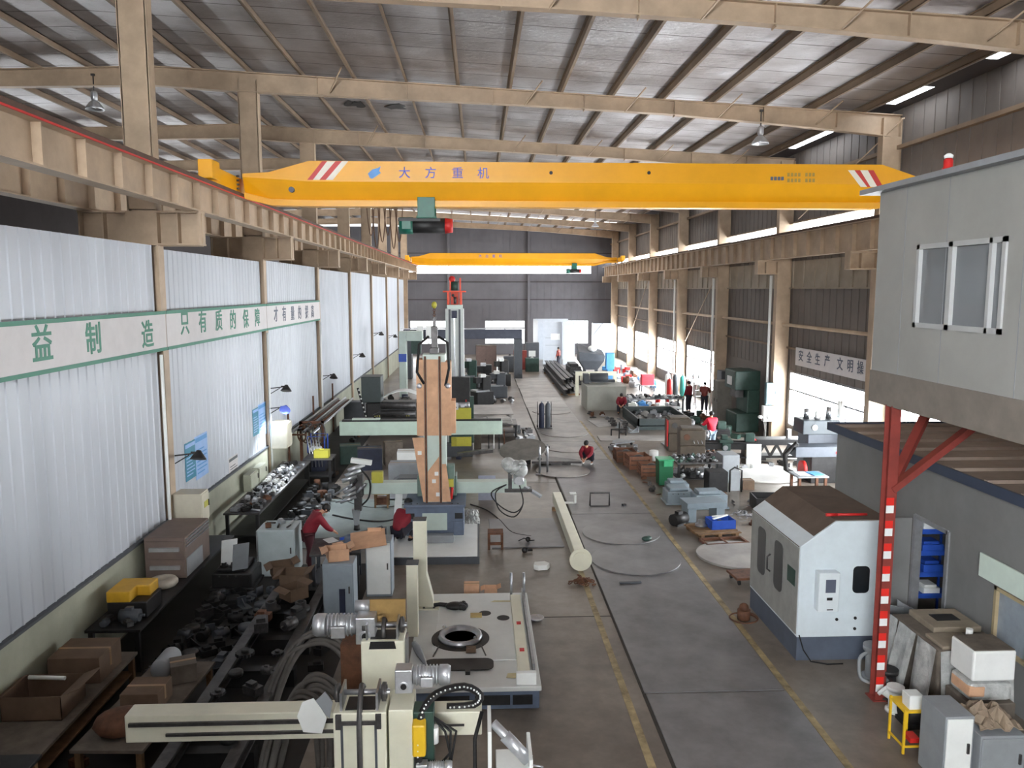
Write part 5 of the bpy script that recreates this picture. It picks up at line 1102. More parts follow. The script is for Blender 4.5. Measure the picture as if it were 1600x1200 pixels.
scatter('on the floor at the foot of the brown lathe', 8.9, 10.4, 28.6, 29.3, 0.004, 10, (0.14, 0.28), [steel, alu, white, dsteel], ['flange', 'block', 'pipe', 'can'], 62)
scatter('on the floor left of the green bin', 5.6, 6.0, 25.0, 27.5, 0.004, 6, (0.12, 0.22), [dsteel, rust, black], ['block', 'pipe'], 63)
scatter('on the floor around the blue-grey castings', 7.8, 8.8, 22.4, 25.2, 0.004, 9, (0.12, 0.25), [steel, dsteel, rust], ['flange', 'bracket', 'pipe'], 64)
scatter('lying inside the black steel tray', 7.8, 10.0, 39.2, 41.0, 0.225, 16, (0.25, 0.42), [steel, greyp, platem2, dsteel], ['block', 'tray', 'bracket', 'flange'], 65)
scatter('on the floor left of the black tray', 6.5, 7.5, 36.2, 40.5, 0.03, 14, (0.25, 0.5), [steel, dsteel, greyp], ['bracket', 'pipe', 'block', 'flange'], 66)
scatter('on the floor behind the long bench', 8.4, 11.6, 44.2, 47.5, 0.004, 22, (0.3, 0.55), [white, alu, rust, lblue, red, dgrey, greyp], ['block', 'motor', 'can', 'tray', 'bracket'], 67)
scatter('on the floor in front of the planer bed', 10.9, 12.9, 28.9, 29.9, 0.004, 10, (0.2, 0.36), [dsteel, black, rust, steel], ['block', 'pipe', 'bracket'], 68)
# --- lathes
def lathe_machine(label, x, y, rz, L, body, bed, extra=False):
    t = thing('lathe', label, 'lathe', (x, y, 0), rz)
    MB().bb(0, 0.95, -0.45, 0.45, 0, 0.75).build('headstock_pedestal', body, t, 0.02)
    o = MB().bb(-0.02, 0.95, -0.4, 0.42, 0.75, 1.35).bb(0.05, 0.85, -0.36, 0.38, 1.35, 1.42).build('headstock', body, t, 0.03)
    MB().cyl((0.25, -0.43, 1.08), (0.25, -0.4, 1.08), 0.12, n=20).build('speed_dial', rust if extra else dsteel, o)
    for q in (0.5, 0.65, 0.8): MB().tube([(q, -0.4, 0.95), (q, -0.47, 0.95), (q + 0.03, -0.5, 0.85)], 0.014).build('lever', steel, o)
    MB().lathe([(0.2, 0.95), (0.2, 1.1), (0.17, 1.12), (0.06, 1.12)], (0, 0, 1.1), 24, axis='x').build('chuck', steel, t)
    for k in range(3): MB().box((1.14, 0.1 * math.cos(k * 2.1), 1.1 + 0.1 * math.sin(k * 2.1)), (0.08, 0.06, 0.06)).build('chuck_jaw', dsteel, t)
    MB().bb(0.95, L, -0.25, 0.25, 0.6, 0.82).bb(0.95, L, -0.2, -0.14, 0.82, 0.88).bb(0.95, L, 0.14, 0.2, 0.82, 0.88).build('bed', bed, t, 0.01)
    MB().bb(L - 0.55, L, -0.35, 0.35, 0, 0.6).build('tail_pedestal', body, t, 0.02)
    MB().bb(L * .5, L * .5 + 0.5, -0.36, 0.36, 0.86, 0.96).bb(L * .5 + .1, L * .5 + .4, -0.42, -0.25, 0.5, 0.86).bb(L * .5 + .12, L * .5 + .35, -0.1, 0.15, 0.96, 1.12).build('carriage', dgreen, t, 0.01)
    MB().lathe([(0.09, 0), (0.1, 0.02), (0.09, 0.04)], (L * .5 + .2, -0.46, 0.7), 20, axis='y').build('hand_wheel', steel, t)
    MB().bb(L - 0.5, L - 0.15, -0.15, 0.15, 0.88, 1.2).cyl((L - 0.65, 0, 1.1), (L - 0.5, 0, 1.1), 0.06).build('tailstock', dgreen, t, 0.02)
    MB().bb(0.95, L - 0.5, -0.42, 0.3, 0.3, 0.36).build('chip_tray', black, t)
    return t
olived = mat('dirty olive paint', S(78, 68, 56), 0.6, 0, 0.2, 3)
t = lathe_machine('old brown-olive lathe with an orange dial, nearest the clutter table', 7.75, 30.0, -0.12, 3.0, olived, black, True)
MB().bb(2.5, 3.05, -0.42, -0.36, 0.05, 0.85).build('end_guard', white, t)
t = lathe_machine('dark lathe with a red corner behind the old brown-olive one', 7.9, 32.6, -0.05, 2.6, olived, black)
MB().bb(-0.06, -0.02, -0.42, -0.1, 0.2, 1.3).build('red_panel', red, t)
# coolant lamp stalk with two lamp heads
t = thing('machine_lamp', 'thin stalk with two small white lamp heads right of the lathe', 'lamp', (11.35, 30.6, 0.86))
MB().tube([(0, 0, 0), (-0.05, 0, 0.5), (-0.12, 0, 0.75)], 0.012).build('stalk', dsteel, t)
for s in (-0.22, 0.1): MB().ball((s, 0, 0.82), 0.09, sz=0.8).build('lamp_head', white, t)
t = thing('planer_bed', 'long dark machine bed with diamond openings and a red end cap', 'machine', (12.2, 30.5, 0), -0.02)
MB().bb(-1.3, 1.3, -0.35, 0.35, 0.62, 0.85).bb(-1.3, 1.3, -0.3, 0.3, 0.1, 0.2).bb(-1.2, -0.9, -0.3, 0.3, 0, 0.1).bb(0.9, 1.2, -0.3, 0.3, 0, 0.1).build('bed', black, t, 0.01)
for k in range(5): MB().bar((-1.25 + 0.5 * k, -0.3, 0.18), (-1.0 + 0.5 * k, -0.3, 0.64), 0.1, 0.08).bar((-0.75 + 0.5 * k, -0.3, 0.18), (-1.0 + 0.5 * k, -0.3, 0.64), 0.1, 0.08).build('web', black, t)
MB().bb(-1.42, -1.3, -0.3, 0.3, 0.25, 0.85).build('end_cap', red, t, 0.02); MB().bb(0.0, 0.14, -0.1, 0.1, 0.85, 1.2).build('stop_post', steel, t)
t = thing('milling_machine', 'grey milling machine with a wide table and a red guard, beside the storeroom', 'machine', (11.3, 26.9, 0))
mg = mat('mill grey', S(92, 98, 108), 0.5, 0, 0.1)
MB().bb(0.3, 1.6, 0.2, 1.1, 0, 1.7).build('column', mg, t, 0.03)
MB().bb(-0.4, 1.9, -0.5, 0.3, 0.95, 1.3).build('table', mg, t, 0.01); MB().bb(0.2, 1.3, -0.4, 0.3, 0, 0.95).build('knee', black, t, 0.02)
MB().bb(-0.1, 1.2, -0.3, 0.6, 1.7, 2.2).build('head', mat('mill dark', S(62, 70, 76), 0.5, 0, 0.1), t, 0.03)
MB().lathe([(0.07, 0), (0.1, 0), (0.1, 0.02), (0.07, 0.02)], (0.3, -0.33, 1.95), 20, axis='y').build('dial_ring', white, t)
MB().cyl((-0.1, -0.25, 0.5), (0.02, -0.25, 0.5), 0.28, n=24).build('red_guard', red, t)
MB().tube([(-0.3, -0.3, 1.4), (-0.7, -0.3, 1.0), (-0.65, -0.3, 0.5), (-0.3, -0.3, 0.3)], 0.09, 10).build('hose', black, t)
MB().bb(1.0, 1.35, -0.515, -0.5, 1.06, 1.14).build('red_label', red, t)
for k, (x, h) in enumerate(((0.2, 0.35), (0.6, 0.25), (1.0, 0.4), (1.4, 0.6))): MB().cyl((x, 0.2, 2.2), (x, 0.2, 2.2 + h), 0.1, 0.08).build('spindle_motor', white if k % 2 else steel, t)
t = bench('work_table', 'small table with white papers in front of the milling machine', 10.6, 24.6, 1.0, 0.8, 0.8, greyp, rust)
for k, (dx, lab) in enumerate(((-0.2, 'sheet of white paper on the small table by the milling machine'), (0.2, 'pale blue folder on the small table by the milling machine'))): solo('paper_sheet' if k == 0 else 'folder', lab, 'paper' if k == 0 else 'folder', MB().bb(-0.18, 0.18, -0.25, 0.25, 0, 0.006 if k == 0 else 0.02), white if k == 0 else lblue, (10.6 + dx, 24.6, 0.802), 0.2 * k)
# --- wall side: column boxes, press, cabinets, tray
cabinet('meter_box', 'teal-grey meter box fixed to the right column above the white one', 13.0, 34.52, 1.6, 0.5, 0.24, 0.98, mat('meter teal', S(92, 118, 124), 0.5, 0, 0.1)); cabinet('switch_box', 'white switch box on the right column below the teal one', 12.95, 34.5, 0.85, 0.6, 0.26, 0.7, white, white)
t = thing('power_press', 'tall dark green press standing against the right wall', 'machine', (12.6, 37.2, 0))
MB().bb(-0.5, 0.6, -0.8, 0.8, 0, 0.9).bb(0.0, 0.6, -0.8, 0.8, 0.9, 2.0).bb(-0.6, 0.6, -0.8, 0.8, 2.0, 2.9).build('frame', dgreen, t, 0.05)
MB().bb(-0.45, -0.05, -0.4, 0.4, 1.6, 2.0).build('ram', dsteel, t, 0.02); MB().lathe([(0.6, -0.08), (0.6, 0.08), (0.1, 0.08)], (0.2, 0.88, 2.3), 28, axis='y').build('flywheel', black, t); MB().bb(-0.64, -0.6, -0.3, 0.3, 2.2, 2.6).build('name_plate', white, t)
cabinet('control_cabinet', 'tall grey control cabinet beside the dark green press', 12.4, 39.6, 0, 0.9, 0.7, 2.1, mat('old cabinet grey', S(120, 116, 108), 0.6, 0, 0.15), None, -PI / 2, None, 2)
cabinet('control_cabinet', 'dark wall cabinet far along the right wall with a paper on its door', 13.1, 41.6, 0, 0.8, 0.5, 2.4, dgrey, dgrey, -PI / 2)
t = thing('steel_tray', 'large black shallow steel tray raised on its edge frame behind the lathes', 'tray', (8.9, 39.2, 0), 0.0)
MB().bb(-1.3, 1.3, -2.0, 2.0, 0.18, 0.22).build('base', black, t)
for a in ((-1.3, -1.22, -2, 2), (1.22, 1.3, -2, 2), (-1.3, 1.3, -2, -1.92), (-1.3, 1.3, 1.92, 2)): MB().bb(*a, 0.0, 0.55).build('rim', mat('dark green black', S(48, 58, 58), 0.5, 0, 0.15), t)
bench('work_table', 'long clutter bench behind the black tray', 9.6, 42.9, 3.2, 1.2, 0.8, greyp, dgrey)
scatter('on the long bench behind the black tray', 8.1, 11.1, 42.4, 43.4, 0.805, 48, (0.14, 0.28), [steel, alu, white, black, dgrey], ['flange', 'block', 'motor', 'bracket', 'can', 'tray'], 8)
t = cabinet('steel_cabinet', 'wide pale grey sheet-metal cabinet beside the aisle plates', 7.1, 44.6, 0, 2.2, 2.4, 1.35, mat('pale cabinet', S(160, 160, 150), 0.55, 0, 0.06), None)
solo('machine_unit', 'dark round-ended machine unit lying on the wide pale cabinet', 'machine', MB().cyl((-0.5, 0, 0.3), (0.5, 0, 0.3), 0.28).bb(-0.9, 0.9, -0.2, 0.2, 0.05, 0.2).bb(-0.9, -0.6, -0.3, 0.3, 0, 0.55), dgrey, (6.9, 45.0, 1.36))
solo('roller_frame', 'ivory roller frame standing behind the wide pale cabinet', 'frame', MB().bb(-1.3, 1.3, -0.1, 0.1, 1.3, 1.55).bb(-1.3, -1.1, -0.1, 0.1, 0, 1.3).bb(1.1, 1.3, -0.1, 0.1, 0, 1.3).cyl((-1, 0, 1.15), (-0.6, 0, 1.15), 0.16), ivory, (7.4, 49.5, 0))
for k in range(6):
    xx = 5.45 + 0.34 * (k % 3) + (0.15 if k > 2 else 0)
    solo('steel_beam', ['black steel beam nearest the aisle in the long stack', 'second black steel beam from the aisle in the long stack', 'third black steel beam from the aisle in the long stack', 'black steel beam on top of the stack, nearest the aisle', 'middle black steel beam on top of the stack', 'black steel beam on top of the stack, farthest from the aisle'][k], 'beam',
         MB().bb(-0.13, 0.13, -8.5 + 0.8 * k, 8.0, 0, 0.03).bb(-0.13, 0.13, -8.5 + 0.8 * k, 8.0, 0.33, 0.36).bb(-0.015, 0.015, -8.5 + 0.8 * k, 8.0, 0.03, 0.33), black, (xx, 57.5, 0.1 + 0.37 * (k // 3)), 0, 'black steel beams beside the aisle')
for q, yy in enumerate((50, 56, 63)): solo('timber_bearer', ['timber bearer under the near end of the beam stack', 'timber bearer under the middle of the beam stack', 'timber bearer under the far end of the beam stack'][q], 'timber', MB().bb(-0.6, 0.6, -0.06, 0.06, 0, 0.1), wood, (5.85, yy, 0), 0, 'timber bearers under the beam stack')
casting('dark lump casting on the floor right of the beam stack', 7.3, 56.5, 0, 0.9, 2.4, 0.8, black)
casting('second dark casting on the floor farther along the beam stack', 7.4, 61.5, 0, 0.9, 2.6, 1.0, black)
t = thing('hopper', 'big dark grey steel hopper with a sloping mouth', 'hopper', (8.6, 60.5, 0))
loft(MB(), [[(-0.5, -0.5, 0.6), (0.5, -0.5, 0.6), (0.5, 0.5, 0.6), (-0.5, 0.5, 0.6)], [(-0.95, -0.8, 1.3), (0.95, -0.8, 1.3), (0.95, 0.8, 1.3), (-0.95, 0.8, 1.3)], [(-1.0, -0.85, 2.0), (1.0, -0.85, 1.7), (1.0, 0.85, 2.0), (-1.0, 0.85, 2.6)]]).build('shell', dgrey, t, 0.02)
for sx in (-0.45, 0.45): MB().bb(sx - 0.06, sx + 0.06, -0.45, 0.45, 0, 0.7).build('leg', dgrey, t)
MB().ball((0.1, -0.3, 2.2), 0.35, sz=0.7).build('white_sack', white, t)
solo('control_column', 'blue machine column standing right of the hopper', 'column', MB().bb(-0.3, 0.3, -0.3, 0.3, 0.9, 2.1).bb(-0.2, 0.2, -0.25, 0.25, 0, 0.9), lblue, (9.6, 57.5, 0), 0, None, 0.02)
def bottle(label, x, y, m, h=1.35, r=0.11, group='gas cylinders by the right wall'):
    t = thing('gas_cylinder', label, 'cylinder', (x, y, 0), 0, group)
    MB().lathe([(r * .9, 0), (r, 0.02), (r, h * .84), (r * .75, h * .92), (r * .3, h * .96)], n=18).build('body', m, t); MB().lathe([(r * .35, h * .95), (r * .35, h), (r * .2, h * 1.02)], n=12).build('valve', steel, t)
for x, y, m, lab in ((11.9, 49.2, white, 'white gas cylinder, left of the row by the right wall'), (12.25, 48.6, dgrey, 'dark grey gas cylinder next to the teal one by the right wall'), (12.55, 48.0, mat('teal cylinder', S(60, 150, 140), 0.4), 'teal gas cylinder by the right wall'), (12.85, 47.4, white, 'white gas cylinder, right of the row by the right wall'), (11.3, 46.2, red, 'red gas cylinder standing apart in front of the row')): bottle(lab, x, y, m, 1.5, 0.17)
solo('red_tool_chest', 'red tool chest beyond the long bench', 'chest', MB().bb(-0.4, 0.4, -0.3, 0.3, 0, 0.7).bb(-0.3, 0.3, -0.32, -0.3, 0.5, 0.6).bb(-0.3, 0.3, -0.32, -0.3, 0.2, 0.3), mat('pinkish red', S(214, 48, 62), 0.45), (11.2, 52.0, 0.4), 0, None, 0.02); bench('work_table', 'low stand under the red tool chest', 11.2, 52.0, 1.0, 0.8, 0.4, greyp, dgrey, 0, False)
t = thing('step_ladder', 'grey step ladder standing before the bright far window', 'ladder', (12.4, 44.6, 0), 0.3)
for s in (-0.25, 0.25): MB().bar((s, -0.5, 0), (s * .7, 0, 1.9), 0.05).build('rail', alu, t); MB().bar((s, 0.5, 0), (s * .7, 0, 1.9), 0.05).build('rail', alu, t)
for k in range(5): MB().bb(-0.22, 0.22, -0.45 + 0.09 * k, -0.35 + 0.09 * k, 0.3 + 0.33 * k, 0.33 + 0.33 * k).build('step', alu, t)
# --- trolleys and small stands near the squatting worker
t = thing('lifting_dolly', 'triangular grey dolly with a folding handle on the aisle edge', 'dolly', (6.15, 33.6, 0.0))
MB().prism([(-0.5, -0.6), (0.6, 0.0), (0.0, 0.7), (-0.35, 0.1)], 0.12, 0.17, 'z').build('deck', greyp, t); MB().bb(0.0, 0.05, 0.6, 0.65, 0.15, 0.9).bb(-0.35, 0.35, 0.6, 0.65, 0.55, 0.6).bb(-0.35, -0.3, 0.6, 0.65, 0.3, 0.6).bb(0.3, 0.35, 0.6, 0.65, 0.3, 0.6).build('handle', black, t)
for p_ in ((-0.4, -0.4), (0.45, 0), (0, 0.55)): MB().cyl((p_[0], p_[1] - 0.02, 0.06), (p_[0], p_[1] + 0.02, 0.06), 0.06).build('wheel', rubber, t)
t = thing('cylinder_trolley', 'steel trolley frame holding two dark gas cylinders on the aisle plates', 'trolley', (3.15, 37.4, 0.03))
MB().bb(-0.35, 0.35, -0.2, 0.2, 0.05, 0.09).build('base', dsteel, t)
for s in (-0.33, 0.33): MB().tube([(s, 0.18, 0.07), (s, 0.2, 1.2), (s, 0.3, 1.3)], 0.02).build('upright', dsteel, t); MB().cyl((s - 0.03, 0.2, 0.09), (s + 0.03, 0.2, 0.09), 0.09).build('wheel', rubber, t)
MB().bb(-0.34, 0.34, 0.16, 0.2, 0.7, 0.74).build('crossbar', dsteel, t)
for k, (dx, m) in enumerate(((-0.15, navy), (0.15, dgrey))):
    t = thing('gas_cylinder', ['dark blue gas cylinder in the trolley, the left one', 'dark grey gas cylinder in the trolley, the right one'][k], 'cylinder', (3.15 + dx, 37.38, 0.122), 0, 'gas cylinders in the trolley')
    MB().lathe([(0.12, 0), (0.13, 0.02), (0.13, 1.05), (0.1, 1.16), (0.04, 1.2)], n=18).build('body', m, t); MB().lathe([(0.045, 1.2), (0.045, 1.28)], n=10).build('valve', steel, t)
for k, (x, y, lab) in enumerate(((2.2, 28.2, 'bright screw jack stand, the left of two'), (2.5, 28.4, 'bright screw jack stand, the right of two'))):
    t = thing('screw_jack', lab, 'jack', (x, y, 0), 0, 'screw jack stands by the aisle')
    MB().lathe([(0.14, 0), (0.14, 0.03), (0.05, 0.06)]).build('base', steel, t); MB().lathe([(0.04, 0.05), (0.04, 1.0), (0.025, 1.02), (0.025, 1.1)]).build('post', steel, t); MB().bb(-0.08, 0.08, -0.02, 0.02, 0.55 if k == 0 else 0.95, 0.62 if k == 0 else 1.02).build('clamp', dsteel, t)
t = thing('turning_table', 'large tilted round steel table on dark supports', 'table', (1.35, 30.3, 0))
o = MB().lathe([(0.02, -0.03), (0.9, -0.03), (0.92, 0.0), (0.9, 0.03), (0.02, 0.03)], n=48, smooth=False).build('round_top', mat('brushed plate', S(126, 122, 116), 0.4, 0.4, 0.2, 2), t); o.location = (0.35, -0.2, 0.55); o.rotation_euler = (math.radians(15), math.radians(-6), 0)
MB().bb(0.05, 0.65, -0.35, 0.15, 0, 0.4).build('support', black, t, 0.02)
MB().prism([(-2.2, 0.4), (-0.8, 0.55), (-0.8, 0.42), (-2.2, 0.3)], -0.15, 0.15).build('side_arm', dsteel, t)
solo('steel_wedge', 'thick grey curved steel plate propped beside the tilted round table', 'plate', MB().prism([(-0.4, -0.5), (1.5, -0.55), (1.4, -0.2), (0.6, 0.3), (-0.3, 0.6)], 0.1, 0.18, 'z').bb(-0.2, 0.2, -0.2, 0.2, 0, 0.1).bb(0.8, 1.1, -0.4, -0.1, 0, 0.1), dsteel, (2.4, 30.0, 0.03))
COLOR['dirty olive paint'] = 'olive'; COLOR['dark blue'] = 'dark blue'
# ---------------------------------------------------------------- left wall benches, dark stores, far machines
# posters and notices on the partition
def poster(name, label, pts, m1, m2, deep=0.012):
    P = [onx(px, py, XL + 0.012) for px, py in pts]; y0 = min(p.y for p in P); y1 = max(p.y for p in P); z0 = min(p.z for p in P); z1 = max(p.z for p in P)
    t = thing(name, label, 'poster', (XL + 0.005, (y0 + y1) / 2, z0)); h = (y1 - y0) / 2
    MB().bb(0, deep, -h, h, 0, z1 - z0).build('sheet', m1, t)
    b = MB(); H = z1 - z0
    for k in range(7): b.bb(deep, deep + 0.002, -h * 0.8, h * (0.8 if k % 3 else 0.4), H * (0.12 + 0.09 * k), H * (0.15 + 0.09 * k))
    b.bb(deep, deep + 0.002, -h * .95, h * .95, H * .86, H * .96); b.build('printed_rows', m2, t)
pblue = mat('poster pale blue', S(150, 186, 232), 0.5, 0, 0.05); pteal = mat('poster teal', S(44, 130, 160), 0.5, 0, 0.08)
poster('wall_poster', 'teal poster on the left wall, beside the pale blue one', ((291, 750), (291, 693), (304, 745), (304, 686)), pteal, pblue)
poster('wall_poster', 'pale blue printed poster on the left wall, right of the teal one', ((307, 748), (307, 682), (323, 740), (323, 677)), pblue, lblue)
poster('wall_poster', 'teal poster farther along the left wall, behind the lit lamp', ((396, 682), (396, 640), (403, 678), (403, 636)), pteal, pblue)
poster('wall_poster', 'pale blue poster farther along the left wall, lit by the work lamp', ((405, 682), (405, 632), (415, 678), (415, 628)), pblue, lblue)
poster('notice_board', 'small framed notice at the foot of the left wall behind the bench', ((359, 757), (359, 716), (371, 752), (371, 710)), pale, dgrey)
# lamp arms on the posts
def wall_lamp(label, y, z, lit=False, flip=1.0):
    t = thing('wall_lamp', label, 'lamp', (XL + 0.16, y, z), 0, 'lamps on arms along the left posts')
    MB().bar((0, 0, 0), (0.35, 0.05, 0.03), 0.03).bar((0, 0, -0.18), (0.3, 0.05, 0.0), 0.025).build('arm', black, t)
    hdm = MB().lathe([(0.05, 0.1), (0.07, 0.06), (0.17, -0.08), (0.18, -0.1)], (0, 0, 0), 18); hdm.bb(-0.17, -0.02, -0.03, 0.02, 0.02, 0.07)
    sh = hdm.build('shade', letter_b if lit else black, t, 0, (0.5, 0.08, 0)); sh.rotation_euler = (math.radians(-58 if lit else -20), 0, 0)
    if lit:
        MB().cyl((0, 0, -0.095), (0, 0, -0.085), 0.165, n=18).build('bulb', mat('lit lamp bulb', (0.9, 0.96, 1.0), 0.5, emit=22), sh)
        ld = bpy.data.lights.new('work_lamp_light', 'SPOT'); ld.energy = 260; ld.spot_size = 2.2; ld.color = (0.86, 0.93, 1); ld.shadow_soft_size = 0.15
        lo = bpy.data.objects.new('work_lamp_light', ld); COL.objects.link(lo); lo.parent = t; lo.location = (0.5, -0.06, -0.16)
    else: MB().cyl((0, 0, -0.09), (0, 0, -0.08), 0.15).build('bulb', greyp, sh)
def pz(px, py): p = onx(px, py, XL + 0.6); return p.z
wall_lamp('unlit lamp arm on the nearest left post', 17.85, pz(278, 727)); wall_lamp('lit work lamp shining on the left workbench', 26.0, pz(436, 642), True); wall_lamp('unlit lamp on the post above the lit work lamp', 26.2, pz(433, 612)); wall_lamp('unlit lamp arm on the third left post', 34.8, pz(508, 594))
wall_lamp('dark lamp on the fourth left post', 43.5, pz(560, 557)); wall_lamp('dark lamp on the fifth left post', 52.2, pz(585, 525)); wall_lamp('dark lamp on the sixth left post, farthest off', 60.9, pz(605, 531))
# boxes on the posts
t = cabinet('switch_box', 'beige switch box with a yellow warning label on the nearest left post', -6.55, 17.9, 1.42, 0.5, 0.62, 0.72, mat('beige box', S(196, 190, 172), 0.5, 0, 0.06), None, PI / 2)
MB().bb(-0.1, 0.18, -0.335, -0.33, 0.36, 0.5).build('warning_label', olive, t)
cabinet('switch_box', 'beige switch box on the second left post under the lit lamp', -6.55, 26.3, 1.5, 0.7, 0.5, 0.85, M['beige box'], None, PI / 2)
# near bench with drawers, coil, yellow machine, cartons
bench('workbench', 'dark workbench along the left wall carrying the drawer unit and wire coil', -6.4, 16.2, 0.95, 5.4, 0.8, black, black, 0, False)
t = thing('drawer_unit', 'grey steel drawer unit standing on the left workbench', 'drawers', (-6.42, 16.75, 0.805))
MB().bb(-0.42, 0.4, -0.75, 0.7, 0, 0.85).build('body', mat('brown grey cabinet', S(112, 96, 88), 0.6, 0, 0.12), t, 0.01)
for k in range(2):
    o = MB().bb(-0.4, 0.38, -0.78, -0.75, 0.08 + 0.38 * k, 0.4 + 0.38 * k).build('drawer', M['brown grey cabinet'], t); MB().bb(-0.3, 0.3, -0.83, -0.78, 0.2 + 0.38 * k, 0.28 + 0.38 * k).build('handle', alu, o)
for k in range(3): MB().bb(0.4, 0.42, -0.7, 0.65, 0.78 - 0.07 * k, 0.81 - 0.07 * k).build('edge_rail', steel, t)
MB().bb(0.4, 0.42, -0.7, 0.2, 0.02, 0.4).build('side_sheet', greyp, t)
solo('wire_coil', 'pale coil of cable lying on the left workbench', 'coil', MB().lathe([(0.12, 0), (0.24, 0), (0.28, 0.05), (0.28, 0.1), (0.24, 0.15), (0.12, 0.15), (0.1, 0.08)], n=28), mat('pale cable', S(186, 178, 164), 0.6, 0, 0.1), (-6.33, 15.6, 0.805))
t = thing('cutting_machine', 'yellow-topped cutting machine beside the cable coil on the left workbench', 'machine', (-6.4, 14.4, 0.805))
MB().bb(-0.3, 0.4, -0.4, 0.3, 0, 0.3).build('base', black, t, 0.02); MB().prism([(-0.3, -0.42), (0.12, -0.42), (0.12, -0.1), (0.35, -0.1), (0.35, 0.3), (-0.3, 0.3)], 0.3, 0.5, 'z').build('cover', mat('dirty yellow', S(206, 160, 40), 0.5, 0, 0.1), t, 0.02); k_motor(0.4).build('motor', dgrey, t).location = (0.2, -0.55, 0.0)
scatter('on the near left workbench', -6.8, -6.0, 13.6, 14.0, 0.805, 3, (0.25, 0.35), [dsteel, dgrey], ['motor', 'block'], 21)
bench('workbench', 'dark low bench under the cartons at the bottom left', -6.35, 11.6, 1.0, 3.2, 0.55, dust, wood, 0, True)
carton('carton', 'large brown carton at the left wall, behind the open one', -6.35, 12.45, 0.555, 0.8, 0.75, 0.42, card_d)
t = carton('carton', 'wide open brown carton at the left wall edge of the picture', -6.42, 11.35, 0.555, 0.85, 0.7, 0.36, card_d, 0, True)
solo('paper_tube', 'white paper tube lying across the open carton', 'tube', MB().cyl((-0.3, 0.03, 0.03), (0.25, -0.02, 0.03), 0.03), white, (-6.42, 11.5, 0.925))
bench('wood_bench', 'wooden bench with a dark top in the bottom left corner', -6.2, 9.3, 1.1, 1.1, 0.75, black, mat('raw timber', S(150, 116, 78), 0.8, 0, 0.15, 4))
# dusty trestle with cartons, roll of foam
bench('trestle_table', 'low dusty trestle loaded with sacks in the lower left', -5.0, 11.6, 1.0, 2.6, 0.5, dust, wood, -0.05, False)
solo('foam_roll', 'grey-white roll of foam standing on the dusty trestle', 'roll', MB().lathe([(0.0, 0.0), (0.15, 0.0), (0.16, 0.04), (0.16, 0.5), (0.14, 0.55), (0.0, 0.56)], (0, 0, 0), 18, axis='y'), greyp, (-5.1, 12.25, 0.665))
for k, (x, y, s, m, lab) in enumerate(((-5.0, 11.5, 1.0, card_d, 'brown dusty carton in the middle of the trestle'), (-5.05, 10.75, 0.9, rust, 'dark brown sack at the near end of the trestle'), (-4.75, 12.3, 0.7, dust, 'grey dusty box at the far end of the trestle'))):
    if 'sack' in lab: solo('sack', lab, 'sack', MB().ball((0, 0, 0.16), 0.34, sx=1.1, sz=0.5), m, (x, y, 0.5))
    else: carton('carton', lab, x, y, 0.505, 0.55 * s, 0.55 * s, 0.3, m, 0.2 * k)
# long track rails
t = thing('track_bed', 'long dark steel travelling track on the floor at the lower left', 'track', (-3.75, 12.7, 0))
for s in (-0.45, 0.45):
    MB().bb(s - 0.09, s + 0.09, -3.6, 4.2, 0.3, 0.34).bb(s - 0.03, s + 0.03, -3.6, 4.2, 0.34, 0.46).bb(s - 0.09, s + 0.09, -3.6, 4.2, 0.46, 0.5).build('rail', dsteel, t)
for k in range(7): MB().bb(-0.6, 0.6, -3.4 + 1.2 * k, -3.2 + 1.2 * k, 0, 0.3).build('sleeper', black, t)
# hoses arching over the floor
for k, (x, y, r_, h, lab) in enumerate(((-2.55, 12.3, 0.6, 1.15, 'thick dusty hose arching up behind the second column machine'), (-2.35, 10.9, 0.42, 1.1, 'thick dusty hose arching up between the two front column machines'), (-2.5, 10.6, 0.36, 1.0, 'second thick hose arching close beside the front one'))):
    MB_ = MB()
    for d_, e_ in ((0, 0), (0.09, 0.05), (-0.05, -0.1), (0.12, -0.06)):
        MB_.tube(smooth([(-r_ * 1.3 + d_, -r_ * 1.4, 0.06), (-r_ * 1.05 + d_, -r_ * 0.6, h * .55), (-r_ * .7 + d_, e_, h * .9 + e_), (0, 0.1 + e_, h + e_), (r_ * .6 + d_ * .6, 0.05 + e_, h * .82 + e_), (r_ * .75 + d_, e_, h * .45), (r_ * .8 + d_, -0.1, 0.06)]), 0.04, 8)
    solo('flexible_hose', lab, 'hose', MB_, mat('dusty hose', S(88, 84, 80), 0.7, 0, 0.2, 4), (x, y, 0))
# dark clutter on the floor of the lower left
scatter('in the dark store along the left wall', -5.85, -4.45, 13.2, 17.3, 0.004, 44, (0.26, 0.5), [black, dsteel, rubber, dgrey], ['motor', 'block', 'roll', 'gear', 'bracket', 'tray'], 31)
scatter('on the dark floor right of the long track', -3.1, -2.75, 13.2, 15.2, 0.004, 3, (0.25, 0.35), [black, dsteel], ['block', 'motor'], 32)
scatter('on the dark floor at the bottom left', -5.8, -5.55, 9.8, 13.0, 0.004, 5, (0.2, 0.24), [black, rust], ['block', 'can'], 33)
for k, (px, py, lab) in enumerate(((352, 905, 'white board leaning among dark parts, the left one'), (368, 915, 'white board with a dark crack leaning right of the other'))):
    p = onz(px, py, 0.3); solo('leaning_board', lab, 'board', MB().box((0, 0, 0.35), (0.34, 0.02, 0.7), 0, 0, (0.35, 0, 0)), greyp if k else white, (p.x, 17.6 - 0.3 * k, 0.45), 0.5)
casting('dark casting carrying the leaning white boards', -5.55, 17.9, 0, 0.9, 1.0, 0.46, black)
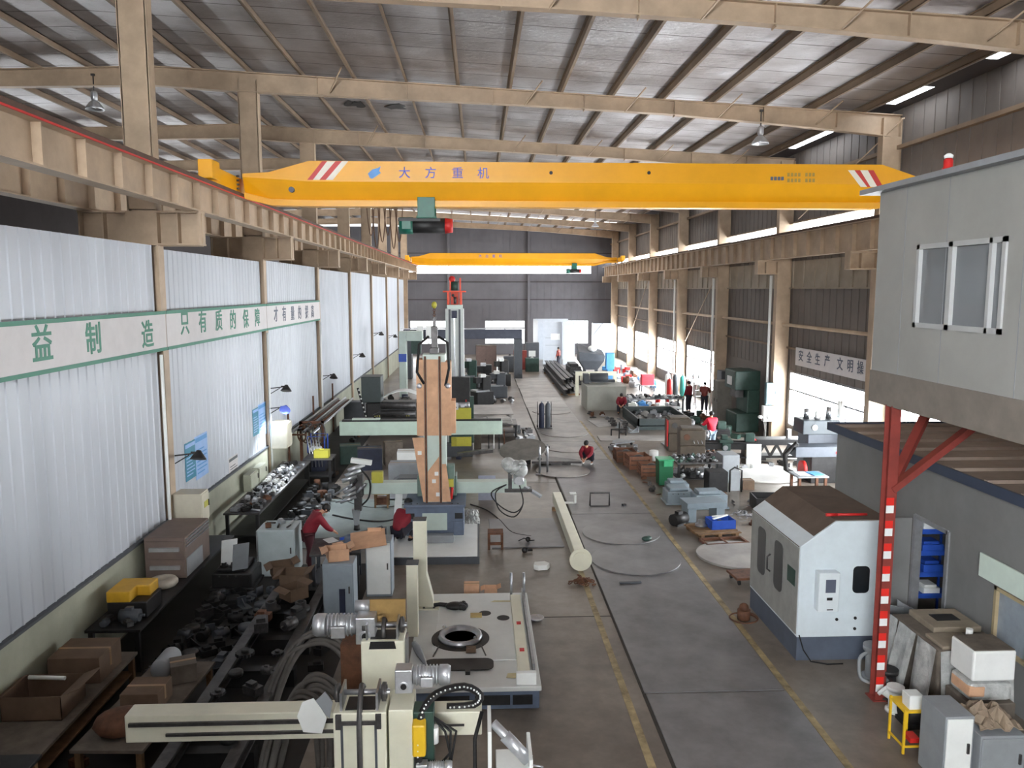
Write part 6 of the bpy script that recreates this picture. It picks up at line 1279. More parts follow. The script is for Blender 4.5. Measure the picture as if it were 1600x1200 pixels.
# grey cabinets beside the column machines, cardboard on top
t = cabinet('control_cabinet', 'blue-grey control cabinet with an open lower vent, under the cardboard', -2.85, 15.8, 0, 0.62, 0.5, 1.22, mat('cabinet blue grey', S(140, 150, 158), 0.5, 0, 0.08), None)
MB().bb(0.02, 0.14, -0.28, -0.27, 0.2, 0.7).build('vent', navy, t)
cabinet('control_cabinet', 'pale blue-grey control cabinet right of the other, under the cardboard sheet', -2.2, 17.1, 0, 0.56, 0.5, 1.25, M['cabinet blue grey'], white)
solo('cardboard_sheet', 'big flat brown cardboard sheet lying on the pale control cabinet', 'cardboard', MB().box((0, 0, 0.14), (0.75, 0.75, 0.012), 0, 0, (0.2, -0.1, 0.15)).box((0.1, 0.3, 0.15), (0.3, 0.012, 0.3)), card, (-2.4, 16.75, 1.2))
carton('carton', 'open brown carton standing on the blue-grey cabinet', -2.9, 15.85, 1.225, 0.42, 0.4, 0.24, card, 0.3, True)
solo('cardboard_sheet', 'torn cardboard piece beside the worker at the bench', 'cardboard', MB().box((0, 0, 0.02), (0.6, 0.45, 0.012), 0, 0, (0.08, 0.06, 0.5)).box((0.1, 0.1, 0.08), (0.3, 0.25, 0.012), 0, 0, (0.3, 0.1, 0.9)), card, (-3.2, 17.2, 0.95)); bench('work_table', 'small worktable in front of the bending worker', -3.25, 17.7, 1.1, 1.2, 0.9, dsteel, dgrey, 0.1)
solo('grinder', 'blue hand grinder lying on the small worktable', 'grinder', MB().cyl((-0.15, 0, 0.08), (0.15, 0, 0.08), 0.06).cyl((0.15, 0, 0.08), (0.15, 0, 0.02), 0.09).bb(-0.3, -0.15, -0.03, 0.03, 0.05, 0.11), blue, (-2.95, 18.05, 0.905), 0.5)
solo('tool_box', 'blue-grey tool box on the small worktable', 'box', MB().bb(-0.16, 0.16, -0.12, 0.12, 0, 0.2).bb(-0.1, 0.1, -0.02, 0.02, 0.2, 0.25), bluegrey, (-2.9, 17.7, 0.905))
solo('paper_sheet', 'white papers under the worker’s hands on the worktable', 'paper', MB().box((0, 0, 0.006), (0.25, 0.34, 0.01)), white, (-3.45, 18.05, 0.903), 0.6)
t = cabinet('control_cabinet', 'white control cabinet left of the bending worker', -4.75, 18.6, 0, 0.85, 0.8, 1.12, mat('pale cabinet white', S(176, 188, 190), 0.5, 0, 0.06), None)
MB().bb(-0.45, -0.425, -0.42, 0.3, 0.05, 1.1).build('trim_edge', alu, t)
scatter('on top of the white control cabinet', -5.1, -4.4, 18.3, 18.9, 1.125, 6, (0.15, 0.24), [dsteel, alu, rust, black], ['block', 'pipe', 'bracket'], 35)
for k, (x, y, s, lab) in enumerate(((-3.9, 16.3, 0.5, 'small open carton among the dark parts by the cabinets'), (-4.3, 16.9, 0.45, 'brown carton behind the small open one'), (-3.75, 15.6, 0.42, 'dusty carton with torn flaps nearest the track'))): carton('carton', lab, x, y, 0.51, s, s, s * .6, card_d, 0.4 * k, True)
scatter('on the far end of the long track', -4.3, -3.2, 13.9, 15.2, 0.505, 6, (0.25, 0.4), [dsteel, black, rust], ['motor', 'block', 'flange'], 36)
# far left bench, lit
bench('workbench', 'long workbench along the left wall lit by the work lamp', -6.25, 23.8, 0.95, 6.4, 0.85, dsteel, black, 0, True)
scatter('on the lit left workbench', -6.6, -5.8, 22.4, 26.8, 0.855, 64, (0.11, 0.22), [steel, alu, white, dsteel, black, dgrey], ['flange', 'block', 'motor', 'bracket', 'can', 'tray', 'gear'], 37)
scatter('on the near end of the lit left workbench', -6.6, -5.8, 20.7, 22.3, 0.855, 20, (0.14, 0.28), [dsteel, black, rust, alu], ['block', 'motor', 'pipe', 'tray'], 38)
solo('tool_case', 'yellow-green tool case at the far end of the lit workbench', 'case', MB().bb(-0.25, 0.25, -0.18, 0.18, 0, 0.26).bb(-0.08, 0.08, -0.02, 0.02, 0.26, 0.3), olive, (-5.95, 27.35, 0.86) if False else (-5.5, 27.6, 0.86)); bench('work_table', 'dark stand at the far end of the lit workbench', -5.6, 27.7, 1.0, 0.9, 0.85, dsteel, black)
for k in range(2): cabinet('steel_cabinet', ['low cream cabinet behind the clutter on the lit bench, the near one', 'low cream cabinet behind the clutter on the lit bench, the far one'][k], -6.72, 23.2 + 0.9 * k, 0.86, 0.8, 0.2, 0.5, cream, None, PI / 2)
scatter('on the floor in front of the lit left workbench', -5.7, -4.6, 20.3, 27.0, 0.004, 40, (0.25, 0.5), [black, dsteel, dgrey, rubber, rust], ['motor', 'block', 'roll', 'can', 'tray'], 39)
# pipes on a wall rack
t = thing('pipe_rack', 'wall rack holding long steel pipes along the left wall', 'rack', (-6.6, 33, 0))
for y in (-4.4, 0, 4.4): MB().bb(-0.3, -0.24, y - 0.04, y + 0.04, 0, 2.3).build('upright', rust, t); MB().bb(-0.3, 0.35, y - 0.04, y + 0.04, 1.45, 1.5).build('arm', rust, t)
for k in range(7):
    x = -6.75 + 0.13 * k; L = 4.6 - 0.4 * (k % 3)
    solo('steel_pipe', 'long steel pipe lying in the left wall rack', 'pipe', MB().lathe([(0.05, -L), (0.05, L), (0.04, L), (0.04, -L)], (0, 0, 0.052), 10, axis='y'), [steel, dsteel, rust][k % 3], (x, 33 + 0.3 * (k % 2), 1.503), 0, 'long pipes in the left wall rack')
t = thing('hose_rack', 'rack with brown hoses and cables hanging in loops by the left wall', 'rack', (-6.3, 29.6, 0))
MB().bb(-0.4, 0.5, -0.05, 0.05, 1.7, 1.8).bb(-0.4, -0.3, -0.05, 0.05, 0, 1.8).bb(0.4, 0.5, -0.05, 0.05, 0, 1.8).build('frame', rust, t)
for k in range(6): MB().tube([(-0.3 + 0.14 * k + 0.16 * math.sin(a * 2 * PI / 12), -0.08, 1.35 - 0.45 * math.cos(a * 2 * PI / 12) * (0.7 + .1 * (k % 3))) for a in range(12)], 0.03, 6, closed=True).build('hose_loop', [rust, olived, dsteel][k % 3], t)
t = thing('portable_welder', 'blue-framed welding unit cluttered with cables under the work lamp', 'welder', (-5.9, 28.9, 0))
MB().bb(-0.3, 0.3, -0.3, 0.3, 0.1, 0.8).build('body', navy, t, 0.02); MB().tube([(-0.3, -0.3, 0.8), (-0.3, -0.3, 1.4), (0.3, -0.3, 1.4), (0.3, -0.3, 0.8)], 0.025).tube([(-0.3, 0.3, 0.8), (-0.3, 0.3, 1.4), (0.3, 0.3, 1.4), (0.3, 0.3, 0.8)], 0.025).build('frame', blue, t)
for k in range(5): MB().tube([(-0.3 + 0.1 * k, -0.32, 1.3), (-0.2 + 0.1 * k, -0.45, 0.8), (-0.25 + 0.12 * k, -0.4, 0.3)], 0.018).build('cable', alu, t)
for k in range(6): MB().ball((-0.2 + 0.13 * (k % 3), -0.2 + 0.3 * (k // 3), 0.9), 0.08).build('fitting', white, t)
# crates, boards and stock behind the first boom
for k, (x, y, w_, d, h, m, lab) in enumerate(((-2.6, 28.0, 1.2, 0.8, 0.55, greyp, 'grey covered box behind the first boom'), (-2.5, 28.9, 1.0, 0.7, 0.8, white, 'white wrapped box behind the grey covered one'), (-1.6, 27.2, 0.7, 0.6, 0.5, card_d, 'brown carton left of the wrapped column, behind its boom'), (-4.1, 29.5, 0.9, 0.7, 0.8, navy, 'dark blue box in the shade under the long second boom'), (-5.0, 30.6, 0.8, 0.7, 0.7, dgreen, 'dark green box at the left end under the second boom'), (-3.3, 30.2, 0.7, 0.6, 0.9, dust, 'dusty brown box under the second boom'))): carton('packing_box', lab, x, y, 0, w_, d, h, m, 0.05 * k)
solo('motor_cover', 'grey rounded machine cover standing behind the first boom', 'cover', MB().prism([(-0.7, 0), (0.7, 0), (0.7, 0.3), (0.5, 0.42), (-0.5, 0.42), (-0.7, 0.3)], -0.3, 0.3), dgrey, (-2.2, 26.4, 0), 0, None, 0.02)
t = thing('stool', 'small wooden stool behind the first boom', 'stool', (-3.0, 24.1, 0.024))
MB().bb(-0.22, 0.22, -0.2, 0.2, 0.42, 0.46).build('seat', mat('light wood', S(170, 150, 104), 0.7, 0, 0.1, 5), t)
for sx in (-0.19, 0.19):
    for sy in (-0.17, 0.17): MB().bb(sx - 0.025, sx + 0.025, sy - 0.025, sy + 0.025, 0, 0.42).build('leg', wood, t)
MB().bb(-0.19, 0.19, -0.18, -0.16, 0.1, 0.14).bb(-0.15, 0.15, -0.1, 0.1, 0.12, 0.3).build('stretcher', rust, t)
t = thing('stool', 'brown wooden stool on the floor right of the white base plate', 'stool', (0.42, 20.1, 0))
MB().bb(-0.2, 0.2, -0.2, 0.2, 0.4, 0.44).build('seat', rust, t)
for sx in (-0.17, 0.17):
    for sy in (-0.17, 0.17): MB().bb(sx - 0.03, sx + 0.03, sy - 0.03, sy + 0.03, 0, 0.4).build('leg', rust, t)
MB().bb(-0.17, 0.17, -0.2, -0.18, 0.12, 0.2).build('stretcher', rust, t)
solo('foil_sheet', 'crumpled silver plastic sheet on the floor right of the wrapped column', 'sheet', crumple(0.5, 1.5, 0.12, 9), plastic, (-0.25, 22.3, 0.16)); solo('leaning_sheet', 'lavender-grey panel standing behind the silver sheet', 'panel', MB().box((0, 0, 0.4), (0.55, 0.05, 0.8)), mat('lavender panel', S(150, 154, 170), 0.5), (0.25, 24.8, 0))
solo('white_plank', 'white plank leaning left of the wrapped column pedestal', 'plank', MB().box((0, 0, 0.65), (0.2, 0.04, 1.25), 0, 0, (0.12, 0.1, 0)), white, (-2.28, 21.95, 0.03))
solo('long_tool', 'long grey lever tool lying on the floor left of the base plate', 'lever', MB().bar((-0.9, -0.25, 0.1), (0.5, 0.25, 0.35), 0.08).bar((-0.95, -0.28, 0.06), (-0.6, -0.14, 0.12), 0.2, 0.1).bb(0.4, 0.6, 0.15, 0.35, 0, 0.34), dgrey, (-3.1, 20.6, 0))
# stack of pale plates and table right of the second column
bench('plate_table', 'table loaded with pale steel plates right of the second column machine', 0.75, 36.2, 2.0, 1.6, 0.62, dsteel, black)
for k in range(4): solo('steel_sheet', ['lowest pale steel sheet on the plate table', 'second pale steel sheet on the plate table', 'third pale steel sheet on the plate table', 'topmost pale steel sheet on the plate table'][k], 'sheet', MB().box((0, 0, 0.025), (1.6 - 0.2 * k, 1.2 - 0.2 * k, 0.05)), platem2, (0.75 + 0.05 * k, 36.2, 0.622 + 0.055 * k), 0.06 * k, 'steel sheets on the plate table')
solo('steel_sheet', 'large pale sheet on trestles farther behind the plate table', 'sheet', MB().bb(-1.1, 1.1, -1.6, 1.6, 0.5, 0.56).bb(-1, -0.9, -1.5, 1.5, 0, 0.5).bb(0.9, 1, -1.5, 1.5, 0, 0.5), platem2, (0.6, 40.5, 0), 0.02)
scatter('on the floor between the second column and the aisle', 1.6, 2.5, 33.5, 38, 0.004, 16, (0.2, 0.45), [steel, dsteel, greyp, alu], ['block', 'flange', 'pipe', 'bracket'], 41)
for k in range(5): solo('steel_strip', 'upright dark board standing in a row under the second boom', 'board', MB().bb(-0.02, 0.02, -0.3, 0.3, 0, 0.75), [dsteel, black, white, black, rust][k], (0.2 + 0.22 * k, 33.3, 0), 0, 'upright boards under the second boom') if k else solo('steel_strip', 'brown wide board standing first under the second boom', 'board', MB().bb(-0.15, 0.15, -0.2, 0.2, 0, 0.8), olived, (-0.05, 33.2, 0))
# big dark press with a curved pale sheet
t = thing('rolling_machine', 'bulky black machine with a pale curved sheet on top, behind the long boom', 'machine', (-3.9, 37.0, 0))
MB().bb(-1.3, 1.1, -0.6, 0.6, 0, 1.5).build('body', black, t, 0.08); MB().bb(-1.5, -0.6, -0.5, 0.6, 1.5, 2.7).build('housing', mat('dark green black', S(48, 58, 58), 0.5), t, 0.03)
for k in range(3): MB().cyl((-0.6, -0.65, 0.6 + 0.4 * k), (1.0, -0.65, 0.6 + 0.4 * k), 0.16).build('roller', dsteel, t)
MB().grid(lambda u, v: (-0.5 + 1.8 * u, -0.5 + v, 1.75 + 0.28 * math.sin(PI * u)), 14, 3, 0, True, 0.02).build('curved_sheet', white, t)
ch = MB()
for k in range(10): ch.ball((-1.6 + 0.05 * k, -0.6, 2.1 - 0.2 * k), 0.045, n=6)
ch.build('chain_rivets', white, t); MB().tube([(-1.65, -0.55, 2.2), (-1.1, -0.55, 0.1)], 0.05).build('drag_chain', black, t)
cabinet('control_cabinet', 'dark steel cupboard left of the bulky black machine', -6.0, 38.5, 0, 1.0, 0.7, 1.3, dgrey, dgrey)
t = thing('press_frame', 'pale green C-shaped press frame with a blue band, far left', 'machine', (-4.6, 50, 0))
MB().bb(-0.35, 0.1, -0.4, 0.4, 0, 4.1).bb(0.1, 1.1, -0.4, 0.4, 3.5, 4.1).build('frame', mint, t, 0.03); MB().bb(-0.37, 0.12, -0.42, -0.4, 2.2, 2.7).build('blue_band', blue, t); MB().bb(0.4, 1.0, -0.3, 0.3, 2.7, 3.5).build('ram', dgreen, t)
t = thing('gantry_cutter', 'dark gantry beam spanning the far left of the hall', 'gantry', (-1.0, 60, 0))
MB().bb(-4.6, 4.3, -0.4, 0.4, 3.0, 3.7).build('beam', mat('gantry blue grey', S(70, 74, 88), 0.5), t, 0.03); MB().bb(-4.6, -4.0, -0.6, 0.6, 0, 3.0).build('leg', dgrey, t); MB().bb(3.7, 4.3, -0.6, 0.6, 0, 3.0).build('leg', dgrey, t); MB().bb(-4.8, 4.5, -0.45, -0.4, 3.75, 3.8).build('cable_tray', alu, t)
for x in (-3.6, -2.9): MB().bb(x, x + 0.5, -0.7, -0.4, 3.1, 4.0).build('carriage', white, t)
cabinet('steel_cabinet', 'brown double-door cabinet under the far gantry', 0.6, 61.5, 0, 1.6, 0.7, 2.4, olived, mat('rosy brown doors', S(138, 116, 108), 0.6, 0, 0.1), 0, None, 2)
for k, (x, y, h, m, lab) in enumerate(((0.4, 50.5, 1.6, black, 'black machine tool left of the far row near the aisle'), (1.2, 49.2, 1.3, dgrey, 'dark grey machine tool next to the aisle plates'), (-0.6, 52.5, 1.7, dgreen, 'dark green machine tool behind the second column'), (1.6, 55.2, 1.5, black, 'black machine tool farther along the aisle'), (-2.2, 54.5, 1.8, dgrey, 'tall dark machine tool left of the far row'), (0.2, 46.2, 1.4, black, 'low black machine frame nearest in the far row'))):
    t = thing('machine_tool', lab, 'machine', (x, y, 0), 0.1 * k)
    MB().bb(-0.55, 0.55, -0.45, 0.45, 0, h * .55).build('base', m, t, 0.03); MB().bb(-0.1, 0.45, -0.3, 0.4, h * .55, h * 1.2).build('column', m, t, 0.03); MB().bb(-0.5, 0.1, -0.2, 0.2, h * .9, h * 1.15).build('head', m, t, 0.02); MB().bb(-0.6, 0.3, -0.4, 0.3, h * .55, h * .62).build('work_table', steel, t); MB().box((-0.1, -0.2, h * 1.22), (0.35, 0.3, 0.2)).build('cover', white if k % 2 else alu, t, 0.02); MB().cyl((-0.2, 0, h * .72), (-0.2, 0, h * .9), 0.07).build('spindle', steel, t)
scatter('on the floor between the far machine tools', -1.8, 2.3, 46.6, 48.6, 0.004, 26, (0.25, 0.42), [steel, alu, dsteel, white], ['block', 'flange', 'motor', 'pipe'], 45)
scatter('on the floor left of the far machine tools', -5.8, -2.8, 43, 48, 0.004, 14, (0.4, 0.7), [dsteel, black, rust, navy], ['block', 'motor', 'tray', 'can'], 46)
for k, (x, y, h, m, lab) in enumerate(((3.5, 66.5, 1.6, redox, 'dark red cupboard left of the far white booth'), (4.6, 67.5, 2.2, dgrey, 'tall dark cupboard beside the far white booth'), (2.6, 64.5, 1.3, dgrey, 'dark desk cabinet in front of the far window'), (4.4, 64.8, 1.1, dgreen, 'low dark green cabinet in the aisle before the booth'))): cabinet('steel_cabinet', lab, x, y, 0, 1.1, 0.7, h, m, None)
solo('monitor', 'white-faced monitor on the low dark green cabinet', 'monitor', MB().bb(-0.28, 0.28, -0.04, 0.0, 0.12, 0.6).bb(-0.04, 0.04, -0.03, 0.02, 0, 0.12).bb(-0.15, 0.15, -0.08, 0.1, 0, 0.02), white, (4.4, 64.8, 1.105))
t = thing('spray_booth', 'white panel booth at the far end of the hall', 'booth', (7.0, 73, 0))
bw_ = mat('booth white', S(176, 182, 190), 0.5, 0, 0.04)
MB().bb(-1.75, -1.65, -3.0, 3, 0, 3.9).build('side_wall', bw_, t); MB().bb(-1.75, 1.6, 2.9, 3, 0, 3.9).build('back_wall', bw_, t)
MB().bb(-1.2, 0.5, -2.1, -2.0, 0, 3.8).build('front_panel', bw_, t); MB().bb(0.55, 1.6, -2.6, -2.5, 0, 3.8).build('open_door', bw_, t); MB().bb(-1.0, 0.3, -2.13, -2.1, 2.35, 2.4).bb(-1.0, 0.3, -2.13, -2.1, 1.7, 1.75).build('batten', greyp, t); MB().bb(-0.5, 0.3, -2.14, -2.1, 2.2, 2.75).build('notice', white, t)
t = thing('framed_panel', 'grey framed sheet panel standing right of the white booth', 'panel', (11.0, 70, 0))
MB().bb(-0.9, 0.9, -0.03, 0.03, 0.5, 3.7).build('sheet', mat('sheet grey blue', S(170, 178, 186), 0.5), t)
for a in ((-0.95, -0.87, 0, 3.75), (0.87, 0.95, 0, 3.75)): MB().bb(a[0], a[1], -0.06, 0.06, a[2], a[3]).build('frame_post', white, t)
MB().bb(-0.9, 0.9, -0.06, 0.06, 2.05, 2.12).bar((-0.87, -0.05, 2.6), (0, -0.05, 3.7), 0.05).build('rail', greyp, t)
scatter('on the floor by the far right windows', 10.2, 12.6, 53, 66, 0.004, 22, (0.5, 0.95), [greyp, white, rust, lblue, alu, red], ['block', 'motor', 'can', 'tray', 'bracket'], 51)
scatter('on the floor behind the black steel beams', 7.9, 9.4, 50.5, 55.5, 0.004, 10, (0.5, 0.8), [dgrey, greyp, rust, alu], ['block', 'motor', 'bracket', 'flange'], 52)
scatter('on the floor beside the seated worker', 5.6, 7.0, 40.6, 42.6, 0.004, 8, (0.2, 0.4), [dsteel, alu, rust], ['flange', 'bracket', 'pipe'], 53)
scatter('on the floor by the right wall near the press', 10.6, 11.9, 34.4, 41.5, 0.004, 14, (0.35, 0.6), [black, dsteel, dgreen, rust], ['block', 'motor', 'can', 'tray'], 54)

scatter('on the plate table behind the second column', -0.15, 0.2, 35.6, 36.8, 0.625, 8, (0.12, 0.22), [steel, dsteel, black], ['block', 'flange', 'bracket'], 71)
scatter('on the bed of the long track', -4.25, -3.3, 10.2, 13.4, 0.505, 10, (0.2, 0.34), [black, dsteel, rubber], ['motor', 'block', 'roll', 'gear'], 72)
scatter('on the dark casting by the leaning boards', -5.9, -5.2, 17.5, 17.75, 0.465, 3, (0.15, 0.22), [black, dsteel], ['block', 'flange'], 73)
scatter('beside the hose rack on the floor', -5.6, -4.4, 28.2, 33.5, 0.004, 26, (0.25, 0.5), [rust, dsteel, black, dgreen, olived], ['motor', 'block', 'pipe', 'can', 'tray', 'roll'], 74, lambda x, y: (-5.75 < x < -3.2 and 28.7 < y < 31.3))
scatter('on the floor behind the boom of the wrapped column', -4.2, -0.6, 30.9, 31.3, 0.004, 10, (0.2, 0.34), [greyp, white, dsteel, navy], ['block', 'can', 'tray'], 75)
scatter('on the floor left of the bulky black machine', -5.7, -5.4, 34.5, 37.5, 0.004, 5, (0.25, 0.3), [rust, black], ['can', 'block'], 76)
scatter('between the far red cupboard and the gantry', -1.2, 2.2, 56.8, 59.2, 0.004, 24, (0.35, 0.6), [white, alu, dgrey, black, steel], ['block', 'motor', 'tray', 'bracket', 'can'], 77)
# ---------------------------------------------------------------- people
skin = mat('skin', S(196, 148, 120), 0.55, 0, 0.05, 8); hairm = mat('black hair', S(22, 20, 20), 0.6, 0, 0.1, 20)
def skinned(name, par, verts, edges, mats, sub=2):
    """verts: list of (pos, radius); grown with a skin modifier from vertex 0"""
    me = bpy.data.meshes.new(name); me.from_pydata([v[0] for v in verts], edges, []); me.update(); me.materials.append(mats)
    o = bpy.data.objects.new(name, me); COL.objects.link(o); o.parent = par
    m = o.modifiers.new('skin', 'SKIN'); m.use_smooth_shade = True
    sv = me.skin_vertices[0].data
    for k, v in enumerate(verts):
        r = v[1]; sv[k].radius = r if isinstance(r, tuple) else (r, r)
    sv[0].use_root = True
    s = o.modifiers.new('smooth', 'SUBSURF'); s.levels = sub; s.render_levels = sub
    return o
def person(label, loc, rz, J, coat, trousers, shoe=None, scale=1.0, long_coat=False):
    """J: joints in metres, x right, y forward, z up: pelvis, waist, chest, neck, head, shoulder/elbow/wrist l r, hip/knee/ankle l r"""
    t = thing('person', label, 'person', loc, rz, None); t.scale = (scale,) * 3
    A = {k: V(v) for k, v in J.items()}
    up = (A['head'] - A['neck']).normalized(); fw = V(J.get('face', (0, 1, 0))).normalized()
    vs = []; es = []
    def add(p, r, frm=None):
        vs.append((tuple(p), r)); k = len(vs) - 1
        if frm is not None: es.append((frm, k))
        return k
    pel = add(A['pelvis'], 0.1); wa = add(A['waist'], 0.085, pel); chs = add(A['chest'], 0.085, wa); nk = add(A['neck'], 0.055, chs)
    hb = add(A['neck'].lerp(A['head'], 0.55) + fw * 0.01, 0.062, nk); hm = add(A['head'] + fw * 0.01, (0.082, 0.098), hb); ht = add(A['head'] + up * 0.085 - fw * 0.01, 0.06, hm)
    add(A['head'] + fw * 0.105 - up * 0.015, 0.016, hm)
    for s in ('l', 'r'):
        sh = add(A['shoulder_' + s], 0.045, chs); el = add(A['elbow_' + s], 0.042, sh); wr = add(A['wrist_' + s], 0.028, el)
        d = (A['wrist_' + s] - A['elbow_' + s]).normalized(); side = d.cross(V((0, 0, 1))); side = side.normalized() if side.length > 0.2 else V((1, 0, 0)); nrm = side.cross(d)
        pm = add(A['wrist_' + s] + d * 0.07, (0.04, 0.02), wr)
        for q, L in ((-0.03, 0.065), (-0.01, 0.08), (0.01, 0.076), (0.03, 0.058)):
            a = add(A['wrist_' + s] + d * 0.1 + side * q, 0.0095, pm); b = add(A['wrist_' + s] + d * (0.1 + L * .6) + side * q * 1.2 - nrm * 0.012, 0.009, a); add(A['wrist_' + s] + d * (0.1 + L) + side * q * 1.2 - nrm * 0.035, 0.008, b)
        th = add(A['wrist_' + s] + d * 0.05 + side * (0.045 if s == 'r' else -0.045), 0.011, wr); add(A['wrist_' + s] + d * 0.095 + side * (0.06 if s == 'r' else -0.06) - nrm * 0.015, 0.009, th)
        hp = add(A['hip_' + s], 0.085, pel); kn = add(A['knee_' + s], 0.055, hp); an = add(A['ankle_' + s], 0.038, kn)
        f = V(J.get('toe', (0, 1, 0))); add(A['ankle_' + s] + f * 0.13 - V((0, 0, 0.05)), 0.03, an)
    skinned('body', t, vs, es, skin)
    # jacket: torso and sleeves
    vs, es = [], []
    base = A['pelvis'].lerp(A['waist'], -0.35)
    pel = add(base, 0.185); wa = add(A['waist'], 0.18, pel); chs = add(A['chest'], (0.2, 0.175), wa); add(A['chest'].lerp(A['neck'], 0.8), 0.085, chs)
    for s in ('l', 'r'):
        sh = add(A['shoulder_' + s], 0.095, chs); el = add(A['elbow_' + s], 0.075, sh); add(A['elbow_' + s].lerp(A['wrist_' + s], 0.92), 0.046, el)
    skinned('jacket', t, vs, es, coat)
    vs, es = [], []
    pel = add(A['pelvis'], 0.135)
    for s in ('l', 'r'):
        hp = add(A['hip_' + s], 0.12, pel); kn = add(A['knee_' + s], 0.09, hp); add(A['knee_' + s].lerp(A['ankle_' + s], 0.93), 0.068, kn)
    skinned('trousers', t, vs, es, trousers)
    f = V(J.get('toe', (0, 1, 0))).normalized()
    for s in ('l', 'r'):
        a = A['ankle_' + s]; vs, es = [], []
        k = add(a - f * 0.05 - V((0, 0, 0.04)), 0.042); k2 = add(a + f * 0.06 - V((0, 0, 0.045)), 0.042, k); add(a + f * 0.17 - V((0, 0, 0.055)), 0.034, k2)
        skinned('shoe', t, vs, es, shoe or black, 1)
    h = A['head'] + up * 0.045 - fw * 0.022
    hair = MB().ball((0, 0, 0), 0.108, sx=0.92, sy=1.05, sz=0.95, n=14); o = hair.build('hair', hairm, t); o.location = h
    o.rotation_euler = up.to_track_quat('Z', 'Y').to_euler()
    e = MB(); sd = fw.cross(up)
    for q in (-0.033, 0.033):
        p = A['head'] + fw * 0.1 + sd * q + up * 0.012; e.ball(tuple(p), 0.011, n=6)
    e.build('eyes', black, t)
    m = A['head'] + fw * 0.098 - up * 0.055; MB().ball(tuple(m), 0.02, sz=0.3, n=8).build('mouth', mat('lips', S(150, 90, 84), 0.6), t)
    for q in (-0.088, 0.088):
        p = A['head'] + sd * q; MB().ball(tuple(p), 0.026, sx=0.4, n=8).build('ear', skin, t)
    return t
maroon = mat('maroon jacket', S(128, 24, 40), 0.75, 0, 0.12, 6); maroon_d = mat('dark maroon trousers', S(66, 18, 28), 0.8, 0, 0.12, 6); brred = mat('bright red jacket', S(226, 30, 58), 0.7, 0, 0.08, 6)
dtrous = mat('dark trousers', S(40, 40, 52), 0.8, 0, 0.15, 6); jeans = mat('pale jeans', S(140, 160, 178), 0.8, 0, 0.1, 6)
STAND = dict(pelvis=(0, 0, .93), waist=(0, 0.01, 1.1), chest=(0, 0.0, 1.32), neck=(0, 0.0, 1.47), head=(0, 0.03, 1.6), shoulder_l=(-.19, 0, 1.4), shoulder_r=(.19, 0, 1.4), elbow_l=(-.26, .03, 1.12), elbow_r=(.26, .03, 1.12), wrist_l=(-.25, .14, .9), wrist_r=(.25, .14, .9),
             hip_l=(-.1, 0, .88), hip_r=(.1, 0, .88), knee_l=(-.11, .03, .5), knee_r=(.11, .03, .5), ankle_l=(-.12, 0, .09), ankle_r=(.12, 0, .09))
BEND = dict(STAND, pelvis=(0, -.08, .93), waist=(0, -.02, 1.08), chest=(0, .12, 1.29), neck=(0, .24, 1.41), head=(0, .35, 1.47), face=(0, .75, -.66), shoulder_l=(-.19, .16, 1.34), shoulder_r=(.19, .16, 1.34), elbow_l=(-.22, .32, 1.07), elbow_r=(.22, .34, 1.07), wrist_l=(-.12, .47, .96), wrist_r=(.12, .5, .95), hip_l=(-.1, -.08, .88), hip_r=(.1, -.08, .88), knee_l=(-.11, -.01, .49), knee_r=(.11, -.04, .49), ankle_l=(-.12, -.07, .09), ankle_r=(.12, -.09, .09))
SQUAT = dict(pelvis=(0, -.22, .28), waist=(0, -.16, .42), chest=(0, .0, .58), neck=(0, .1, .7), head=(0, .17, .81), face=(0, .8, -.5), shoulder_l=(-.18, .04, .64), shoulder_r=(.18, .04, .64), elbow_l=(-.22, .24, .46), elbow_r=(.22, .24, .46), wrist_l=(-.08, .42, .32), wrist_r=(.06, .44, .3), hip_l=(-.1, -.2, .26), hip_r=(.1, -.2, .26), knee_l=(-.24, .14, .48), knee_r=(.24, .14, .48), ankle_l=(-.17, -.04, .09), ankle_r=(.17, -.04, .09))
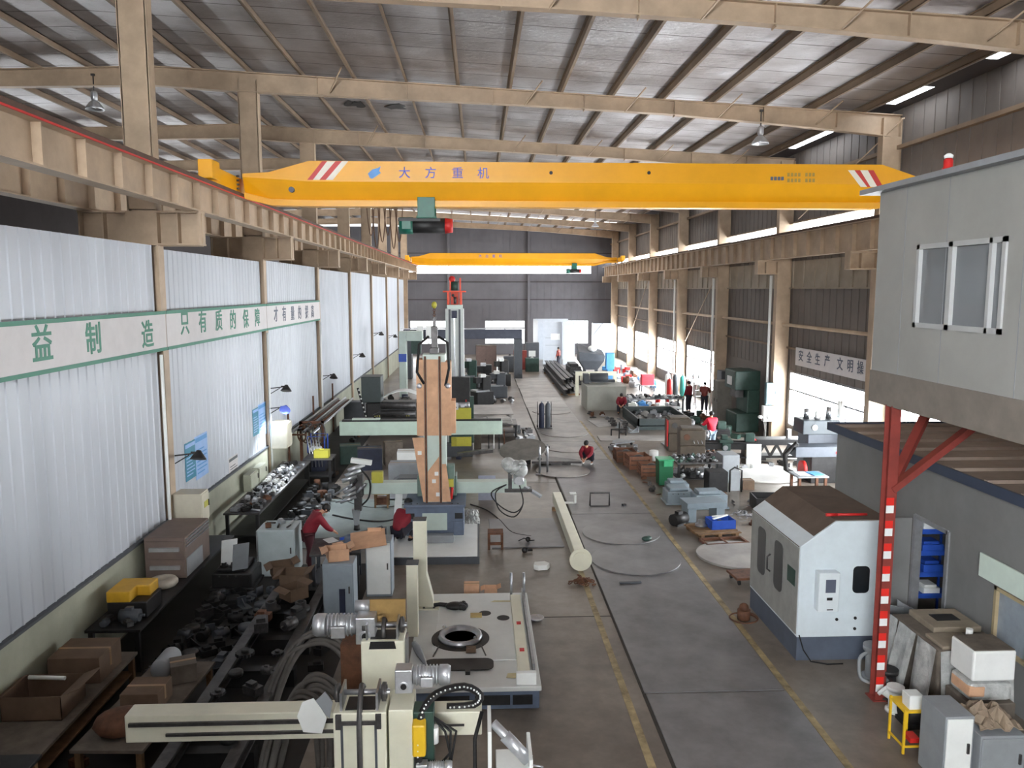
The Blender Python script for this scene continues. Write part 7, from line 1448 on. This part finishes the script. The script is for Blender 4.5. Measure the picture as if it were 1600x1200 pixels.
SIT = dict(pelvis=(0, -.12, .46), waist=(0, -.08, .6), chest=(0, .04, .78), neck=(0, .12, .9), head=(0, .19, 1.0), face=(0, .8, -.55), shoulder_l=(-.18, .06, .85), shoulder_r=(.18, .06, .85), elbow_l=(-.24, .24, .64), elbow_r=(.24, .24, .64), wrist_l=(-.1, .42, .52), wrist_r=(.08, .44, .5), hip_l=(-.1, -.1, .44), hip_r=(.1, -.1, .44), knee_l=(-.16, .3, .46), knee_r=(.16, .3, .46), ankle_l=(-.15, .3, .09), ankle_r=(.15, .3, .09))
REACH = dict(STAND, elbow_l=(-.27, .16, 1.18), elbow_r=(.25, .2, 1.16), wrist_l=(-.2, .4, 1.16), wrist_r=(.16, .44, 1.12), head=(0, .06, 1.6), chest=(0, .03, 1.32), neck=(0, .03, 1.47))
person('worker in maroon jacket and dark trousers bending over the small worktable', (-4.0, 18.55, 0), math.radians(-66), BEND, maroon, maroon_d)
person('worker in maroon jacket crouching with a masked face on the aisle plates', (4.16, 29.75, 0.03), math.radians(155), SQUAT, maroon, dtrous, white)
person('worker in dark red crouched on the white base plate, half hidden by the tall post', (-1.95, 20.2, 0.2), math.radians(-30), SQUAT, maroon, dtrous, None, 1.12)
person('worker in maroon jacket seated on a low stool before the pale cabinet', (7.75, 42.3, 0), math.radians(165), SIT, maroon, dtrous)
t = thing('stool', 'low dark stool under the seated worker', 'stool', (7.78, 42.42, 0)); MB().bb(-0.15, 0.15, -0.12, 0.12, 0.28, 0.32).build('seat', black, t)
for sx in (-0.12, 0.12):
    for sy in (-0.1, 0.1): MB().bb(sx - 0.02, sx + 0.02, sy - 0.02, sy + 0.02, 0, 0.28).build('leg', black, t)
person('lathe operator in a bright red jacket standing with his back turned', (9.55, 31.75, 0), math.radians(15), REACH, brred, jeans)
person('small figure in red and black walking past the far white booth', (6.95, 68.4, 0), math.radians(60), STAND, redox, dtrous)
person('worker in dark red sitting at the desk far down the hall, left of the booth', (2.6, 65.6, 0), math.radians(180), SIT, maroon, dtrous, None, 1.2)
person('figure in red near the ladder at the bright window, the left of two', (11.5, 42.6, 0), math.radians(40), STAND, maroon, dtrous, None, 1.0)
person('figure in dark red near the ladder at the bright window, the right of two', (12.3, 42.4, 0), math.radians(-30), REACH, redox, dtrous, None, 0.98)
